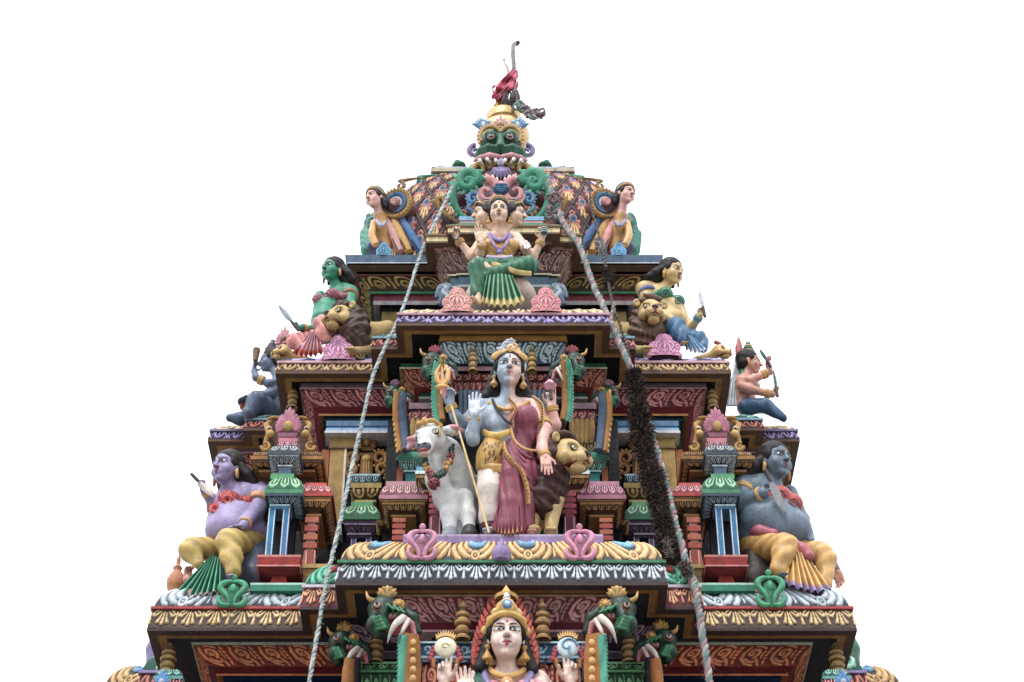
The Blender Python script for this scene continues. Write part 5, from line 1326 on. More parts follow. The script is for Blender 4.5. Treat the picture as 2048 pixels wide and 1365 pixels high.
lion('lion_statue', 'maned lion seated right of the standing statue, dark brown mane, face turned right', YL + .34, (1132, 916, -.14), 98, rot(48, -12), [((-.05, .25, .45), (.44, .34, .48)), ((-.12, .2, .0), (.42, .34, .46)), ((-.22, .2, -.45), (.37, .32, .42))],
     [(1095, 960, .15, 42), (1088, 1000, .3, 36), (1070, 1030, .45, 34)], [[(1072, 985, .0, 22), (1070, 1020, -.05, 14), (1066, 1052, -.08, 10)], [(1112, 985, -.0, 20), (1106, 1020, -.08, 15), (1102, 1056, -.1, 12)]], [(1068, 1062, -.16, 12, 0), (1102, 1064, -.16, 12, 0)], mane=(70, 44, 40))
def bull():
    y0 = YL + .34; J = Fig(y0); T = thing('bull_statue', 'white bull with pink ears, grey muzzle and a flower garland, left of the standing statue', 'bull statue', tuple(J(920, 1070, 0)))
    w = (214, 216, 212); S = Sculpt(.0095); f = Fr(J(862, 888, -.3), 84 * Sp(y0 - .3), rot(-22, -10)); H = f.H
    E = lambda x, y, z, r, c=w, k=.08, **kw: S.ell(f(x, y, z), f.sz(*r), c, k * H, f.R, **kw)
    E(0, 0, .72, (.30, .32, .26)); E(0, -.22, .50, (.22, .24, .26), k=.12); E(0, -.36, .26, (.17, .18, .16), k=.1); E(0, -.46, .22, (.185, .1, .11), c=(92, 96, 106), k=.04)
    E(0, -.42, .07, (.13, .12, .08), c=(206, 176, 164), k=.03); E(0, -.50, .115, (.12, .07, .045), c=(150, 40, 44), k=.01)
    for sx in (-1, 1): E(sx * .08, -.555, .27, (.035, .03, .025), c=(36, 34, 40), k=.004); E(sx * .2, -.2, .74, (.09, .08, .05)); E(sx * .215, -.26, .64, (.07, .07, .045), sub=True, k=.04)
    S.chain([(f(0, .15, .6), .26 * H), (J(888, 910, .0), .16), (J(902, 950, .14), .20), (J(912, 990, .24), .21), (J(945, 1000, .55), .25)], w, .1)
    S.chain([(J(868, 925, -.18), .07), (J(874, 960, -.1), .10), (J(892, 1000, -.02), .10)], w, .08); S.cap(J(884, 985, -.07), J(918, 1008, -.02), .05, .04, (214, 160, 150), .04)
    for P in ([(898, 1000, .02, 24), (899, 1030, .0, 16), (900, 1068, .0, 13)], [(926, 1000, .0, 22), (936, 1030, -.04, 14), (939, 1066, -.06, 11)], [(925, 1010, .4, 20), (930, 1066, .4, 14)], [(975, 1000, .5, 24), (975, 1066, .5, 14)]):
        S.chain([(J(*p[:3]), J.m(p[3])) for p in P], w, .05)
    S.cap(J(939, 1064, -.07), J(939, 1071, -.07), .075, .085, (44, 42, 44), .01)
    S.cap(J(900, 1068, -.01), J(900, 1075, -.01), .08, .09, (150, 156, 164), .01)
    S.build('body', T)
    for sx, tip in ((-1, (816, 897, -.3)), (1, (926, 862, -.2))):
        Er = Sculpt(.009); a = f(sx * .30, .02, .78); b = J(*tip); m_ = (a + b) / 2; Er.cap(a, m_, .035, .055, w, .02); Er.cap(m_, b, .055, .02, (206, 140, 146), .02); Er.ell(m_ + np.array([0, -.05, 0]), (.07, .035, .03), (206, 140, 146), .01); Er.build('ear', T)
    mb = MB(); beast_eyes(mb, f, [(-.225, -.235, .64), (.225, -.235, .64)], .058 * H, white=(230, 220, 200), iris=(80, 54, 44)); mb.build('eyes', M_FACE, T)
    mb = MB()
    mb.tube(smooth_path([f(-.30, -.05, .86), f(-.18, -.28, .93), f(0, -.33, .90), f(.18, -.28, .93), f(.30, -.05, .86)], 20), .022, (206, 166, 92), 8)
    mb.ball(f(0, -.33, .93), (.035, .03, .05), (190, 130, 60), 8); mb.tube([f(.27, -.12, .86), f(.28, -.18, .7), f(.27, -.14, .56)], .018, (206, 166, 92), 8); mb.build('headband', M_STAT, T)
    G = thing('flower_garland', 'green, red and gold flower garland round the white bull\'s neck', 'garland', tuple(J(866, 968, -.3)))
    mb = MB(); P = smooth_path([J(848, 920, -.28), J(856, 942, -.38), J(868, 955, -.40), J(888, 944, -.36), J(900, 918, -.28), J(905, 890, -.1)], 74)
    cs = [(44, 80, 60), (170, 128, 62), (128, 52, 54), (40, 70, 54)]
    for i, p in enumerate(P):
        for q in range(4):
            o = Vector((rnd.uniform(-.024, .024), rnd.uniform(-.035, .015), rnd.uniform(-.024, .024))); mb.ball(p + o, rnd.uniform(.014, .02), cs[(i // 9) % 4], 6)
    mb.build('flowers', M_STAT, G)
    mb = MB(); c = Vector(tuple(J(868, 968, -.40)))
    for i in range(70):
        d = Vector((rnd.gauss(0, 1), rnd.gauss(0, 1), rnd.gauss(0, 1))).normalized(); mb.ball(c + d * .048, .016, (130, 44, 52), 6)
    mb.build('pompon', M_STAT, G)
bull()
# ------------------------------------------------------------------ three-headed statue at the top
def statue_three_heads():
    y0 = E2['y']['centre'] + .42; J = Fig(y0); SK_ = (226, 190, 162)
    T = thing('three_headed_statue', 'seated three-headed four-armed statue in ochre bodice and green dhoti', 'statue', tuple(J(1000, 612, 0)))
    f = Fr(J(998, 426, -.05), 66 * Sp(y0), rot(0, -12)); S = Sculpt(.0075)
    head_shape(S, f, SK_, ears=False, lip=(150, 60, 66), neck=(J(999, 466, .03), .062))
    fl = Fr(J(969, 432, .06), 62 * Sp(y0), rot(-68, -6)); fr = Fr(J(1028, 432, .06), 62 * Sp(y0), rot(68, -6))
    for g in (fl, fr): head_shape(S, g, SK_, ears=False, lip=(170, 70, 76), neck=(J(999, 466, .05), .06))
    OC = (206, 160, 88)
    S.cap(J(972, 474, .04), J(1030, 474, .04), .062, .062, SK_, .04); S.ell(J(1000, 500, .0), (.15, .12, .15), SK_, .05); S.ell(J(1000, 530, .02), (.17, .14, .1), SK_, .05)
    S.chain([(J(968, 474, .08), .055), (J(942, 512, .05), .05), (J(916, 480, -.02), .034)], SK_, .03)
    hand(S, J(914, 477, -.03), (-.15, -.2, 1), (.5, -.8, 0), .2, SK_, side=-1, curl=(.9, 1.0, 1.1, .4), thumb=.6)
    S.chain([(J(970, 476, .02), .06), (J(960, 508, -.08), .048), (J(963, 488, -.2), .036)], SK_, .03)
    hand(S, J(963, 486, -.21), (-.28, -.25, 1), (0, -1, -.1), .235, SK_, side=1, curl=(.08, .06, .06, .1), thumb=.05)
    S.chain([(J(1032, 476, .02), .06), (J(1052, 500, -.02), .05), (J(1053, 490, -.18), .036)], SK_, .03)
    hand(S, J(1052, 487, -.2), (.15, -.35, -.9), (0, -1, .2), .19, (222, 206, 204), side=1, curl=(.15, .15, .2, .3), thumb=.1)
    S.chain([(J(1034, 476, .08), .055), (J(1066, 514, .06), .05), (J(1083, 482, -.02), .034)], SK_, .03)
    hand(S, J(1084, 479, -.03), (.1, -.2, 1), (-.4, -.9, 0), .2, SK_, side=-1, curl=(.7, .8, 1.0, 1.1), thumb=.7)
    S.chain([(J(1010, 540, 0), .09), (J(1054, 534, -.24), .07), (J(985, 545, -.3), .05), (J(968, 530, -.33), .035)], SK_, .02); S.chain([(J(990, 540, 0), .09), (J(956, 537, -.26), .07), (J(957, 598, -.29), .04)], SK_, .02)
    foot(S, J(970, 528, -.34), (-.9, -.3, .7), .2, SK_, up=(-.2, -1, 0)); foot(S, J(956, 600, -.32), (-.65, -1, -.15), .24, SK_)
    S.build('body', T)
    face_paint('face_paint', S, f, T, bindi=None, tilak=(80, 40, 40))
    for g in (fl, fr): face_paint('face_paint', S, g, T, bindi=(150, 40, 44))
    Sh = Sculpt(.0085)
    for g in (f, fl, fr): hair_cap(Sh, g, col=(40, 36, 40)); Sh.ell(g(0, .1, 1.06), g.sz(.2, .2, .16), (40, 36, 40), .03 * g.H, g.R)
    for g in (f, fl, fr): Sh.ell(g(0, -.42, .40), g.sz(.255, .34, .41), None, .01, g.R, sub=True)
    Sh.build('hair', T, M_HAIR)
    mb = MB()
    for g in (f, fl, fr):
        mb.seg('headband'); mb.tube([Vector(g(.22 * math.cos(a), .1 + .22 * math.sin(a), .98)) for a in np.linspace(0, 6.3, 20)], .014, (196, 156, 84), 6)
        mb.tube(smooth_path([g(-.31, -.08, .72), g(-.2, -.27, .90), g(0, -.31, .93), g(.2, -.27, .90), g(.31, -.08, .72)], 14), .010, (206, 160, 92), 6)
    earring(mb, f, s=.9); mb.build('head_ornaments', M_STAT, T)
    B = Sculpt(.0075); gr = lambda x, y, z: .005 * np.sin((x * .8 + z) * 90)
    B.ell(J(978, 492, -.07), (.085, .085, .085), OC, .03); B.ell(J(1022, 492, -.07), (.085, .085, .085), OC, .03); B.ell(J(1000, 508, -.01), (.155, .13, .13), OC, .04, disp=gr); B.ell(J(1030, 488, .0), (.07, .07, .07), (190, 180, 200), .03)
    B.build('bodice', T)
    GR = (44, 108, 76); K = Sculpt(.0085); fo = lambda x, y, z: .007 * np.sin((x * 1.3 + z * .5 + y * .4) * 55)
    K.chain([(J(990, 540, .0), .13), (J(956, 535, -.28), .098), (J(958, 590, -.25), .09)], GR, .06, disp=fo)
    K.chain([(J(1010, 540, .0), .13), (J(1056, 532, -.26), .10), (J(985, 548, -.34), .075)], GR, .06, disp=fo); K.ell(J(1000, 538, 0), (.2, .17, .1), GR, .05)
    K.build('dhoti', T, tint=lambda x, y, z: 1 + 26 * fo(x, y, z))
    mb = MB(); cloth(mb, [J(972, 552, -.36), J(1000, 548, -.40), J(1026, 552, -.36)], [J(962, 606, -.34), J(985, 612, -.42), J(1020, 612, -.42), J(1052, 604, -.30)], GR, hem=(206, 190, 130), npl=8, amp=.035, hemfrac=.18, stripe=(120, 160, 120)); 
    mb.build('pleated_cloth', M_CLOTH if False else M_STAT, T)
    mb = MB(); mb.tube(smooth_path([J(985, 528, -.26), J(1010, 536, -.36), J(1035, 545, -.36), J(1062, 548, -.3)], 20), .03, (206, 176, 110), 8, flat=.5); mb.build('sash', M_STAT, T)
    mb = MB(); PU = (140, 118, 170)
    necklace(mb, [J(980, 468, -.04), J(990, 478, -.13), J(999, 482, -.15), J(1008, 478, -.13), J(1018, 468, -.04)], .022, PU, 20); necklace(mb, [J(978, 470, -.08), J(988, 490, -.19), J(999, 502, -.17), J(1012, 490, -.19), J(1022, 470, -.08)], .017, PU, 24)
    mb.seg('pendant'); mb.ball(J(999, 504, -.18), (.035, .02, .04), PU, 10)
    mb.seg('girdle')
    for i in range(11): mb.ball(J(976 + i * 4.6, 514 + 2.5 * math.sin(i * .3), -.145 - .02 * math.sin(i * .31)), .024, (196, 184, 214), 7)
    for a, b in ((J(942, 512, .05), J(916, 480, -.02)), (J(960, 508, -.08), J(963, 488, -.2)), (J(1066, 514, .06), J(1083, 482, -.02))): bands(mb, a, b, .046, 3, .016)
    mb.build('jewellery', M_STAT, T)
    mb = MB(); mb.ball(J(1088, 462, -.11), (.04, .035, .055), (60, 80, 96), 12)
    for q in (-.03, 0, .03): mb.tube([J(1088, 462, -.11) + np.array([.04 * math.cos(a), .037 * math.sin(a), q]) for a in np.linspace(0, 6.3, 12)], .006, (190, 200, 206), 6)
    tag(mb.build('water_pot', M_STAT, None), 'small dark striped pot in the raised right hand of the three-headed statue', 'pot')
    mb = MB(); mb.tube([J(912 + 7 * math.cos(a), 468 + 12 * math.sin(a), -.1) for a in np.linspace(0, 6.0, 18)], .010, (50, 40, 40), 6); tag(mb.build('prayer_beads', M_STAT, None), 'loop of dark prayer beads in the raised left hand of the three-headed statue', 'prayer beads')
    Bo = Sculpt(.012); Bo.ell(J(1000, 596, .02), (.40, .30, .24), (206, 178, 156), .05, disp=lambda x, y, z: .012 * np.sin(x * 14 + z * 9)); Bo.build('boulder_seat', T)
    for s in (-1, 1):
        mb = MB(); q = lambda x: 1003 + s * x
        for k in range(3): mb.tube(smooth_path([J(q(100 + k * 12), 610, .1), J(q(96 + k * 12), 596, .08), J(q(108 + k * 9), 584, .08), J(q(104 + k * 6), 572 + k * 2, .08), J(q(122 + k * 3), 573 + k * 7, .08), J(q(128 + k), 586 + k * 5, .08)], 26), [.036 - .0006 * i for i in range(26)], ((126, 144, 160), (176, 186, 196), (96, 112, 130))[k], 8)
        mb.build('tail_scroll', M_WALL, tower)
statue_three_heads()
# ------------------------------------------------------------------ seated corner statues
def seated(name, label, y0, SKC, head, Hpx, R, parts, hairlocks, blobs, limbs, hands, feet, cloths, fans, rock, extras, hair=(36, 32, 34), fat=1.08, neck=None, lip=(120, 40, 60), h=.008, ringkind='ring'):
    J = Fig(y0); T = thing(name, label, 'statue', tuple(J(*parts)))
    f = Fr(J(*head), Hpx * Sp(y0), R); S = Sculpt(h); head_shape(S, f, SKC, lip=lip, fat=fat, neck=(J(*neck[:3]), J.m(neck[3])))
    for b in blobs: S.ell(J(*b[:3]), [J.m(q) for q in b[3]], b[4] if len(b) > 4 else SKC, .06)
    for L in limbs: S.chain([(J(*p[:3]), J.m(p[3])) for p in L], SKC, .035)
    for hd in hands: hand(S, J(*hd[0]), hd[1], hd[2], J.m(hd[3]), hd[5].get('col', SKC), **{k: v for k, v in hd[5].items() if k != 'col'}, side=hd[4])
    for ft in feet: foot(S, J(*ft[0]), ft[1], J.m(ft[2]), ft[3] if len(ft) > 3 else SKC)
    S.build('body', T)
    face_paint('face_paint', S, f, T, bindi=(120, 30, 50), bscale=1.15)
    Sh = Sculpt(h + .001); hair_cap(Sh, f, col=hair, locks=hairlocks); Sh.build('hair', T, M_HAIR)
    mb = MB(); earring(mb, f, kind=ringkind, s=1.15); mb.build('earrings', M_STAT, T)
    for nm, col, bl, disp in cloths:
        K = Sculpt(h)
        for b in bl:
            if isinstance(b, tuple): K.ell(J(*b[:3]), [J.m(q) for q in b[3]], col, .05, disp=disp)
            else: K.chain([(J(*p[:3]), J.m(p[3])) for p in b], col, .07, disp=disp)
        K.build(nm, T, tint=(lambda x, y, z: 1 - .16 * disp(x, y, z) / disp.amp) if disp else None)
    for nm, top, bot, col, kw in fans:
        mb = MB(); cloth(mb, [J(*p) for p in top], [J(*p) for p in bot], col, **kw); mb.build(nm, M_STAT, T)
    if rock:
        K = Sculpt(.014); 
        for b in rock[0]: K.chain([(J(*p[:3]), J.m(p[3])) for p in b], rock[1], .06, disp=lambda x, y, z: .012 * np.sin(x * 17 + z * 11) * np.sin(y * 13 + z * 7))
        K.build('rock_seat', T)
    extras(J, T, f)
    return J
def wob(a, k, o=(1, .3, .5)):
    f = lambda x, y, z: a * np.sin((x * o[0] + y * o[1] + z * o[2]) * k + .8 * np.sin(z * 9))
    f.__dict__['amp'] = a; return f
YS1 = Ysolve(1172, ZT1) - .02
def ex_lav(J, T, f):
    mb = MB(); bands(mb, J(524, 985, -.05), J(512, 1022, -.15), J.m(19), 3, .02, (214, 160, 110), .02, t0=.5); bands(mb, J(512, 1022, -.15), J(486, 1052, -.38), J.m(11), 2, t0=.85); bands(mb, J(428, 1008, -.12), J(409, 980, -.28), J.m(9), 2, t0=.8); mb.build('jewellery', M_STAT, T)
    mb = MB()
    for bx, by, r in ((455, 1000, 18), (430, 1018, 15)):
        mb.seg('bodice_petals')
        for i in range(14):
            a = i / 14 * 6.28; mb.tube([J(bx + r * .3 * math.cos(a), by - r * .3 * math.sin(a), -.27 - r * .002), J(bx + r * .75 * math.cos(a), by - r * .75 * math.sin(a), -.235)], [.018, .012], (196, 84, 76), 6)
    mb.build('bodice_petals', M_STAT, T)
    mb = MB(); blade(mb, J(396, 962, -.34), (.9, -.1, -1.05), .26, .035, (206, 190, 176), hl=.12); tag(mb.build('dagger', M_STAT, None), 'short dagger held in the raised hand of the lavender seated statue', 'dagger')
seated('seated_statue', 'lavender-skinned pot-bellied statue with red bodice and ochre trousers, seated on a blue rock', YS1 + .42, (150, 136, 176), (454, 938, -.12), 76, rot(-33, -2), (470, 1165, 0),
    [[(.3, .15, .5, .14), (.42, .3, .3, .17), (.5, .45, .12, .16), (.52, .6, .0, .09)], [(.2, .25, .3, .16), (.3, .4, .05, .15)]],
    [(490, 1000, .02, (42, 34, 36)), (470, 1048, -.08, (54, 48, 42)), (460, 1062, -.16, (46, 40, 34)), (500, 1075, .02, (44, 36, 30)), (456, 1002, -.14, (19, 17, 18)), (431, 1018, -.12, (15, 15, 15))],
    [[(518, 985, 0, 21), (524, 992, -.05, 20), (512, 1024, -.15, 16), (486, 1052, -.38, 9)], [(455, 985, .0, 16), (430, 1010, -.12, 13), (409, 980, -.28, 9)]],
    [((486, 1053, -.39), (-1, -.25, -.12), (0, .3, -1), 30, -1, dict(curl=(.15, .15, .2, .25), thumb=.1)), ((409, 979, -.28), (-.45, -.2, 1), (.3, -1, .1), 30, -1, dict(curl=(.9, 1.1, 1.2, 1.2), thumb=.8))],
    [((466, 1148, -.46), (-.1, -1, -.3), 34)],
    [('bodice', (168, 60, 60), [(455, 1000, -.15, (20, 18, 19)), (430, 1018, -.13, (16, 16, 16)), [(470, 1000, -.12, 8), (496, 1004, -.16, 8), (512, 1012, -.06, 8)]], wob(.006, 110, (1, 0, .2))),
     ('trousers', (196, 166, 92), [[(505, 1085, .0, 29), (458, 1084, -.40, 22), (463, 1115, -.42, 18), (466, 1143, -.44, 14)], [(455, 1098, .0, 26), (388, 1098, -.25, 20), (380, 1103, -.25, 18), (398, 1128, -.3, 10)]], wob(.004, 40, (.6, .2, 1))),
     ('waistband', (36, 96, 70), [[(528, 1062, .12, 18), (500, 1070, -.02, 30), (480, 1076, -.05, 28)]], None)],
    [('pleated_cloth', [(432, 1102, -.38), (428, 1112, -.40), (442, 1118, -.42)], [(346, 1192, -.35), (380, 1196, -.45), (412, 1192, -.48), (444, 1182, -.50)], (44, 128, 100), dict(hem=(196, 160, 156), npl=8, amp=.05, hemfrac=.07, stripe=(110, 170, 140)))],
    ([[(506, 1112, .0, 34), (508, 1160, .0, 46)], [(475, 1108, .1, 26), (460, 1160, .1, 36)]], (74, 80, 98)), ex_lav, neck=(466, 988, .0, 15))
def ex_grey(J, T, f):
    mb = MB(); bands(mb, J(1490, 968, -.02), J(1480, 1006, -.12), J.m(21), 2, .03, (206, 166, 100), .02, t0=.45); bands(mb, J(1482, 1008, -.14), J(1526, 987, -.34), J.m(13), 2, t0=.88)
    mb.build('jewellery', M_STAT, T)
    mb = MB()
    for bx, by, r in ((1560, 992, 19), (1586, 1008, 18)):
        mb.seg('bodice_spiral'); sp = [J(bx + r * k * math.cos(t), by - r * k * math.sin(t), -.29) for t, k in zip(np.linspace(0, 11, 26), np.linspace(.6, .1, 26))]; mb.tube(sp, .010, (120, 50, 48), 6)
    mb.build('bodice_spirals', M_STAT, T)
    mb = MB(); blade(mb, J(1541, 962, -.42), (.28, -.05, -1), .40, .045, (128, 130, 130), hl=.14); tag(mb.build('dagger', M_STAT, None), 'broad dagger pointing down in the raised fist of the blue-grey seated statue', 'dagger')
seated('seated_statue', 'blue-grey pot-bellied statue with red bodice and ochre trousers, seated beside a brown rock', YS1 + .42, (98, 116, 132), (1551, 924, -.12), 80, rot(33, -4), (1560, 1165, 0),
    [[(-.3, .15, .5, .14), (-.42, .3, .3, .18), (-.5, .45, .15, .17), (-.5, .6, .02, .1)], [(-.2, .25, .3, .16), (-.3, .4, .05, .15)]],
    [(1520, 985, .02, (46, 36, 38)), (1540, 1045, -.08, (60, 50, 46)), (1574, 1060, -.14, (46, 42, 40)), (1520, 1075, .02, (46, 38, 34)), (1560, 992, -.14, (20, 18, 19)), (1586, 1008, -.12, (18, 18, 18))],
    [[(1496, 968, 0, 23), (1490, 974, -.03, 22), (1480, 1008, -.14, 18), (1526, 987, -.34, 11)], [(1580, 985, .1, 14), (1606, 1040, .02, 12), (1622, 1082, -.2, 8)]],
    [((1527, 986, -.35), (.18, -.2, 1), (.9, -.5, 0), 33, 1, dict(curl=(1.1, 1.2, 1.3, 1.3), thumb=.8)), ((1622, 1083, -.2), (1, -.3, -.3), (0, .3, -1), 24, 1, dict(curl=(.3, .3, .3, .4), thumb=.1))],
    [((1557, 1146, -.46), (.5, -1, -.2), 34)],
    [('bodice', (176, 72, 66), [(1560, 992, -.15, (21, 19, 20)), (1586, 1008, -.13, (19, 19, 19)), [(1544, 996, -.12, 8), (1512, 1000, -.16, 8)]], None),
     ('trousers', (204, 158, 90), [[(1512, 1094, .0, 31), (1570, 1094, -.38, 22), (1566, 1115, -.42, 18), (1556, 1140, -.44, 15)], [(1570, 1094, .05, 27), (1640, 1108, -.2, 20), (1652, 1120, -.22, 17), (1650, 1168, -.26, 14)]], wob(.004, 40, (-.6, .2, 1))),
     ('waistband', (176, 90, 104), [[(1498, 1066, .0, 22), (1520, 1064, -.2, 12), (1548, 1068, -.3, 9)], [(1590, 1088, -.36, 9), (1606, 1098, -.4, 8), (1618, 1112, -.42, 10)]], None)],
    [('pleated_cloth', [(1580, 1100, -.38), (1595, 1098, -.42), (1612, 1108, -.38)], [(1566, 1166, -.46), (1600, 1178, -.52), (1632, 1184, -.50), (1664, 1180, -.38)], (204, 158, 88), dict(hem=(156, 140, 190), npl=7, amp=.04, hemfrac=.12, stripe=(224, 190, 130)))],
    ([[(1514, 1118, .0, 30), (1512, 1162, -.02, 34)], [(1560, 1112, .15, 30), (1570, 1160, .15, 40)]], (66, 58, 52)), ex_grey, neck=(1540, 972, .0, 16))
def ex_green(J, T, f):
    mb = MB(); bands(mb, J(700, 585, -.02), J(698, 606, -.08), J.m(15), 2, .022, (176, 130, 90), .016, t0=.3); bands(mb, J(628, 660, -.1), J(600, 656, -.28), J.m(8), 3, .02, t0=.7)
    mb.build('jewellery', M_STAT, T)
    mb = MB(); blade(mb, J(584, 645, -.36), (-.72, -.1, 1.0), .27, .034, (140, 156, 166), hl=.14); tag(mb.build('dagger', M_STAT, None), 'dagger pointing up and left in the fist of the green seated statue', 'dagger')
seated('seated_statue', 'green-skinned statue in a pink bodice and skirt, seated with an arm behind the left lion', YO2 + .42, (52, 140, 108), (665, 541, -.08), 60, rot(-38, -4), (630, 705, 0),
    [[(.3, .15, .5, .14), (.42, .3, .3, .17), (.46, .45, .12, .17), (.44, .5, .0, .1)], [(.2, .25, .3, .16), (.3, .4, .05, .15)], [(-.22, .1, .35, .08), (-.26, .1, .1, .06)]],
    [(678, 592, .02, (27, 22, 26)), (654, 624, -.04, (28, 26, 30)), (648, 638, -.08, (24, 24, 20)), (665, 655, .02, (28, 24, 22)), (664, 590, -.12, (13, 12, 13)), (636, 600, -.1, (11, 11, 12))],
    [[(692, 580, 0, 15), (701, 586, -.02, 15), (699, 612, -.1, 12), (672, 630, -.24, 8)], [(640, 592, .05, 11), (632, 640, .0, 9), (628, 660, -.1, 9), (600, 656, -.28, 7)]],
    [((672, 630, -.25), (-.8, -.4, -.4), (0, 0, -1), 22, -1, dict(curl=(.3, .3, .3, .3), thumb=.3)), ((600, 656, -.28), (-.95, -.3, .55), (-.2, -1, 0), 26, -1, dict(curl=(1.1, 1.2, 1.25, 1.2), thumb=.8))],
    [((659, 682, -.42), (-.1, -1, -.4), 26)],
    [('bodice', (150, 84, 96), [(664, 590, -.13, (14.5, 13, 14)), (636, 600, -.11, (12, 12, 13)), [(676, 590, -.1, 5), (688, 594, -.12, 5), (700, 598, -.02, 5)]], wob(.006, 120, (1, 0, 1))),
     ('skirt', (206, 132, 124), [[(672, 660, .0, 22), (645, 650, -.34, 17), (650, 668, -.38, 15), (656, 680, -.40, 12)], [(640, 672, .0, 20), (592, 684, -.25, 15), (610, 696, -.3, 12)]], wob(.006, 60, (1, .2, .6)))],
    [('pleated_cloth', [(622, 664, -.34), (628, 664, -.38), (636, 666, -.36)], [(584, 706, -.32), (606, 712, -.40), (628, 712, -.42), (650, 704, -.42)], (206, 130, 122), dict(hem=(168, 62, 50), npl=7, amp=.035, hemfrac=.16, stripe=(150, 160, 190)))],
    None, ex_green, neck=(676, 580, .0, 11), h=.0075)
def ex_yel(J, T, f):
    mb = MB(); bands(mb, J(1290, 577, -.02), J(1302, 602, -.08), J.m(17), 2, .022, (110, 120, 170), .016, t0=.4); bands(mb, J(1378, 662, -.08), J(1399, 632, -.28), J.m(8), 3, .02, (96, 150, 150), t0=.85)
    mb.build('jewellery', M_STAT, T)
    mb = MB()
    for bx, by, r in ((1331, 588, 13), (1357, 603, 12)):
        mb.seg('bodice_spiral'); sp = [J(bx + r * k * math.cos(t), by - r * k * math.sin(t), -.235) for t, k in zip(np.linspace(0, 11, 22), np.linspace(.7, .1, 22))]; mb.tube(sp, .009, (24, 80, 60), 6)
    mb.build('bodice_spirals', M_STAT, T)
    mb = MB(); blade(mb, J(1406, 616, -.36), (-.12, -.05, 1.0), .22, .028, (190, 196, 200), hl=.13); tag(mb.build('dagger', M_STAT, None), 'pale knife held upright in the fist of the yellow-skinned seated statue', 'dagger')
seated('seated_statue', 'yellow-skinned statue in a green bodice and blue skirt, seated beside the right lion', YO2 + .42, (206, 176, 116), (1343, 545, -.08), 62, rot(48, -16), (1350, 700, 0),
    [[(-.3, .15, .5, .14), (-.42, .3, .3, .17), (-.5, .45, .14, .15), (-.55, .55, .05, .08)], [(-.2, .25, .3, .16), (-.3, .4, .05, .15)], [(.24, .1, .35, .08), (.28, .1, .12, .07)]],
    [(1315, 592, .02, (29, 23, 27)), (1338, 626, -.04, (31, 28, 30)), (1348, 640, -.08, (27, 25, 22)), (1330, 656, .02, (28, 24, 22)), (1331, 588, -.12, (14, 13, 14)), (1357, 603, -.1, (12, 12, 13))],
    [[(1298, 578, 0, 17), (1289, 580, -.02, 17), (1300, 612, -.1, 13), (1344, 640, -.30, 8)], [(1355, 600, .08, 11), (1370, 645, .0, 11), (1379, 662, -.08, 10), (1399, 632, -.28, 7)]],
    [((1340, 638, -.30), (1, -.3, -.3), (0, 0, -1), 22, 1, dict(curl=(.2, .2, .2, .2), thumb=.3)), ((1399, 631, -.28), (.25, -.25, 1), (.5, -.9, 0), 26, -1, dict(curl=(1.1, 1.2, .6, .4), thumb=.8))],
    [((1364, 684, -.42), (.35, -1, -.3), 28)],
    [('bodice', (46, 124, 92), [(1331, 588, -.13, (15.5, 14, 15)), (1357, 603, -.11, (13.5, 13, 14)), [(1320, 588, -.1, 5), (1306, 590, -.12, 5)]], None),
     ('skirt', (66, 108, 146), [[(1330, 662, .0, 22), (1352, 656, -.34, 19), (1356, 668, -.38, 15), (1362, 680, -.40, 12)], [(1350, 670, .0, 20), (1398, 680, -.22, 15), (1404, 694, -.25, 12)]], wob(.008, 50, (-1, .2, .6)))],
    [('pleated_cloth', [(1364, 668, -.30), (1374, 670, -.34), (1384, 672, -.30)], [(1374, 700, -.36), (1388, 704, -.40), (1402, 704, -.38), (1414, 700, -.30)], (110, 150, 180), dict(hem=(190, 190, 214), npl=5, amp=.03, hemfrac=.14))],
    None, ex_yel, neck=(1327, 580, .0, 12), h=.0075)
# ================================================================== ROOF GABLE, MONSTER MASK, POT FINIAL
def scroll(mb, cx, cy, r, a0, turns, y, w0, w1, col, leaf=None, tail=None, ys=0.0, dr=1, lw=.5, k=.16):
    """spiral moulding standing in the facade plane, optional leafy edge; y outwards"""
    n = int(18 * abs(turns)) + 6; pts = []
    for i in range(n):
        t = i / (n - 1); a = a0 + dr * turns * 2 * math.pi * t; rr = r * (1 - t) + r * k * t
        pts.append(W(cx + rr * math.cos(a), cy - rr * math.sin(a), y - .05 * t + ys))
    rad = [(w0 * (1 - i / (n - 1)) + w1 * i / (n - 1)) for i in range(n)]
    if tail:
        tp = smooth_path([W(*q, y + ys) for q in tail] + [pts[0]], 14)[:-1]; pts = tp + pts; rad = [w0 * (.25 + .75 * i / len(tp)) for i in range(len(tp))] + rad
    mb.tube(pts, rad, col, 10, up=(0, 1, 0))
    if leaf:
        C = W(cx, cy, y + ys); m = len(pts) - n
        lt = tuple(min(238, v * 1.1) for v in leaf)
        for i in range(0, int(m + n * .62), 2 if len(pts) > 30 else 1):
            p = pts[i]; q = pts[min(i + 1, len(pts) - 1)]; t = (q - p).normalized(); nn = Vector((t.z, 0, -t.x))
            if (p + nn * .01 - C).length < (p - C).length: nn = -nn
            if i < m:
                nn = Vector((t.z, 0, -t.x)) * (-dr); 
                if (pts[m // 2] - C).x * nn.x < 0: nn = -nn
            w = rad[i]; mb.tube([p + nn * w * .2, p + nn * w * 1.0 - t * w * .3, p + nn * w * (1 + lw) - t * w * .9], [w * .55, w * .48, w * .1], lt if i % 4 else leaf, 6, up=(0, 1, 0))
def sym(fn):
    for s in (1, -1): fn(lambda x: 1002 + s * x, s)
G_ = part('roof_gable'); yK = YR0 - .16
K = Sculpt(.014); J = Fig(yK)
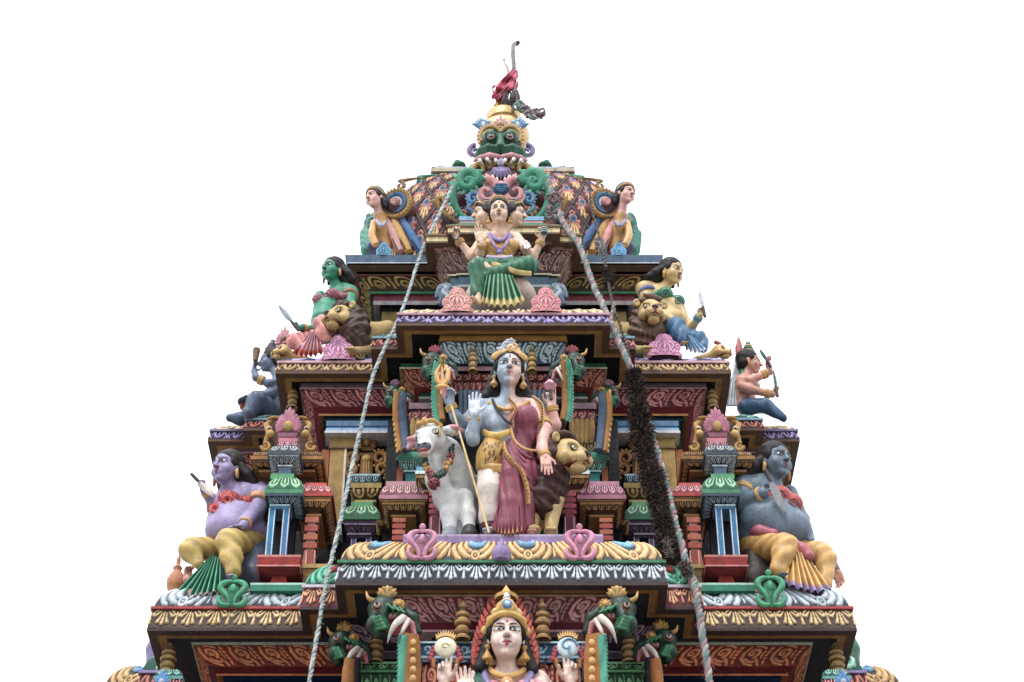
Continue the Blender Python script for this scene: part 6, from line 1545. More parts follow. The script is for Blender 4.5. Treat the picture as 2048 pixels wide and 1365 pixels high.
K.chain([(J(1002, 440, .40), .26), (J(1002, 390, .55), .36), (J(1002, 345, .95), .2), (J(1002, 310, 1.1), .2)], (84, 38, 50), .1)
K.cap(J(925, 410, .45), J(1079, 410, .45), .24, .24, (84, 38, 50), .05); K.build('gable_body', G_)
def f1(q, s):
    mb = MB(); scroll(mb, q(66), 365, 21, 0 if s < 0 else math.pi, 1.5, yK + .0, .078, .035, (62, 138, 110), (96, 172, 142), tail=[(q(48), 446), (q(78), 432), (q(95), 402), (q(92), 376)], dr=-s, lw=.8); mb.build('green_scroll', M_WALL, G_)
    mb = MB(); scroll(mb, q(56), 398, 13, 0 if s < 0 else math.pi, 1.3, yK + .0, .035, .018, (92, 136, 170), (140, 176, 200), tail=[(q(30), 425), (q(48), 426), (q(66), 415)], dr=-s); mb.build('blue_scroll', M_WALL, G_)
    mb = MB(); scroll(mb, q(42), 340, 26, math.pi * .5, 1.4, yK + .30, .06, .026, (184, 148, 98), (206, 172, 120), dr=s, lw=.8); mb.ball(W(q(40), 338, yK + .4), (.12, .05, .1), (60, 34, 44), 12); mb.build('gold_scroll', M_WALL, G_)
    mb = MB(); scroll(mb, q(28), 386, 26, math.pi * .5, 1.15, yK - .04, .062, .024, (200, 136, 140), (226, 178, 174), dr=s, tail=None, lw=.5); mb.build('pink_scroll', M_WALL, G_)
    mb = MB(); scroll(mb, q(118), 405, 10, math.pi * (.0 if s > 0 else 1), .9, yK + .1, .045, .03, (150, 118, 70), (180, 146, 92), tail=[(q(82), 446), (q(100), 436), (q(118), 422)], dr=s, lw=.8); mb.build('gold_leaf_scroll', M_WALL, G_)
    mb = MB(); scroll(mb, q(52), 303, 12, math.pi * (.5), 1.2, yK + .5, .035, .018, (128, 116, 158), (170, 160, 190), dr=-s); mb.build('purple_scroll', M_WALL, G_)
sym(f1)
mb = MB(); c = W(1002, 377, yK - .12)
for i in range(9):
    for j in range(7):
        x, z = -1 + i / 4, -1 + j / 3
        if (x * x + z * z - .6) ** 3 - x * x * z ** 3 < .02: mb.ball(c + Vector((x * .085, -.01, z * .085)), (.014, .02, .014), (84, 132, 168), 6)
mb.ball(c + Vector((0, .02, 0)), (.10, .04, .10), (34, 60, 90), 14); mb.build('heart_boss', M_WALL, G_)
mb = MB()
for i in range(7):
    a = math.radians(-150 + 20 * i); p = W(1002, 338, yK + .14); mb.tube([p, p + Vector((.10 * math.cos(a), -.03, .10 * math.sin(a))), p + Vector((.15 * math.cos(a), 0, .19 * math.sin(a)))], [.03, .035, .006], (150, 136, 180), 8)
mb.ball(W(1002, 326, yK + .12), (.05, .05, .07), (150, 136, 180), 10); mb.build('purple_palmette', M_WALL, G_)
for s, px in ((0, 0),):
    mb = MB(); blk(mb, 918, 1088, yK - .05, .5, [(433, 441, 0, 0, (120, 166, 196)), (441, 446, -.01, -.01, (206, 150, 160)), (446, 452, -.0, -.0, (70, 136, 104))]); mb.build('gable_sill', M_WALL, G_)
# monster mask
KM = thing('monster_mask', 'green monster mask with bulging eyes, fangs and blue leaf ears crowning the roof gable', 'mask', tuple(W(1001, 320, yK + .4)))
yM = yK + .34; J = Fig(yM); GN = (34, 92, 66); S = Sculpt(.008)
S.ell(J(1001, 286, .05), (.27, .18, .2), GN, .05); S.chain([(J(1001, 272, -.12), .04), (J(1001, 290, -.2), .055)], GN, .03); S.ell(J(1001, 294, -.2), (.075, .06, .04), GN, .02)
for s in (-1, 1):
    q = lambda x: 1001 + s * x
    S.ell(J(q(19), 272, -.1), (.085, .08, .08), GN, .03); S.ell(J(q(19), 274, -.19), (.05, .05, .05), GN, .02, sub=True)
    for k in range(3): S.chain([(J(q(5), 296 + k * 5, -.20 + k * .02), .03), (J(q(24), 294 + k * 5, -.24 + k * .02), .042), (J(q(40), 300 + k * 5, -.16 + k * .02), .036), (J(q(50), 310 + k * 4, -.08), .02)], GN, .012)
    S.chain([(J(q(5), 314, -.18), .035), (J(q(22), 312, -.22), .045), (J(q(40), 316, -.16), .036), (J(q(52), 322, -.06), .02)], (200, 140, 144), .01)
    S.ell(J(q(20), 324, .0), (.12, .12, .07), (60, 28, 40), .02)
S.build('face', KM)
for s in (-1, 1):
    q = lambda x: 1001 + s * x
    mb = MB(); c = J(q(19), 274, -.18)
    for r, cc, d in ((.048, (190, 150, 150), 0), (.036, (60, 40, 50), -.015), (.028, (206, 190, 186), -.025), (.014, (30, 24, 30), -.04)): mb.ball(c + np.array([0, d, 0]), (r, .03, r), cc, 14)
    mb.build('eye', M_FACE, KM)
    mb = MB()
    for a, b in ((10, 320), (27, 318), (42, 320)): p = J(q(a), b, -.27); mb.tube([p, p + np.array([-s * .015, -.02, -.05]), p + np.array([-s * .05, -.0, -.085])], [.026, .02, .004], (206, 200, 188), 8)
    mb.build('fangs', M_FACE, KM)
    mb = MB(); P = [J(q(19 + 22 * math.cos(a)), 274 - 20 * math.sin(a), -.14) for a in np.linspace(-.5, 2.7, 22)]
    mb.tube(P, .026, (170, 134, 80), 8)
    for p in P[::2]: mb.ball(p + (p - J(q(19), 274, -.14)) * .22, .02, (200, 164, 106), 6)
    mb.build('brow', M_STAT, KM)
    mb = MB(); b = Vector(tuple(J(q(34), 262, .02)))
    for i, a in enumerate(np.linspace(-70, 70, 9)):
        a = math.radians(90 - s * 12 + a * .55); L = .22 + .03 * math.cos(i - 4); mb.tube([b, b + Vector((math.cos(a) * L * .6, -.03, math.sin(a) * L * .6)), b + Vector((math.cos(a) * L, 0, math.sin(a) * L))], [.02, .03, .008], (126, 164, 190) if i % 2 else (84, 130, 166), 8)
    mb.ball(b + Vector((0, -.04, .08)), (.035, .02, .06), (176, 196, 206), 10); mb.build('leaf_ear', M_STAT, KM)
mb = MB(); palmette(mb, J(1001, 264, -.1), .22, .25, (190, 140, 150), (186, 146, 80), n=9); mb.build('crest', M_STAT, KM)
# gilded pot finial
PT = thing('pot_finial', 'gilded pot finial with a lotus neck behind the green monster mask on the roof', 'finial', tuple(W(1007, 330, YC - .3)))
yP = YC - .3; r_ = 58 * Sp(yP); zc = Zp(274, yP); xP = W(1007, 264, yP).x
mb = MB(); gm = (200, 168, 118)
zt_ = Zp(213, yP) - zc
mb.lathe((xP, yP, zc), [(.30 * r_, -1.3 * r_), (.55 * r_, -1.15 * r_), (.35 * r_, -1.0 * r_), (.7 * r_, -.8 * r_), (.93 * r_, -.38 * r_), (r_, -.05 * r_), (.95 * r_, .22 * r_), (.76 * r_, .42 * r_), (.60 * r_, .52 * r_), (.58 * r_, .62 * r_), (.66 * r_, .68 * r_), (.67 * r_, 1.02 * r_), (.6 * r_, 1.1 * r_), (.3 * r_, 1.12 * r_)], gm, 40); mb.build('pot_body', M_GOLDM, PT)
mb = MB(); zl = zc + 1.1 * r_
for i in range(12):
    a = i / 12 * 6.28; d = Vector((math.cos(a), math.sin(a), 0)); c0 = Vector((xP, yP, zl)); mb.tube([c0 + d * .06, c0 + d * .13 + Vector((0, 0, .07)), c0 + d * .15 + Vector((0, 0, .16))], [.03, .035, .005], (206, 150, 80), 8)
    mb.tube([c0 + d * .05 + Vector((0, 0, .12)), c0 + d * .10 + Vector((0, 0, .2)), c0 + d * .11 + Vector((0, 0, .27))], [.025, .03, .005], (206, 150, 80), 8)
mb.lathe((xP, yP, zl), [(.12, 0), (.07, .1), (.06, .2), (.09, .28), (.03, .42), (.0, .5)], gm, 16); mb.build('lotus_neck', M_GOLDM, PT)
# red cloth tied round the finial
CL = MB(); J = Fig(yP - .16); nr = random.Random(3)
P = np.zeros((26, 18, 3))
for i in range(26):
    for j in range(18):
        u, v = i / 25, j / 17
        px = 1026 - 34 * u ** 1.2 + (v - .5) * 30 * (1 - .5 * abs(u - .45)) + 3 * math.sin(u * 9 + v * 4); py = 142 + 52 * u + v * 10 - 14 * math.sin(v * 3.1) * (1 - u) * .5 + 3 * math.sin(v * 13 + u * 5)
        P[i, j] = J(px, py, -.06 + .045 * math.sin(v * 11 + u * 6) + .03 * math.sin(u * 17 + v * 3) + .018 * math.sin(v * 31 + u * 9) + .16 * (v - .5) ** 2)
CL.grid(P, (206, 104, 120)); P2 = P.copy(); P2[:, :, 1] += .012; CL.grid(P2, (180, 84, 98))
P = smooth_path([J(1034, 142, 0), J(1036, 160, -.05), J(1034, 178, -.03), J(1037, 192, 0)], 16); CL.tube(P, [.02 + .012 * math.sin(i) for i in range(16)], (206, 100, 118), 8, up=(0, 1, 0), flat=.5)
P = smooth_path([J(990, 172, 0), J(984, 178, -.04), J(990, 190, -.03), J(986, 197, 0)], 14); CL.tube(P, [.02 + .008 * math.sin(i) for i in range(14)], (200, 96, 108), 8, up=(0, 1, 0), flat=.5)
tag(CL.build('red_cloth', M_CLOTH), 'faded red cloth tied round the top of the gilded finial', 'cloth')
mb = MB()
for i in range(16):
    a = J(1006 + i * 1.9, 184 + rnd.uniform(-4, 4), -.03); b = J(1004 + i * 2.2 + rnd.uniform(-3, 3), 212 + rnd.uniform(-4, 3), -.05); mb.tube(smooth_path([a, a * .5 + b * .5 + np.array([rnd.uniform(-.03, .03), -.04, 0]), b], 8), .014, rnd.choice([(70, 54, 56), (96, 84, 80), (60, 48, 52), (110, 100, 92)]), 6)
tag(mb.build('dried_bundle', M_ROPE), 'dark dried strands bound under the red cloth on the finial', 'dried garland')
mb = MB(); P = smooth_path([J(1029, 205, 0), J(1028, 140, 0), J(1026, 110, 0), J(1027, 92, 0), J(1034, 86, 0)], 40); mb.tube(P, [.022] * 34 + [.02, .018, .016, .014, .012, .01], (236, 236, 230), 8, up=(0, 1, 0), flat=1.6)
for p in P[6:34]: mb.ball(p + Vector((0, -.025, 0)), (.03, .02, .008), (196, 194, 188), 6)
mb.ball(P[-1] + Vector((.01, 0, .0)), .035, (92, 60, 66), 8); mb.ball(P[-1] + Vector((-.0, 0, -.035)), .025, (120, 90, 90), 8)
tag(mb.build('palm_strip', M_ROPE), 'pale ribbed curved strip rising highest above the finial', 'strip')
mb = MB(); P = smooth_path([J(1016, 150, 0), J(1015, 136, 0), J(1010, 128, 0), J(1008, 120, 0)], 16); mb.tube(P, [.022 - .0008 * i for i in range(16)], (206, 196, 172), 8, up=(0, 1, 0)); mb.ball(P[-1], .018, (110, 96, 84), 6)
tag(mb.build('palm_strip', M_ROPE), 'short curled pale strip left of the tall one above the red cloth', 'strip')
mb = MB()
for i in range(80):
    t = i / 79; c = J(1034 + 50 * t + rnd.uniform(-4, 4), 206 + 24 * math.sin(t * 2.2) + rnd.uniform(-7, 7), -.08 + rnd.uniform(-.05, .05)); r = rnd.uniform(.03, .05)
    a0 = rnd.uniform(0, 6); ax = Vector((rnd.uniform(-1, 1), rnd.uniform(-1, 0), rnd.uniform(-1, 1))).normalized(); u = ax.orthogonal().normalized(); w = ax.cross(u)
    mb.tube([Vector(c) + (u * math.cos(a) + w * math.sin(a)) * r for a in np.linspace(a0, a0 + 3.4, 9)], .016, rnd.choice([(200, 120, 130), (136, 160, 156), (170, 166, 160), (120, 90, 96)]), 6)
tag(mb.build('rope_knot', M_ROPE), 'bulky knot of red and grey-green rope hanging right of the finial', 'rope knot')
# ------------------------------------------------------------------ gable busts and ringed discs at the roof ends
def bust(m):
    s = 1 if m else -1; q = (lambda x: 2002 - x) if m else (lambda x: x)
    y0 = YR0 - .02; J = Fig(y0); SKC = (222, 170, 156)
    hp = (750, 399) if not m else (1251, 391)
    T = thing('gable_bust', ('pink-faced crowned bust looking left at the left end of the roof' if not m else 'pink-faced crowned bust looking right at the right end of the roof'), 'bust', tuple(J(q(762), 498, 0)))
    f = Fr(J(*hp, -.05), 54 * Sp(y0), rot(s * 42, -6, s * 8)); S = Sculpt(.0075); head_shape(S, f, SKC, lip=(170, 60, 66), neck=(J(q(760), 436, .05), .07))
    S.chain([(J(q(762), 438, .05), .085), (J(q(766), 466, .1), .12), (J(q(770), 498, .15), .12)], (190, 140, 80), .05)
    S.build('body', T); face_paint('p', S, f, T, bindi=(150, 40, 44))
    Sh = Sculpt(.009); hair_cap(Sh, f, locks=[[(-s * .25, .2, .5, .14), (-s * .3, .2, .2, .14), (-s * .3, .2, .0, .1)]]); Sh.build('hair', T, M_HAIR)
    mb = MB(); mb.tube(smooth_path([f(-.36, .12, .62), f(-.29, -.12, .80), f(0, -.27, .90), f(.29, -.12, .80), f(.36, .12, .62)], 22), .018, (196, 150, 84), 8); mb.tube(smooth_path([f(-.37, .16, .70), f(-.29, -.05, .89), f(0, -.19, 1.0), f(.29, -.05, .89), f(.37, .16, .70)], 22), .02, (70, 110, 130), 8)
    mb.build('crown', M_STAT, T)
    mb = MB(); necklace(mb, [J(q(752), 440, -.08), J(q(762), 452, -.12), J(q(772), 444, -.05)], .02, (150, 160, 190), 12); mb.build('necklace', M_STAT, T)
    mb = MB(); mb.tube(smooth_path([J(q(748), 445, 0), J(q(744), 470, -.1), J(q(752), 490, -.12)], 12), .045, (206, 160, 100), 8); mb.build('sash', M_STAT, T)
    D = part('gable_end'); c = Vector(tuple(J(q(793), 408, -.02))); ax = Vector((s * .35, -1, -.25)).normalized(); u = Vector((0, 0, 1)); u = (u - ax * u.dot(ax)).normalized(); w = ax.cross(u)
    px = Sp(y0)
    for R0, th, col, beads_ in ((30, 6.5, (176, 138, 84), (206, 170, 112)), (20, 5.5, (58, 104, 142), (120, 156, 182)), (12.5, 3.5, (206, 204, 196), None)):
        mb = MB(); mb.tube([c + (u * math.cos(t) + w * math.sin(t)) * R0 * px + ax * (.02 if R0 < 25 else 0) for t in np.linspace(0, 2 * math.pi, 40)], th * px, col, 10, up=tuple(ax), cap=False)
        if beads_:
            for t in np.linspace(0, 2 * math.pi, 28): mb.ball(c + (u * math.cos(t) + w * math.sin(t)) * (R0 + th * .5) * px + ax * .045, (2.1 * px,) * 3, beads_, 6)
        mb.build('ring_moulding', M_WALL, D)
    mb = MB(); mb.ball(c + ax * .0, (26 * px, .05, 26 * px), (70, 40, 50), 20); mb.ball(c + ax * .05, (10 * px, .05, 10 * px), (206, 140, 140), 14)
    for t in np.linspace(0, 6.28, 12): mb.ball(c + ax * .09 + (u * math.cos(t) + w * math.sin(t)) * 6 * px, 2.2 * px, (226, 170, 166), 6)
    mb.build('centre_boss', M_WALL, D)
    for (x0, x1, col) in ((770, 800, (206, 150, 140)), (781, 817, (186, 146, 84)), (797, 842, (66, 104, 146))):
        mb = MB(); a, b = J(q(x0), 434, .1), J(q(x1), 504, .0); mb.tube([a, a * .5 + b * .5 + np.array([0, -.04, 0]), b], [.05, .055, .05], col, 10); mb.tube([a + np.array([s * .035, -.05, 0]), b + np.array([s * .035, -.05, 0])], .010, tuple(v * .4 for v in col), 6); mb.build('banded_drape', M_WALL, D)
    K = Sculpt(.014); K.cap(c - ax * .24, c - ax * .6, .17, .2, (120, 70, 70), .02); K.cap(J(q(785), 440, .12), J(q(820), 500, .1), .1, .1, (110, 60, 60), .05); K.build('gable_core', D)
    mb = MB()
    for i in range(18): mb.ball(J(q(812 + rnd.uniform(-22, 10)), 472 + rnd.uniform(-20, 26), .2), rnd.uniform(.02, .04), (150, 100, 60), 6)
    K = Sculpt(.011); K.chain([(J(q(744), 440, .5), .09), (J(q(744), 470, .4), .12), (J(q(747), 500, .35), .12)], (34, 92, 76), .05, disp=wob(.01, 60)); K.chain([(J(q(732), 470, .3), .08), (J(q(738), 500, .2), .10)], (64, 142, 120), .04, disp=wob(.008, 90)); K.ell(J(q(753), 496, .1), (.12, .12, .08), (70, 74, 104), .03)
    K.build('leafy_base', D)
    mb = MB(); mb.seg('ridge_scroll'); scroll(mb, q(745), 445, 9, 0, 1.2, y0 + .3, .03, .015, (56, 120, 100), (100, 160, 180), dr=-s)
    mb.seg('ridge_scroll'); scroll(mb, q(800), 372, 9, math.pi / 2, 1.0, y0 + .5, .03, .015, (150, 110, 80), (190, 150, 120), dr=s, tail=[(q(850), 356), (q(826), 358)])
    mb.seg('ridge_scroll'); scroll(mb, q(838), 362, 7, math.pi / 2, 1.0, y0 + .6, .03, .015, (70, 150, 120), (110, 180, 160), dr=s, tail=[(q(880), 350), (q(860), 352)])
    mb.build('ridge_scrolls', M_WALL, D)
bust(False); bust(True)
# ------------------------------------------------------------------ horned beast heads under the eaves
def yali(px, py, s, y, m, label, crestc, grp='green beast heads under the eaves'):
    sx = -1 if m else 1; k = s; u = Sp(y); J0 = lambda x, z, d=0: np.array(tuple(W(px + sx * x * k, py + z * k, y + d * k)))
    T = thing('beast_head', label, 'beast head', tuple(J0(30, 0, .3)), grp); GN = (18, 52, 38); r = lambda v: v * u * k
    S = Sculpt(.0095 if k > .7 else .008)
    S.ell(J0(0, -4), (r(32), r(34), r(28)), GN, .04); S.chain([(J0(-6, 8, -.08), r(22)), (J0(-16, 28, -.16), r(17)), (J0(-8, 48, -.12), r(11)), (J0(4, 54, -.08), r(7))], GN, .04)
    S.chain([(J0(8, -6, .0), r(22)), (J0(42, -4, -.04), r(13)), (J0(68, 14, -.06), r(11)), (J0(80, 46, -.04), r(8))], GN, .04)
    S.ell(J0(46, 26, .05), (r(36), r(22), r(28)), (176, 84, 96), .02); S.ell(J0(46, 28, -.14), (r(24), r(16), r(20)), (110, 36, 50), .02, sub=True)
    S.chain([(J0(14, 12, -.1), r(6)), (J0(40, 6, -.14), r(6)), (J0(66, 28, -.12), r(6)), (J0(72, 52, -.1), r(5))], (190, 116, 120), .01)
    for i in range(4): S.chain([(J0(-26 + i * 4, 16 + i * 8, -.20), r(3.2)), (J0(-8 + i * 4, 12 + i * 8, -.30), r(4)), (J0(8 + i * 3, 18 + i * 7, -.2), r(3))], (44, 110, 72), .01)
    for i in range(3): S.chain([(J0(12 + i * 12, -16 + i * 2, -.16), r(3)), (J0(24 + i * 12, -6 + i * 4, -.2), r(3.2)), (J0(22 + i * 12, 6 + i * 5, -.14), r(2.5))], (48, 112, 76), .01)
    S.build('head', T)
    mb = MB(); c = J0(-13, -12, -.25)
    for rr, cc, d in ((10.5, (130, 92, 70), 0), (8.5, (36, 26, 30), -.02), (6.6, (186, 160, 144), -.035), (3.4, (26, 20, 24), -.07)): mb.ball(c + np.array([0, d * k, 0]), (r(rr), r(rr) * .6, r(rr)), cc, 14)
    mb.build('eye', M_FACE, T)
    for a in ([(46, 14, -.22), (30, 26, -.3), (18, 46, -.3), (10, 72, -.24)], [(58, 18, -.2), (46, 40, -.26), (40, 56, -.24), (38, 66, -.2)]):
        mb = MB(); P = smooth_path([J0(*p) for p in a], 12); w = 8 if a[0][0] == 46 else 5; mb.tube(P, [r(w) * (1 - (i / 11) ** 1.5) + .002 for i in range(12)], (206, 196, 184), 10); mb.build('tusk', M_STAT, T)
    mb = MB(); b = Vector(tuple(J0(8, -26, -.05)))
    for i in range(7):
        a = math.radians(90 + sx * (-50 + i * 16)); L = r(30 + 10 * math.cos((i - 3) * .6)); mb.tube([b, b + Vector((math.cos(a) * L * .6, -.02, math.sin(a) * L * .6)), b + Vector((math.cos(a) * L, 0, math.sin(a) * L))], [r(5), r(7), r(1.5)], crestc if i % 2 else tuple(v * .75 for v in crestc), 8)
    mb.build('crest', M_STAT, T)
    mb = MB(); P = smooth_path([J0(-22, -24, -.1), J0(-34, -32, -.14), J0(-38, -46, -.12)], 10); mb.tube(P, [r(6) * (1 - i / 10.5) + .002 for i in range(10)], (190, 146, 80), 8); mb.build('horn', M_STAT, T)
    mb = MB(); c = Vector(tuple(J0(36, -16, -.14)))
    for i in range(9): a = i / 9 * 6.28; mb.ball(c + Vector((math.cos(a) * r(9), 0, math.sin(a) * r(9))), r(5), (176, 128, 60), 6)
    mb.ball(c + Vector((0, -.02, 0)), r(7), (206, 160, 84), 8); mb.build('rosette', M_STAT, T)
yali(766, 1224, .88, B1c - .12, False, 'big green beast head with open pink mouth, left of the crowned statue', (200, 160, 90))
yali(1242, 1224, .88, B1c - .12, True, 'big green beast head with open pink mouth, right of the crowned statue', (200, 160, 90))
yali(682, 1288, .72, B1m - .08, False, 'dark green beast head at the lower left, outward of the big one', (190, 146, 70))
yali(1328, 1284, .72, B1m - .08, True, 'dark green beast head at the lower right, outward of the big one', (190, 146, 70))
yali(864, 726, .62, B2c - .12, False, 'green beast head with pink crest above the trident head', (170, 76, 88))
yali(1150, 726, .62, B2c - .12, True, 'green beast head with pink crest above the lotus bud', (170, 76, 88))
yali(786, 788, .50, B2m - .12, False, 'small green beast head with mauve crest left of the standing statue, beside the swept bracket', (140, 96, 116))
yali(1222, 788, .50, B2m - .12, True, 'small green beast head with mauve crest beside the hairy garland', (140, 96, 116))
# ------------------------------------------------------------------ crowned statue at the bottom
def statue_bottom():
    y0 = B1c - .16; J = Fig(y0); SKC = (226, 198, 184)
    T = thing('crowned_statue', 'pale-faced four-armed statue with jewelled crown and red flame halo at the bottom', 'statue', tuple(J(1012, 1560, .0)))
    f = Fr(J(1012, 1276, -.1), 99 * Sp(y0), rot(3, -4)); S = Sculpt(.008); head_shape(S, f, SKC, lip=(176, 76, 80), neck=(J(1014, 1345, .02), .09), fat=1.0)
    S.cap(J(955, 1362, .05), J(1075, 1362, .05), .10, .10, SKC, .06); S.ell(J(1014, 1410, .02), (.24, .17, .26), SKC, .05); S.ell(J(1014, 1480, .03), (.22, .17, .2), SKC, .05)
    S.chain([(J(945, 1368, .1), .09), (J(905, 1430, .1), .075), (J(888, 1380, -.0), .06)], SKC, .03); S.chain([(J(1082, 1368, .1), .09), (J(1130, 1430, .1), .075), (J(1141, 1380, -.0), .06)], SKC, .03)
    hand(S, J(888, 1366, -.02), (.0, -.1, 1), (.1, -1, 0), .30, SKC, side=1, curl=(.05, .05, 1.3, 1.4), thumb=.9); hand(S, J(1142, 1366, -.02), (.0, -.1, 1), (-.1, -1, 0), .30, SKC, side=-1, curl=(.05, .05, 1.3, 1.4), thumb=.9)
    S.chain([(J(948, 1372, .0), .085), (J(928, 1450, -.1), .07), (J(932, 1400, -.25), .055)], SKC, .03); hand(S, J(931, 1396, -.25), (-.1, -.1, 1), (0, -1, 0), .29, SKC, side=1, curl=(.06, .05, .05, .08), thumb=.1)
    S.chain([(J(1080, 1372, .0), .085), (J(1104, 1450, -.05), .07), (J(1090, 1500, -.25), .055)], SKC, .03); hand(S, J(1090, 1500, -.25), (-.2, -.3, -1), (0, -1, 0), .27, SKC, side=1, curl=(.1, .1, .1, .1), thumb=.1)
    S.chain([(J(985, 1540, .0), .17), (J(930, 1560, -.3), .14), (J(1000, 1600, -.35), .10)], (150, 60, 70), .06); S.chain([(J(1040, 1540, .0), .17), (J(1096, 1560, -.3), .14), (J(1030, 1600, -.35), .10)], (150, 60, 70), .06)
    S.build('body', T); face_paint('p', S, f, T, bindi=(186, 70, 76), tilak=None, iris=(90, 110, 120), bscale=1.2)
    Sh = Sculpt(.009); hair_cap(Sh, f, locks=[[(s * .31, .08, .5, .10), (s * .36, .08, .25, .11), (s * .42, .05, .02, .12), (s * .5, .0, -.1, .09)] for s in (-1, 1)]); Sh.ell(f(0, .02, 1.13), f.sz(.17, .17, .16), (34, 30, 34), .03 * f.H, f.R); Sh.build('hair', T, M_HAIR)
    mb = MB(); GC = (214, 170, 96)
    mb.seg('crown')
    for k, (zz, xx, yy) in enumerate(((.66, .36, .06), (.78, .27, -.12), (.88, .19, -.22), (.95, .1, -.26))):
        for s in (-1, 1): mb.ball(f(s * xx, yy, zz), (.05, .035, .05), GC, 10); mb.ball(f(s * xx, yy - .05, zz), .018, (190, 80, 80) if k % 2 else (110, 170, 150), 6)
    mb.tube(smooth_path([f(-.35, -.0, .60), f(-.26, -.24, .76), f(0, -.34, .83), f(.26, -.24, .76), f(.35, -.0, .60)], 24), .030, GC, 8)
    for i in range(15):
        t = math.pi * i / 14; mb.ball(f(.32 * math.cos(t), -.1 - .2 * math.sin(t), .67 + .15 * math.sin(t)), .013, (226, 196, 140), 6)
    mb.ball(f(0, -.33, .97), (.075, .05, .075), GC, 14); mb.ball(f(0, -.37, .97), (.055, .04, .055), (90, 130, 170), 14); mb.ball(f(0, -.41, .97), (.03, .03, .03), (196, 214, 226), 10); mb.ball(f(0, -.44, .97), .013, (40, 60, 90), 8)
    mb.lathe(f(0, -.04, 1.0), [(.19 * f.H, 0), (.21 * f.H, .03), (.17 * f.H, .07)], GC, 16); mb.tube([f(0, -.18, 1.1), f(0, -.2, 1.2), f(0, -.16, 1.3)], [.03, .035, .02], (190, 190, 206), 8)
    for s in (-1, 1): mb.ball(f(s * .05, -.2, 1.08), (.025, .02, .04), (206, 120, 130), 6)
    mb.lathe(f(0, .02, 1.26), [(.1, 0), (.11, .03), (.05, .07), (.015, .13), (0, .16)], GC, 12)
    mb.build('crown', M_STAT, T); mb = MB(); earring(mb, f, s=1.15, col=(190, 140, 66)); mb.build('earring', M_STAT, T)
    # flame halo
    mb = MB(); B = Vector(tuple(f(0, .32, .1))); H = f.H; nz = 30
    zz = np.linspace(0, 1, nz); wv = np.interp(zz, [0, .15, .35, .6, .8, .92, 1], [.58, .60, .55, .43, .28, .14, .0])
    top = 1.62 * H
    for lay, (sc, dy, col) in enumerate(((1.0, .04, (170, 60, 56)), (.86, .0, (206, 118, 70)), (.72, -.03, (226, 176, 120)))):
        P = np.array([[(B.x + t * w * H * sc, B.y + dy + .05 * t * t, B.z + z * top * (1 - .05 * lay)) for t in np.linspace(-1, 1, 9)] for z, w in zip(zz, wv)]); mb.grid(P, col)
        Q = P.copy(); Q[:, :, 1] += .03; mb.grid(Q, col)
        for j in (0, -1): mb.grid(np.stack([P[:, j], Q[:, j]], 1), col)
    for s in (-1, 1):
        for i in range(12):
            z = .05 + i * .078; w = float(np.interp(z, zz, wv)); p = B + Vector((s * w * H, .02, z * top)); mb.tube([p + Vector((-s * .05, -.0, -.07)), p + Vector((-s * .01, 0, 0)), p + Vector((s * .004, .0, .06))], [.024, .024, .006], (186, 76, 62), 8)
            mb.tube([p + Vector((-s * .12 * (1 - z * .5), -.055, -.02)), p + Vector((-s * .02, -.05, -.05))], .006, (60, 26, 30), 5)
    mb.build('flame_halo', M_STAT, T)
    C = Sculpt(.008); C.ell(J(1060, 1400, -.06), (.19, .14, .20), (206, 150, 152), .04, disp=wob(.006, 70)); C.ell(J(985, 1400, -.06), (.16, .13, .18), (190, 120, 128), .04); C.chain([(J(960, 1360, -.02), .07), (J(956, 1400, -.06), .08)], (50, 110, 90), .02, disp=wob(.008, 90)); C.build('bodice', T)
    mb = MB(); necklace(mb, [J(978, 1336, -.02), J(990, 1348, -.12), J(1014, 1354, -.16), J(1038, 1348, -.12), J(1052, 1336, -.02)], .028, (206, 160, 90), 26)
    necklace(mb, [J(968, 1340, -.02), J(975, 1366, -.16), J(1014, 1398, -.24), J(1054, 1366, -.16), J(1064, 1340, -.02)], .03, (130, 120, 170), 30)
    mb.seg('pendant'); mb.ball(J(1014, 1366, -.2), (.06, .03, .06), (206, 150, 96), 12); mb.ball(J(1014, 1366, -.23), .025, (226, 200, 160), 8)
    for a, b in ((J(905, 1430, .1), J(888, 1380, -.0)), (J(1130, 1430, .1), J(1141, 1380, -.0)), (J(928, 1450, -.1), J(932, 1400, -.25))): bands(mb, a, b, .066, 3)
    mb.build('bangle', M_STAT, T)
    for nm, px, cc, lab, cat in (('discus', 891, (232, 222, 190), 'cream disc with gold flame and red tassels on the crowned statue\'s left raised fingers', 'discus'), ('conch_disc', 1136, (206, 226, 232), 'white and blue conch with gold flame on the crowned statue\'s right raised fingers', 'conch')):
        mb = MB(); c = Vector(tuple(J(px, 1295, -.06)))
        mb.ball(c, (.10, .035, .10), cc, 20)
        if px == 891: mb.tube([c + Vector((.03 * math.cos(a), -.035, .02 * math.sin(a))) for a in np.linspace(0, 5, 10)], .006, (206, 170, 110), 5)
        else: mb.tube([c + Vector(((.085 - .006 * i) * math.cos(i * .5), -.035, (.085 - .006 * i) * math.sin(i * .5))) for i in range(13)] + [c + Vector((.005, -.03, -.12))], .010, (96, 150, 176), 6)
        for i in range(9):
            a = math.radians(50 + 80 * i / 8); p = c + Vector((.105 * math.cos(a), .01, .115 * math.sin(a))); mb.tube([p, p + Vector((.035 * math.cos(a), 0, .05 * math.sin(a) + .012))], [.02, .003], (206, 160, 84), 6)
        for s in (-1, 1):
            for k in range(4): mb.ball(c + Vector((s * (.10 + .012 * k), .02, .0 - .035 * k)), (.032, .02, .032), (150, 50, 64), 6)
            mb.tube([c + Vector((s * .11, .03, -.1)), c + Vector((s * .10, .03, -.19))], [.03, .012], (170, 110, 60), 6)
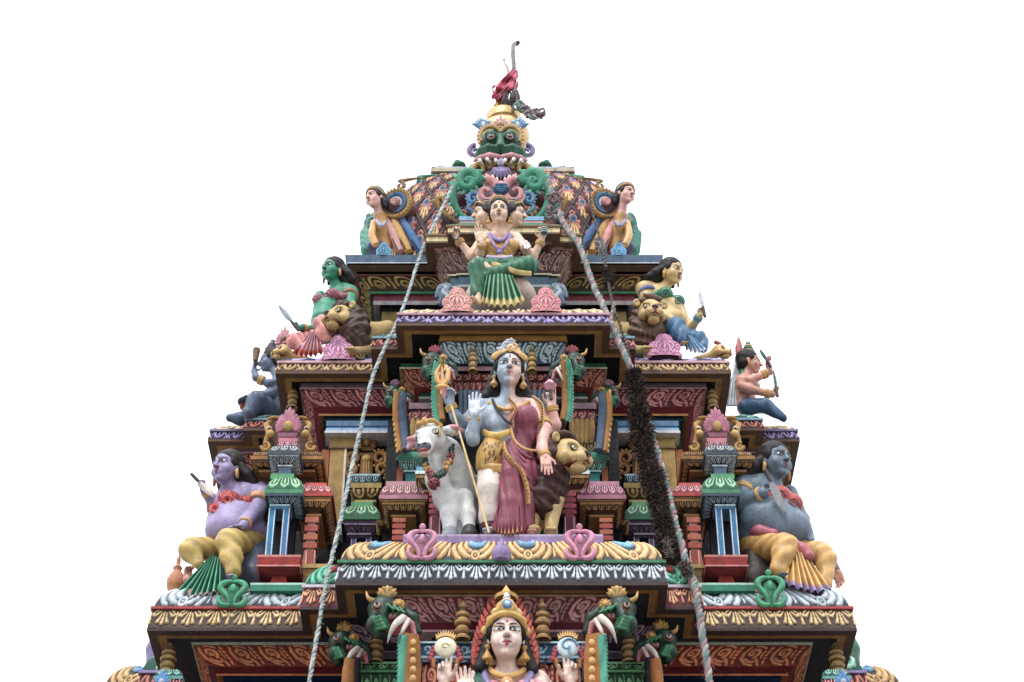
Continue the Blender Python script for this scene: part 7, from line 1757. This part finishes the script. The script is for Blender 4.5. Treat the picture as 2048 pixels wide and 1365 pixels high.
        tag(mb.build(nm, M_STAT), lab, cat)
statue_bottom()
# ------------------------------------------------------------------ profile statues on the side bays
def profile_left():
    y0 = 3.0; J = Fig(y0); SKC = (104, 120, 142); T = thing('profile_statue', 'small blue-grey statue in profile at the far left ledge, one knee raised', 'statue', tuple(J(520, 838, 0)))
    f = Fr(J(542, 722, 0), 54 * Sp(y0), rot(-82, -4)); S = Sculpt(.008); head_shape(S, f, SKC, neck=(J(556, 756, 0), .06))
    S.chain([(J(562, 768, 0), .12), (J(556, 800, 0), .12), (J(548, 822, 0), .13)], SKC, .05)
    S.chain([(J(556, 764, -.14), .06), (J(538, 768, -.2), .048), (J(512, 756, -.22), .04)], SKC, .03); S.chain([(J(512, 756, -.22), .045), (J(508, 742, -.22), .036)], SKC, .02); hand(S, J(508, 742, -.22), (0, 0, 1), (1, -.2, 0), .2, SKC, side=1, curl=(1, 1.1, 1.2, 1.2), thumb=.8)
    S.chain([(J(560, 772, -.1), .07), (J(540, 788, -.16), .06), (J(500, 795, -.2), .042)], SKC, .03); hand(S, J(500, 795, -.2), (-1, 0, -.3), (0, 0, -1), .2, SKC, side=1, curl=(.4, .5, .5, .5))
    S.build('body', T); face_paint('p', S, f, T, bindi=None)
    Sh = Sculpt(.009); hair_cap(Sh, f); Sh.build('hair', T, M_HAIR)
    mb = MB()
    for i in range(4): mb.ball(f(0, .0 + .02 * i, 1.0 + .13 * i), f.sz(.24 - .05 * i, .24 - .05 * i, .09), ((150, 108, 70), (60, 90, 140))[i % 2], 12)
    palmette(mb, Vector(tuple(J(566, 700, .1))), .22, .3, (206, 140, 150), (120, 84, 60), n=11); mb.build('crown', M_STAT, T)
    mb = MB(); bands(mb, J(538, 768, -.2), J(512, 756, -.22), .052, 3, .02, t0=.6); bands(mb, J(540, 788, -.16), J(500, 795, -.2), .055, 3, .02, t0=.7); mb.build('bangle', M_STAT, T)
    K = Sculpt(.01); K.chain([(J(545, 822, -.05), .12), (J(514, 802, -.22), .11), (J(500, 826, -.22), .09)], (84, 98, 124), .05, disp=wob(.005, 60)); K.chain([(J(545, 830, .05), .11), (J(480, 838, -.1), .075), (J(460, 836, -.1), .05)], (70, 84, 108), .04); K.chain([(J(505, 800, -.1), .06), (J(492, 812, -.1), .07), (J(500, 824, -.1), .05)], (168, 70, 50), .03)
    K.build('trousers', T)
    mb = MB(); mb.tube([J(511, 722, -.3), J(513, 702, -.3)], [.03, .045], (120, 90, 60), 10); mb.ball(J(513, 700, -.3), (.045, .045, .03), (110, 84, 56), 10); tag(mb.build('wooden_club', M_STAT), 'short brown club in the raised fist of the far left profile statue', 'club')
def profile_right():
    y0 = 3.0; J = Fig(y0); SKC = (206, 148, 130); T = thing('profile_statue', 'small rose-skinned statue in profile at the far right ledge, holding up two blades', 'statue', tuple(J(1500, 830, 0)))
    f = Fr(J(1499, 726, 0), 54 * Sp(y0), rot(82, -4)); S = Sculpt(.008); head_shape(S, f, SKC, neck=(J(1492, 758, 0), .06))
    S.chain([(J(1488, 766, 0), .11), (J(1492, 796, 0), .10), (J(1494, 815, 0), .12)], SKC, .05); S.ell(J(1506, 776, -.03), (.09, .1, .09), (190, 170, 150), .03)
    S.chain([(J(1484, 762, -.14), .06), (J(1500, 762, -.2), .055), (J(1540, 744, -.22), .038)], SKC, .03); S.chain([(J(1540, 744, -.22), .04), (J(1536, 728, -.22), .035)], SKC, .02); hand(S, J(1537, 730, -.22), (-.1, 0, 1), (1, -.4, 0), .17, SKC, side=-1, curl=(1, 1.1, 1.2, 1.2), thumb=.8)
    S.chain([(J(1484, 772, -.14), .065), (J(1500, 779, -.2), .055), (J(1545, 790, -.22), .038)], SKC, .03); hand(S, J(1547, 788, -.22), (.3, 0, 1), (1, -.3, -.3), .17, SKC, side=-1, curl=(1, 1.1, 1.2, 1.2), thumb=.8)
    S.build('body', T); face_paint('p', S, f, T, bindi=None)
    Sh = Sculpt(.009); hair_cap(Sh, f); Sh.build('hair', T, M_HAIR)
    mb = MB()
    for i in range(4): mb.ball(f(0, .05, .95 + .14 * i), f.sz(.28 - .06 * i, .28 - .06 * i, .09), ((190, 150, 96), (60, 120, 96))[i % 2], 12)
    mb.build('crown', M_STAT, T); mb = MB(); earring(mb, f, kind='ring'); mb.build('earring', M_STAT, T)
    mb = MB(); mb.tube([J(1480, 716, .1), J(1478, 696, .1), J(1478, 674, .1)], [.05, .045, .006], (170, 70, 76), 8)
    for i in range(8): mb.tube([J(1478, 712 - i * 4.5, .1), J(1468 + i * .9, 706 - i * 4.5, .1)], [.02, .004], (206, 160, 160), 6)
    mb.build('flame_crest', M_STAT, T)
    mb = MB(); bands(mb, J(1500, 762, -.2), J(1540, 744, -.22), .048, 3, .022, t0=.72); bands(mb, J(1500, 779, -.2), J(1545, 790, -.22), .048, 3, .022, t0=.8); mb.build('bangle', M_STAT, T)
    K = Sculpt(.01); K.chain([(J(1495, 814, -.05), .11), (J(1530, 812, -.2), .08), (J(1566, 836, -.2), .05)], (58, 90, 122), .05, disp=wob(.005, 60)); K.build('trousers', T)
    K = Sculpt(.011); K.chain([(J(1482, 722, .06), .035), (J(1487, 750, .0), .045), (J(1488, 810, .0), .045)], (40, 110, 84), .02); K.build('throne_back', T)
    mb = MB()
    for i in range(16): mb.tube(smooth_path([J(1474 + rnd.uniform(-4, 6), 722, .1), J(1462 + i * 1.5, 765, .08), J(1456 + i * 2.0, 812, .08)], 8), .014, (206, 214, 218) if i % 3 else (120, 150, 160), 6)
    mb.build('white_plume', M_STAT, T)
    mb = MB(); blade(mb, J(1534, 722, -.3), (-.42, 0, 1), .17, .025, (70, 92, 90), hl=.1); tag(mb.build('dagger', M_STAT), 'upper of two dark blades held up by the far right profile statue', 'dagger')
    mb = MB(); blade(mb, J(1553, 780, -.3), (-.04, 0, 1), .26, .02, (80, 100, 100), hl=.1); tag(mb.build('dagger', M_STAT), 'lower of two dark blades held up by the far right profile statue', 'dagger')
profile_left(); profile_right()
for m, px in ((False, 568), (True, 1438)):      # golden masks at the corners of the middle eave
    y0 = 2.35; J = Fig(y0); s = 1 if m else -1
    T = thing('golden_mask', 'golden lion mask peering out %s of the middle eave, beside the seated %s statue' % (('right', 'yellow') if m else ('left', 'green')), 'mask', tuple(J(px, 730, .2)))
    f = Fr(J(px, 706, 0), 46 * Sp(y0), rot(s * 55, -8)); S = Sculpt(.009); lion_head(S, f, (206, 170, 104)); S.cap(f(0, .1, .4), f(-s * .3, .9, .1), .25 * f.H, .25 * f.H, (190, 150, 92), .04); S.build('head', T)
    mb = MB(); beast_eyes(mb, f, [(-.155, -.315, .565), (.155, -.315, .565)], .06 * f.H); mb.build('eye', M_FACE, T)
    mb = MB()
    for x in (-.2, 0, .2): mb.ball(f(x, .05, 1.0 - abs(x) * .3), f.sz(.12, .1, .1), (176, 100, 96), 8)
    mb.build('crest', M_STAT, T)
for m in (False, True):    # attendants half hidden behind the two big corner statues
    q = (lambda x: 2012 - x) if m else (lambda x: x); y0 = 2.3; J = Fig(y0); SKC = (206, 146, 124)
    T = thing('attendant_statue', 'attendant statue mostly hidden behind the %s statue, one rose hand showing' % ('blue-grey' if m else 'lavender'), 'statue', tuple(J(q(410), 1200, 0)))
    f = Fr(J(q(450), 1070, .4), 46 * Sp(y0), rot(20 if m else -20, 0)); S = Sculpt(.010); head_shape(S, f, SKC, neck=(J(q(450), 1100, .4), .06))
    S.chain([(J(q(450), 1110, .4), .14), (J(q(440), 1160, .3), .15), (J(q(420), 1195, .2), .16)], (150, 110, 60), .05)
    if m: S.chain([(J(1590, 1108, .3), .07), (J(1652, 1100, .1), .05), (J(1672, 1140, .0), .045)], (110, 80, 64), .03); hand(S, J(1673, 1142, 0), (.2, 0, -1), (-.5, -.8, 0), .26, SKC, side=1, curl=(.3, .3, .4, .4), thumb=.3)
    else: S.chain([(J(430, 1120, .3), .07), (J(386, 1168, .1), .05), (J(374, 1160, .0), .045)], SKC, .03); hand(S, J(374, 1158, 0), (-.0, 0, 1), (.5, -.8, 0), .22, SKC, side=1, curl=(.9, .9, 1, 1), thumb=.5)
    S.build('body', T); Sh = Sculpt(.011); hair_cap(Sh, f); Sh.build('hair', T, M_HAIR)
mb = MB(); ys = E1['y']['side'] + .3; c = W(346, 1212, ys); mb.tube([Vector((c.x, c.y, min(c.z, ZT1) - .05)), c + Vector((0, 0, .02))], .05, (120, 90, 60), 10); mb.lathe(c, [(.06, 0), (.05, .1), (.09, .22), (.10, .3), (.07, .38), (.04, .42), (.05, .46), (.02, .5), (.025, .56), (0, .62)], [(176, 130, 76), (206, 140, 116)] * 5, 14); mb.build('spire_finial', M_WALL, tower)
for m in (False, True):
    q = (lambda x: 2012 - x) if m else (lambda x: x); K = Sculpt(.012); J = Fig(Ysolve(1352, ZT1) + .1); K.chain([(J(q(316), 1345), .13), (J(q(314), 1300), .11), (J(q(318), 1268), .07)], (52, 104, 70) if m else (128, 116, 160), .04); K.build('corner_figure_back', tower, M_STAT)
# ------------------------------------------------------------------ ropes, shaggy garland, thin cord with knots
def rope(name, label, pts, r, cols, pitch=.16, nd=8, mat=None):
    P = [Vector(p) for p in smooth_path(pts, 340)]; mb = MB(); L = 0; T = np.gradient(np.array([tuple(p) for p in P]), axis=0)
    strands = [[] for _ in cols]
    for i, p in enumerate(P):
        if i: L += (P[i] - P[i - 1]).length
        t = Vector(T[i]).normalized(); u = Vector((0, 1, 0)); u = (u - t * u.dot(t)).normalized(); w = t.cross(u)
        for k in range(len(cols)):
            a = (L + .05 * math.sin(L * 5) + .02 * math.sin(L * 17)) / pitch * 2 * math.pi + k * 2 * math.pi / len(cols); strands[k].append(p + (u * math.cos(a) + w * math.sin(a)) * r * (.55 + .14 * math.sin(L * 13 + k * 2)) + u * .008 * math.sin(L * 3))
    for st_, c in zip(strands, cols): mb.tube(st_, r * .62, c, nd)
    for i in range(3, 335, 2):   # loose fibres
        d = Vector((rnd.gauss(0, 1), rnd.gauss(0, 1), rnd.gauss(0, 1))).normalized(); mb.tube([P[i], P[i] + d * r * 1.5, P[i] + d * r * 2.2 + Vector((0, 0, -r))], [.003, .0025, .001], cols[0], 4)
    return tag(mb.build(name, mat or M_ROPE), label, 'rope')
RL = [(906, 372, 2.45), (885, 415, 2.3), (858, 470, 2.1), (838, 520, 1.95), (815, 590, 1.6), (795, 645, 1.2), (768, 700, 1.0), (745, 755, .95), (725, 840, .85), (706, 925, .75), (688, 1010, .6), (668, 1095, .48), (650, 1180, .36), (636, 1265, .3), (616, 1380, .2), (592, 1560, .05), (560, 1800, -.1)]
rope('rope', 'pale blue-white twisted rope hanging down the left of the tower', [W(*p) for p in RL], 0.020, [(180, 188, 186), (130, 150, 154), (200, 200, 194)], pitch=.12)
RR = [(1098, 366, 2.4), (1112, 410, 2.25), (1135, 460, 1.95), (1160, 495, 1.75), (1185, 565, 1.45), (1212, 625, 1.15), (1240, 690, 1.0), (1262, 735, .95), (1285, 800, .9), (1306, 880, .8), (1330, 960, .7), (1352, 1050, .55), (1375, 1130, .42), (1392, 1190, .36), (1405, 1270, .3), (1422, 1380, .2), (1446, 1560, .05), (1478, 1800, -.1)]
rope('rope', 'thick pink and grey-green braided rope hanging down the right of the tower', [W(*p) for p in RR], .033, [(166, 130, 132), (110, 136, 134), (168, 164, 156)], pitch=.2)
rope('rope', 'thin dark cord with knots and tassels at the right of the roof', [W(*p) for p in ((1178, 366, 2.45), (1184, 420, 2.2), (1203, 490, 1.95), (1216, 560, 1.6), (1226, 610, 1.35), (1240, 650, 1.25), (1258, 712, 1.2))], .014, [(120, 112, 108), (70, 60, 60)], pitch=.08, nd=6)
rope('rope', 'short white cord hanging beside the thin dark cord', [W(*p) for p in ((1228, 604, 1.34), (1222, 640, 1.28), (1218, 676, 1.22))], .012, [(190, 184, 176), (150, 140, 136)], pitch=.08, nd=6)
def tuft(name, label, cat, path, rad, n, cols, ln=.09, w=.008, seed=1):
    R = random.Random(seed); P = smooth_path(path, 60); mb = MB(); V = []; F = []; Cc = []
    for i in range(n):
        t = R.random(); k = int(t * 58); p = P[k].lerp(P[k + 1], t * 58 - k); rr = (rad[0] + (rad[1] - rad[0]) * max(0, math.sin(math.pi * min(1, t * 1.15))) ** .8) * (.8 + .22 * math.sin(t * 23 + 1) + .12 * math.sin(t * 61))
        d = Vector((R.gauss(0, 1), R.gauss(0, 1), R.gauss(0, .7))); d.normalize(); b = p + d * rr * R.uniform(.3, 1.0); g = Vector((R.gauss(0, .6), R.gauss(0, .6), R.gauss(-.5, .8))) ; e = b + (d * .7 + g * .6).normalized() * ln * R.uniform(.5, 1.3)
        s = (e - b).cross(Vector((R.gauss(0, 1), R.gauss(0, 1), R.gauss(0, 1)))).normalized() * w; m = (b + e) / 2 + d * ln * .15
        c = np.array(srgb(R.choice(cols), R.uniform(.6, 1.3))); o = len(V); V += [b - s, b + s, m + s, m - s, e]; F.append((o, o + 1, o + 2, o + 3)); Cc += [c] * 5; F.append((o + 3, o + 2, o + 4, o + 4))
    F4 = np.array([f for f in F if f[2] != f[3]]); F3 = np.array([f[:3] for f in F if f[2] == f[3]])
    mb.add([tuple(v) for v in V], [F4, F3], np.array(Cc)); mb.tube(P, [max(.02, rad[0] * .8 + (rad[1] - rad[0]) * .6 * math.sin(math.pi * i / 59)) for i in range(60)], cols[0], 8, k=.7)
    return tag(mb.build(name, M_ROPE, smooth=False, auto=None), label, cat)
GB = [(70, 56, 50), (52, 42, 40), (90, 74, 62), (44, 38, 38)]
tuft('shaggy_garland', 'long shaggy dark brown dried garland bound to the right rope', 'dried garland', [W(*p) for p in ((1268, 745, .92), (1275, 800, .85), (1284, 870, .78), (1300, 940, .7), (1318, 1010, .6), (1335, 1080, .5), (1342, 1110, .5))], (.03, .10), 11000, GB + [(104, 86, 70), (30, 26, 26)], .09, .0048)
tuft('tassel', 'small dark brown pompom on the thin cord', 'tassel', [W(1216, 545, 1.66), W(1219, 565, 1.6)], (.05, .06), 900, GB, .05, .005)
tuft('tassel', 'fluffy white tassel on the thin cord near the roof edge', 'tassel', [W(1198, 480, 2.0), W(1206, 505, 1.9)], (.03, .05), 500, [(190, 186, 184), (150, 146, 150)], .05, .006)
tuft('tassel', 'pale frayed rope end at the foot of the shaggy garland', 'tassel', [W(1334, 1080, .42), W(1340, 1110, .4)], (.015, .03), 300, [(150, 140, 130), (120, 104, 96)], .05, .006)
tuft('tassel', 'knotted end of the thick rope above the right green roof', 'tassel', [W(1366, 1128, .38), W(1378, 1150, .36)], (.02, .05), 500, [(140, 120, 118), (110, 110, 112), (90, 70, 70)], .05, .006)
mb = MB(); R3 = random.Random(5)
for i in range(40):
    c = W(1108 + R3.uniform(-14, 10), 412 + R3.uniform(-24, 28), 2.2 + R3.uniform(-.06, .06)); ax = Vector((R3.uniform(-1, 1), R3.uniform(-1, 0), R3.uniform(-1, 1))).normalized(); u = ax.orthogonal().normalized(); w = ax.cross(u); r = R3.uniform(.03, .05)
    mb.tube([c + (u * math.cos(a) + w * math.sin(a)) * r for a in np.linspace(0, 4, 9)], .015, R3.choice([(160, 120, 122), (110, 128, 126), (150, 146, 140)]), 6)
tag(mb.build('rope_knot', M_ROPE), 'tangled rope knot at the top of the thick right rope', 'rope knot')
# ------------------------------------------------------------------ ground
me = bpy.data.meshes.new('ground'); me.from_pydata([(-600, -300, 0), (600, -300, 0), (600, 900, 0), (-600, 900, 0)], [], [(0, 1, 2, 3)]); me.update()
gm_ = bpy.data.materials.new('paved_ground'); gm_.use_nodes = True; t = gm_.node_tree; b = t.nodes['Principled BSDF']; b.inputs['Roughness'].default_value = .9
tc_ = t.nodes.new('ShaderNodeTexCoord'); br = t.nodes.new('ShaderNodeTexBrick'); br.inputs['Scale'].default_value = 1.0; br.inputs['Color1'].default_value = (.36, .34, .31, 1); br.inputs['Color2'].default_value = (.30, .28, .26, 1); br.inputs['Mortar'].default_value = (.07, .07, .07, 1); br.inputs['Mortar Size'].default_value = .012
nz_ = t.nodes.new('ShaderNodeTexNoise'); nz_.inputs['Scale'].default_value = .8; nz_.inputs['Detail'].default_value = 8; mm = t.nodes.new('ShaderNodeMix'); mm.data_type = 'RGBA'; mm.blend_type = 'MULTIPLY'; mm.inputs[0].default_value = .6
t.links.new(tc_.outputs['Object'], br.inputs['Vector']); t.links.new(tc_.outputs['Object'], nz_.inputs['Vector']); t.links.new(br.outputs['Color'], mm.inputs['A']); t.links.new(nz_.outputs[0], mm.inputs['B']); t.links.new(mm.outputs['Result'], b.inputs['Base Color'])
me.materials.append(gm_); go = bpy.data.objects.new('ground', me); COL.objects.link(go); go['kind'] = 'structure'
# ------------------------------------------------------------------ groups of repeats
for key, grp in (('lion_statue', 'lion statues on the ledges'), ('seated_statue', 'seated statues at the tower corners'), ('dagger', 'daggers held by statues'), ('rope', 'ropes and cords hanging on the tower'), ('gable_bust', 'busts at the roof ends'), ('golden_mask', 'golden masks at the middle eave corners'),
                 ('profile_statue', 'profile statues on the side ledges'), ('attendant_statue', 'attendants behind the corner statues'), ('tassel', 'tassels on the cords'), ('palm_strip', 'pale strips above the finial'), ('rope_knot', 'rope knots')):
    for o in bpy.data.objects:
        if o.parent is None and o.name.split('.')[0] == key and 'group' not in o: o['group'] = grp
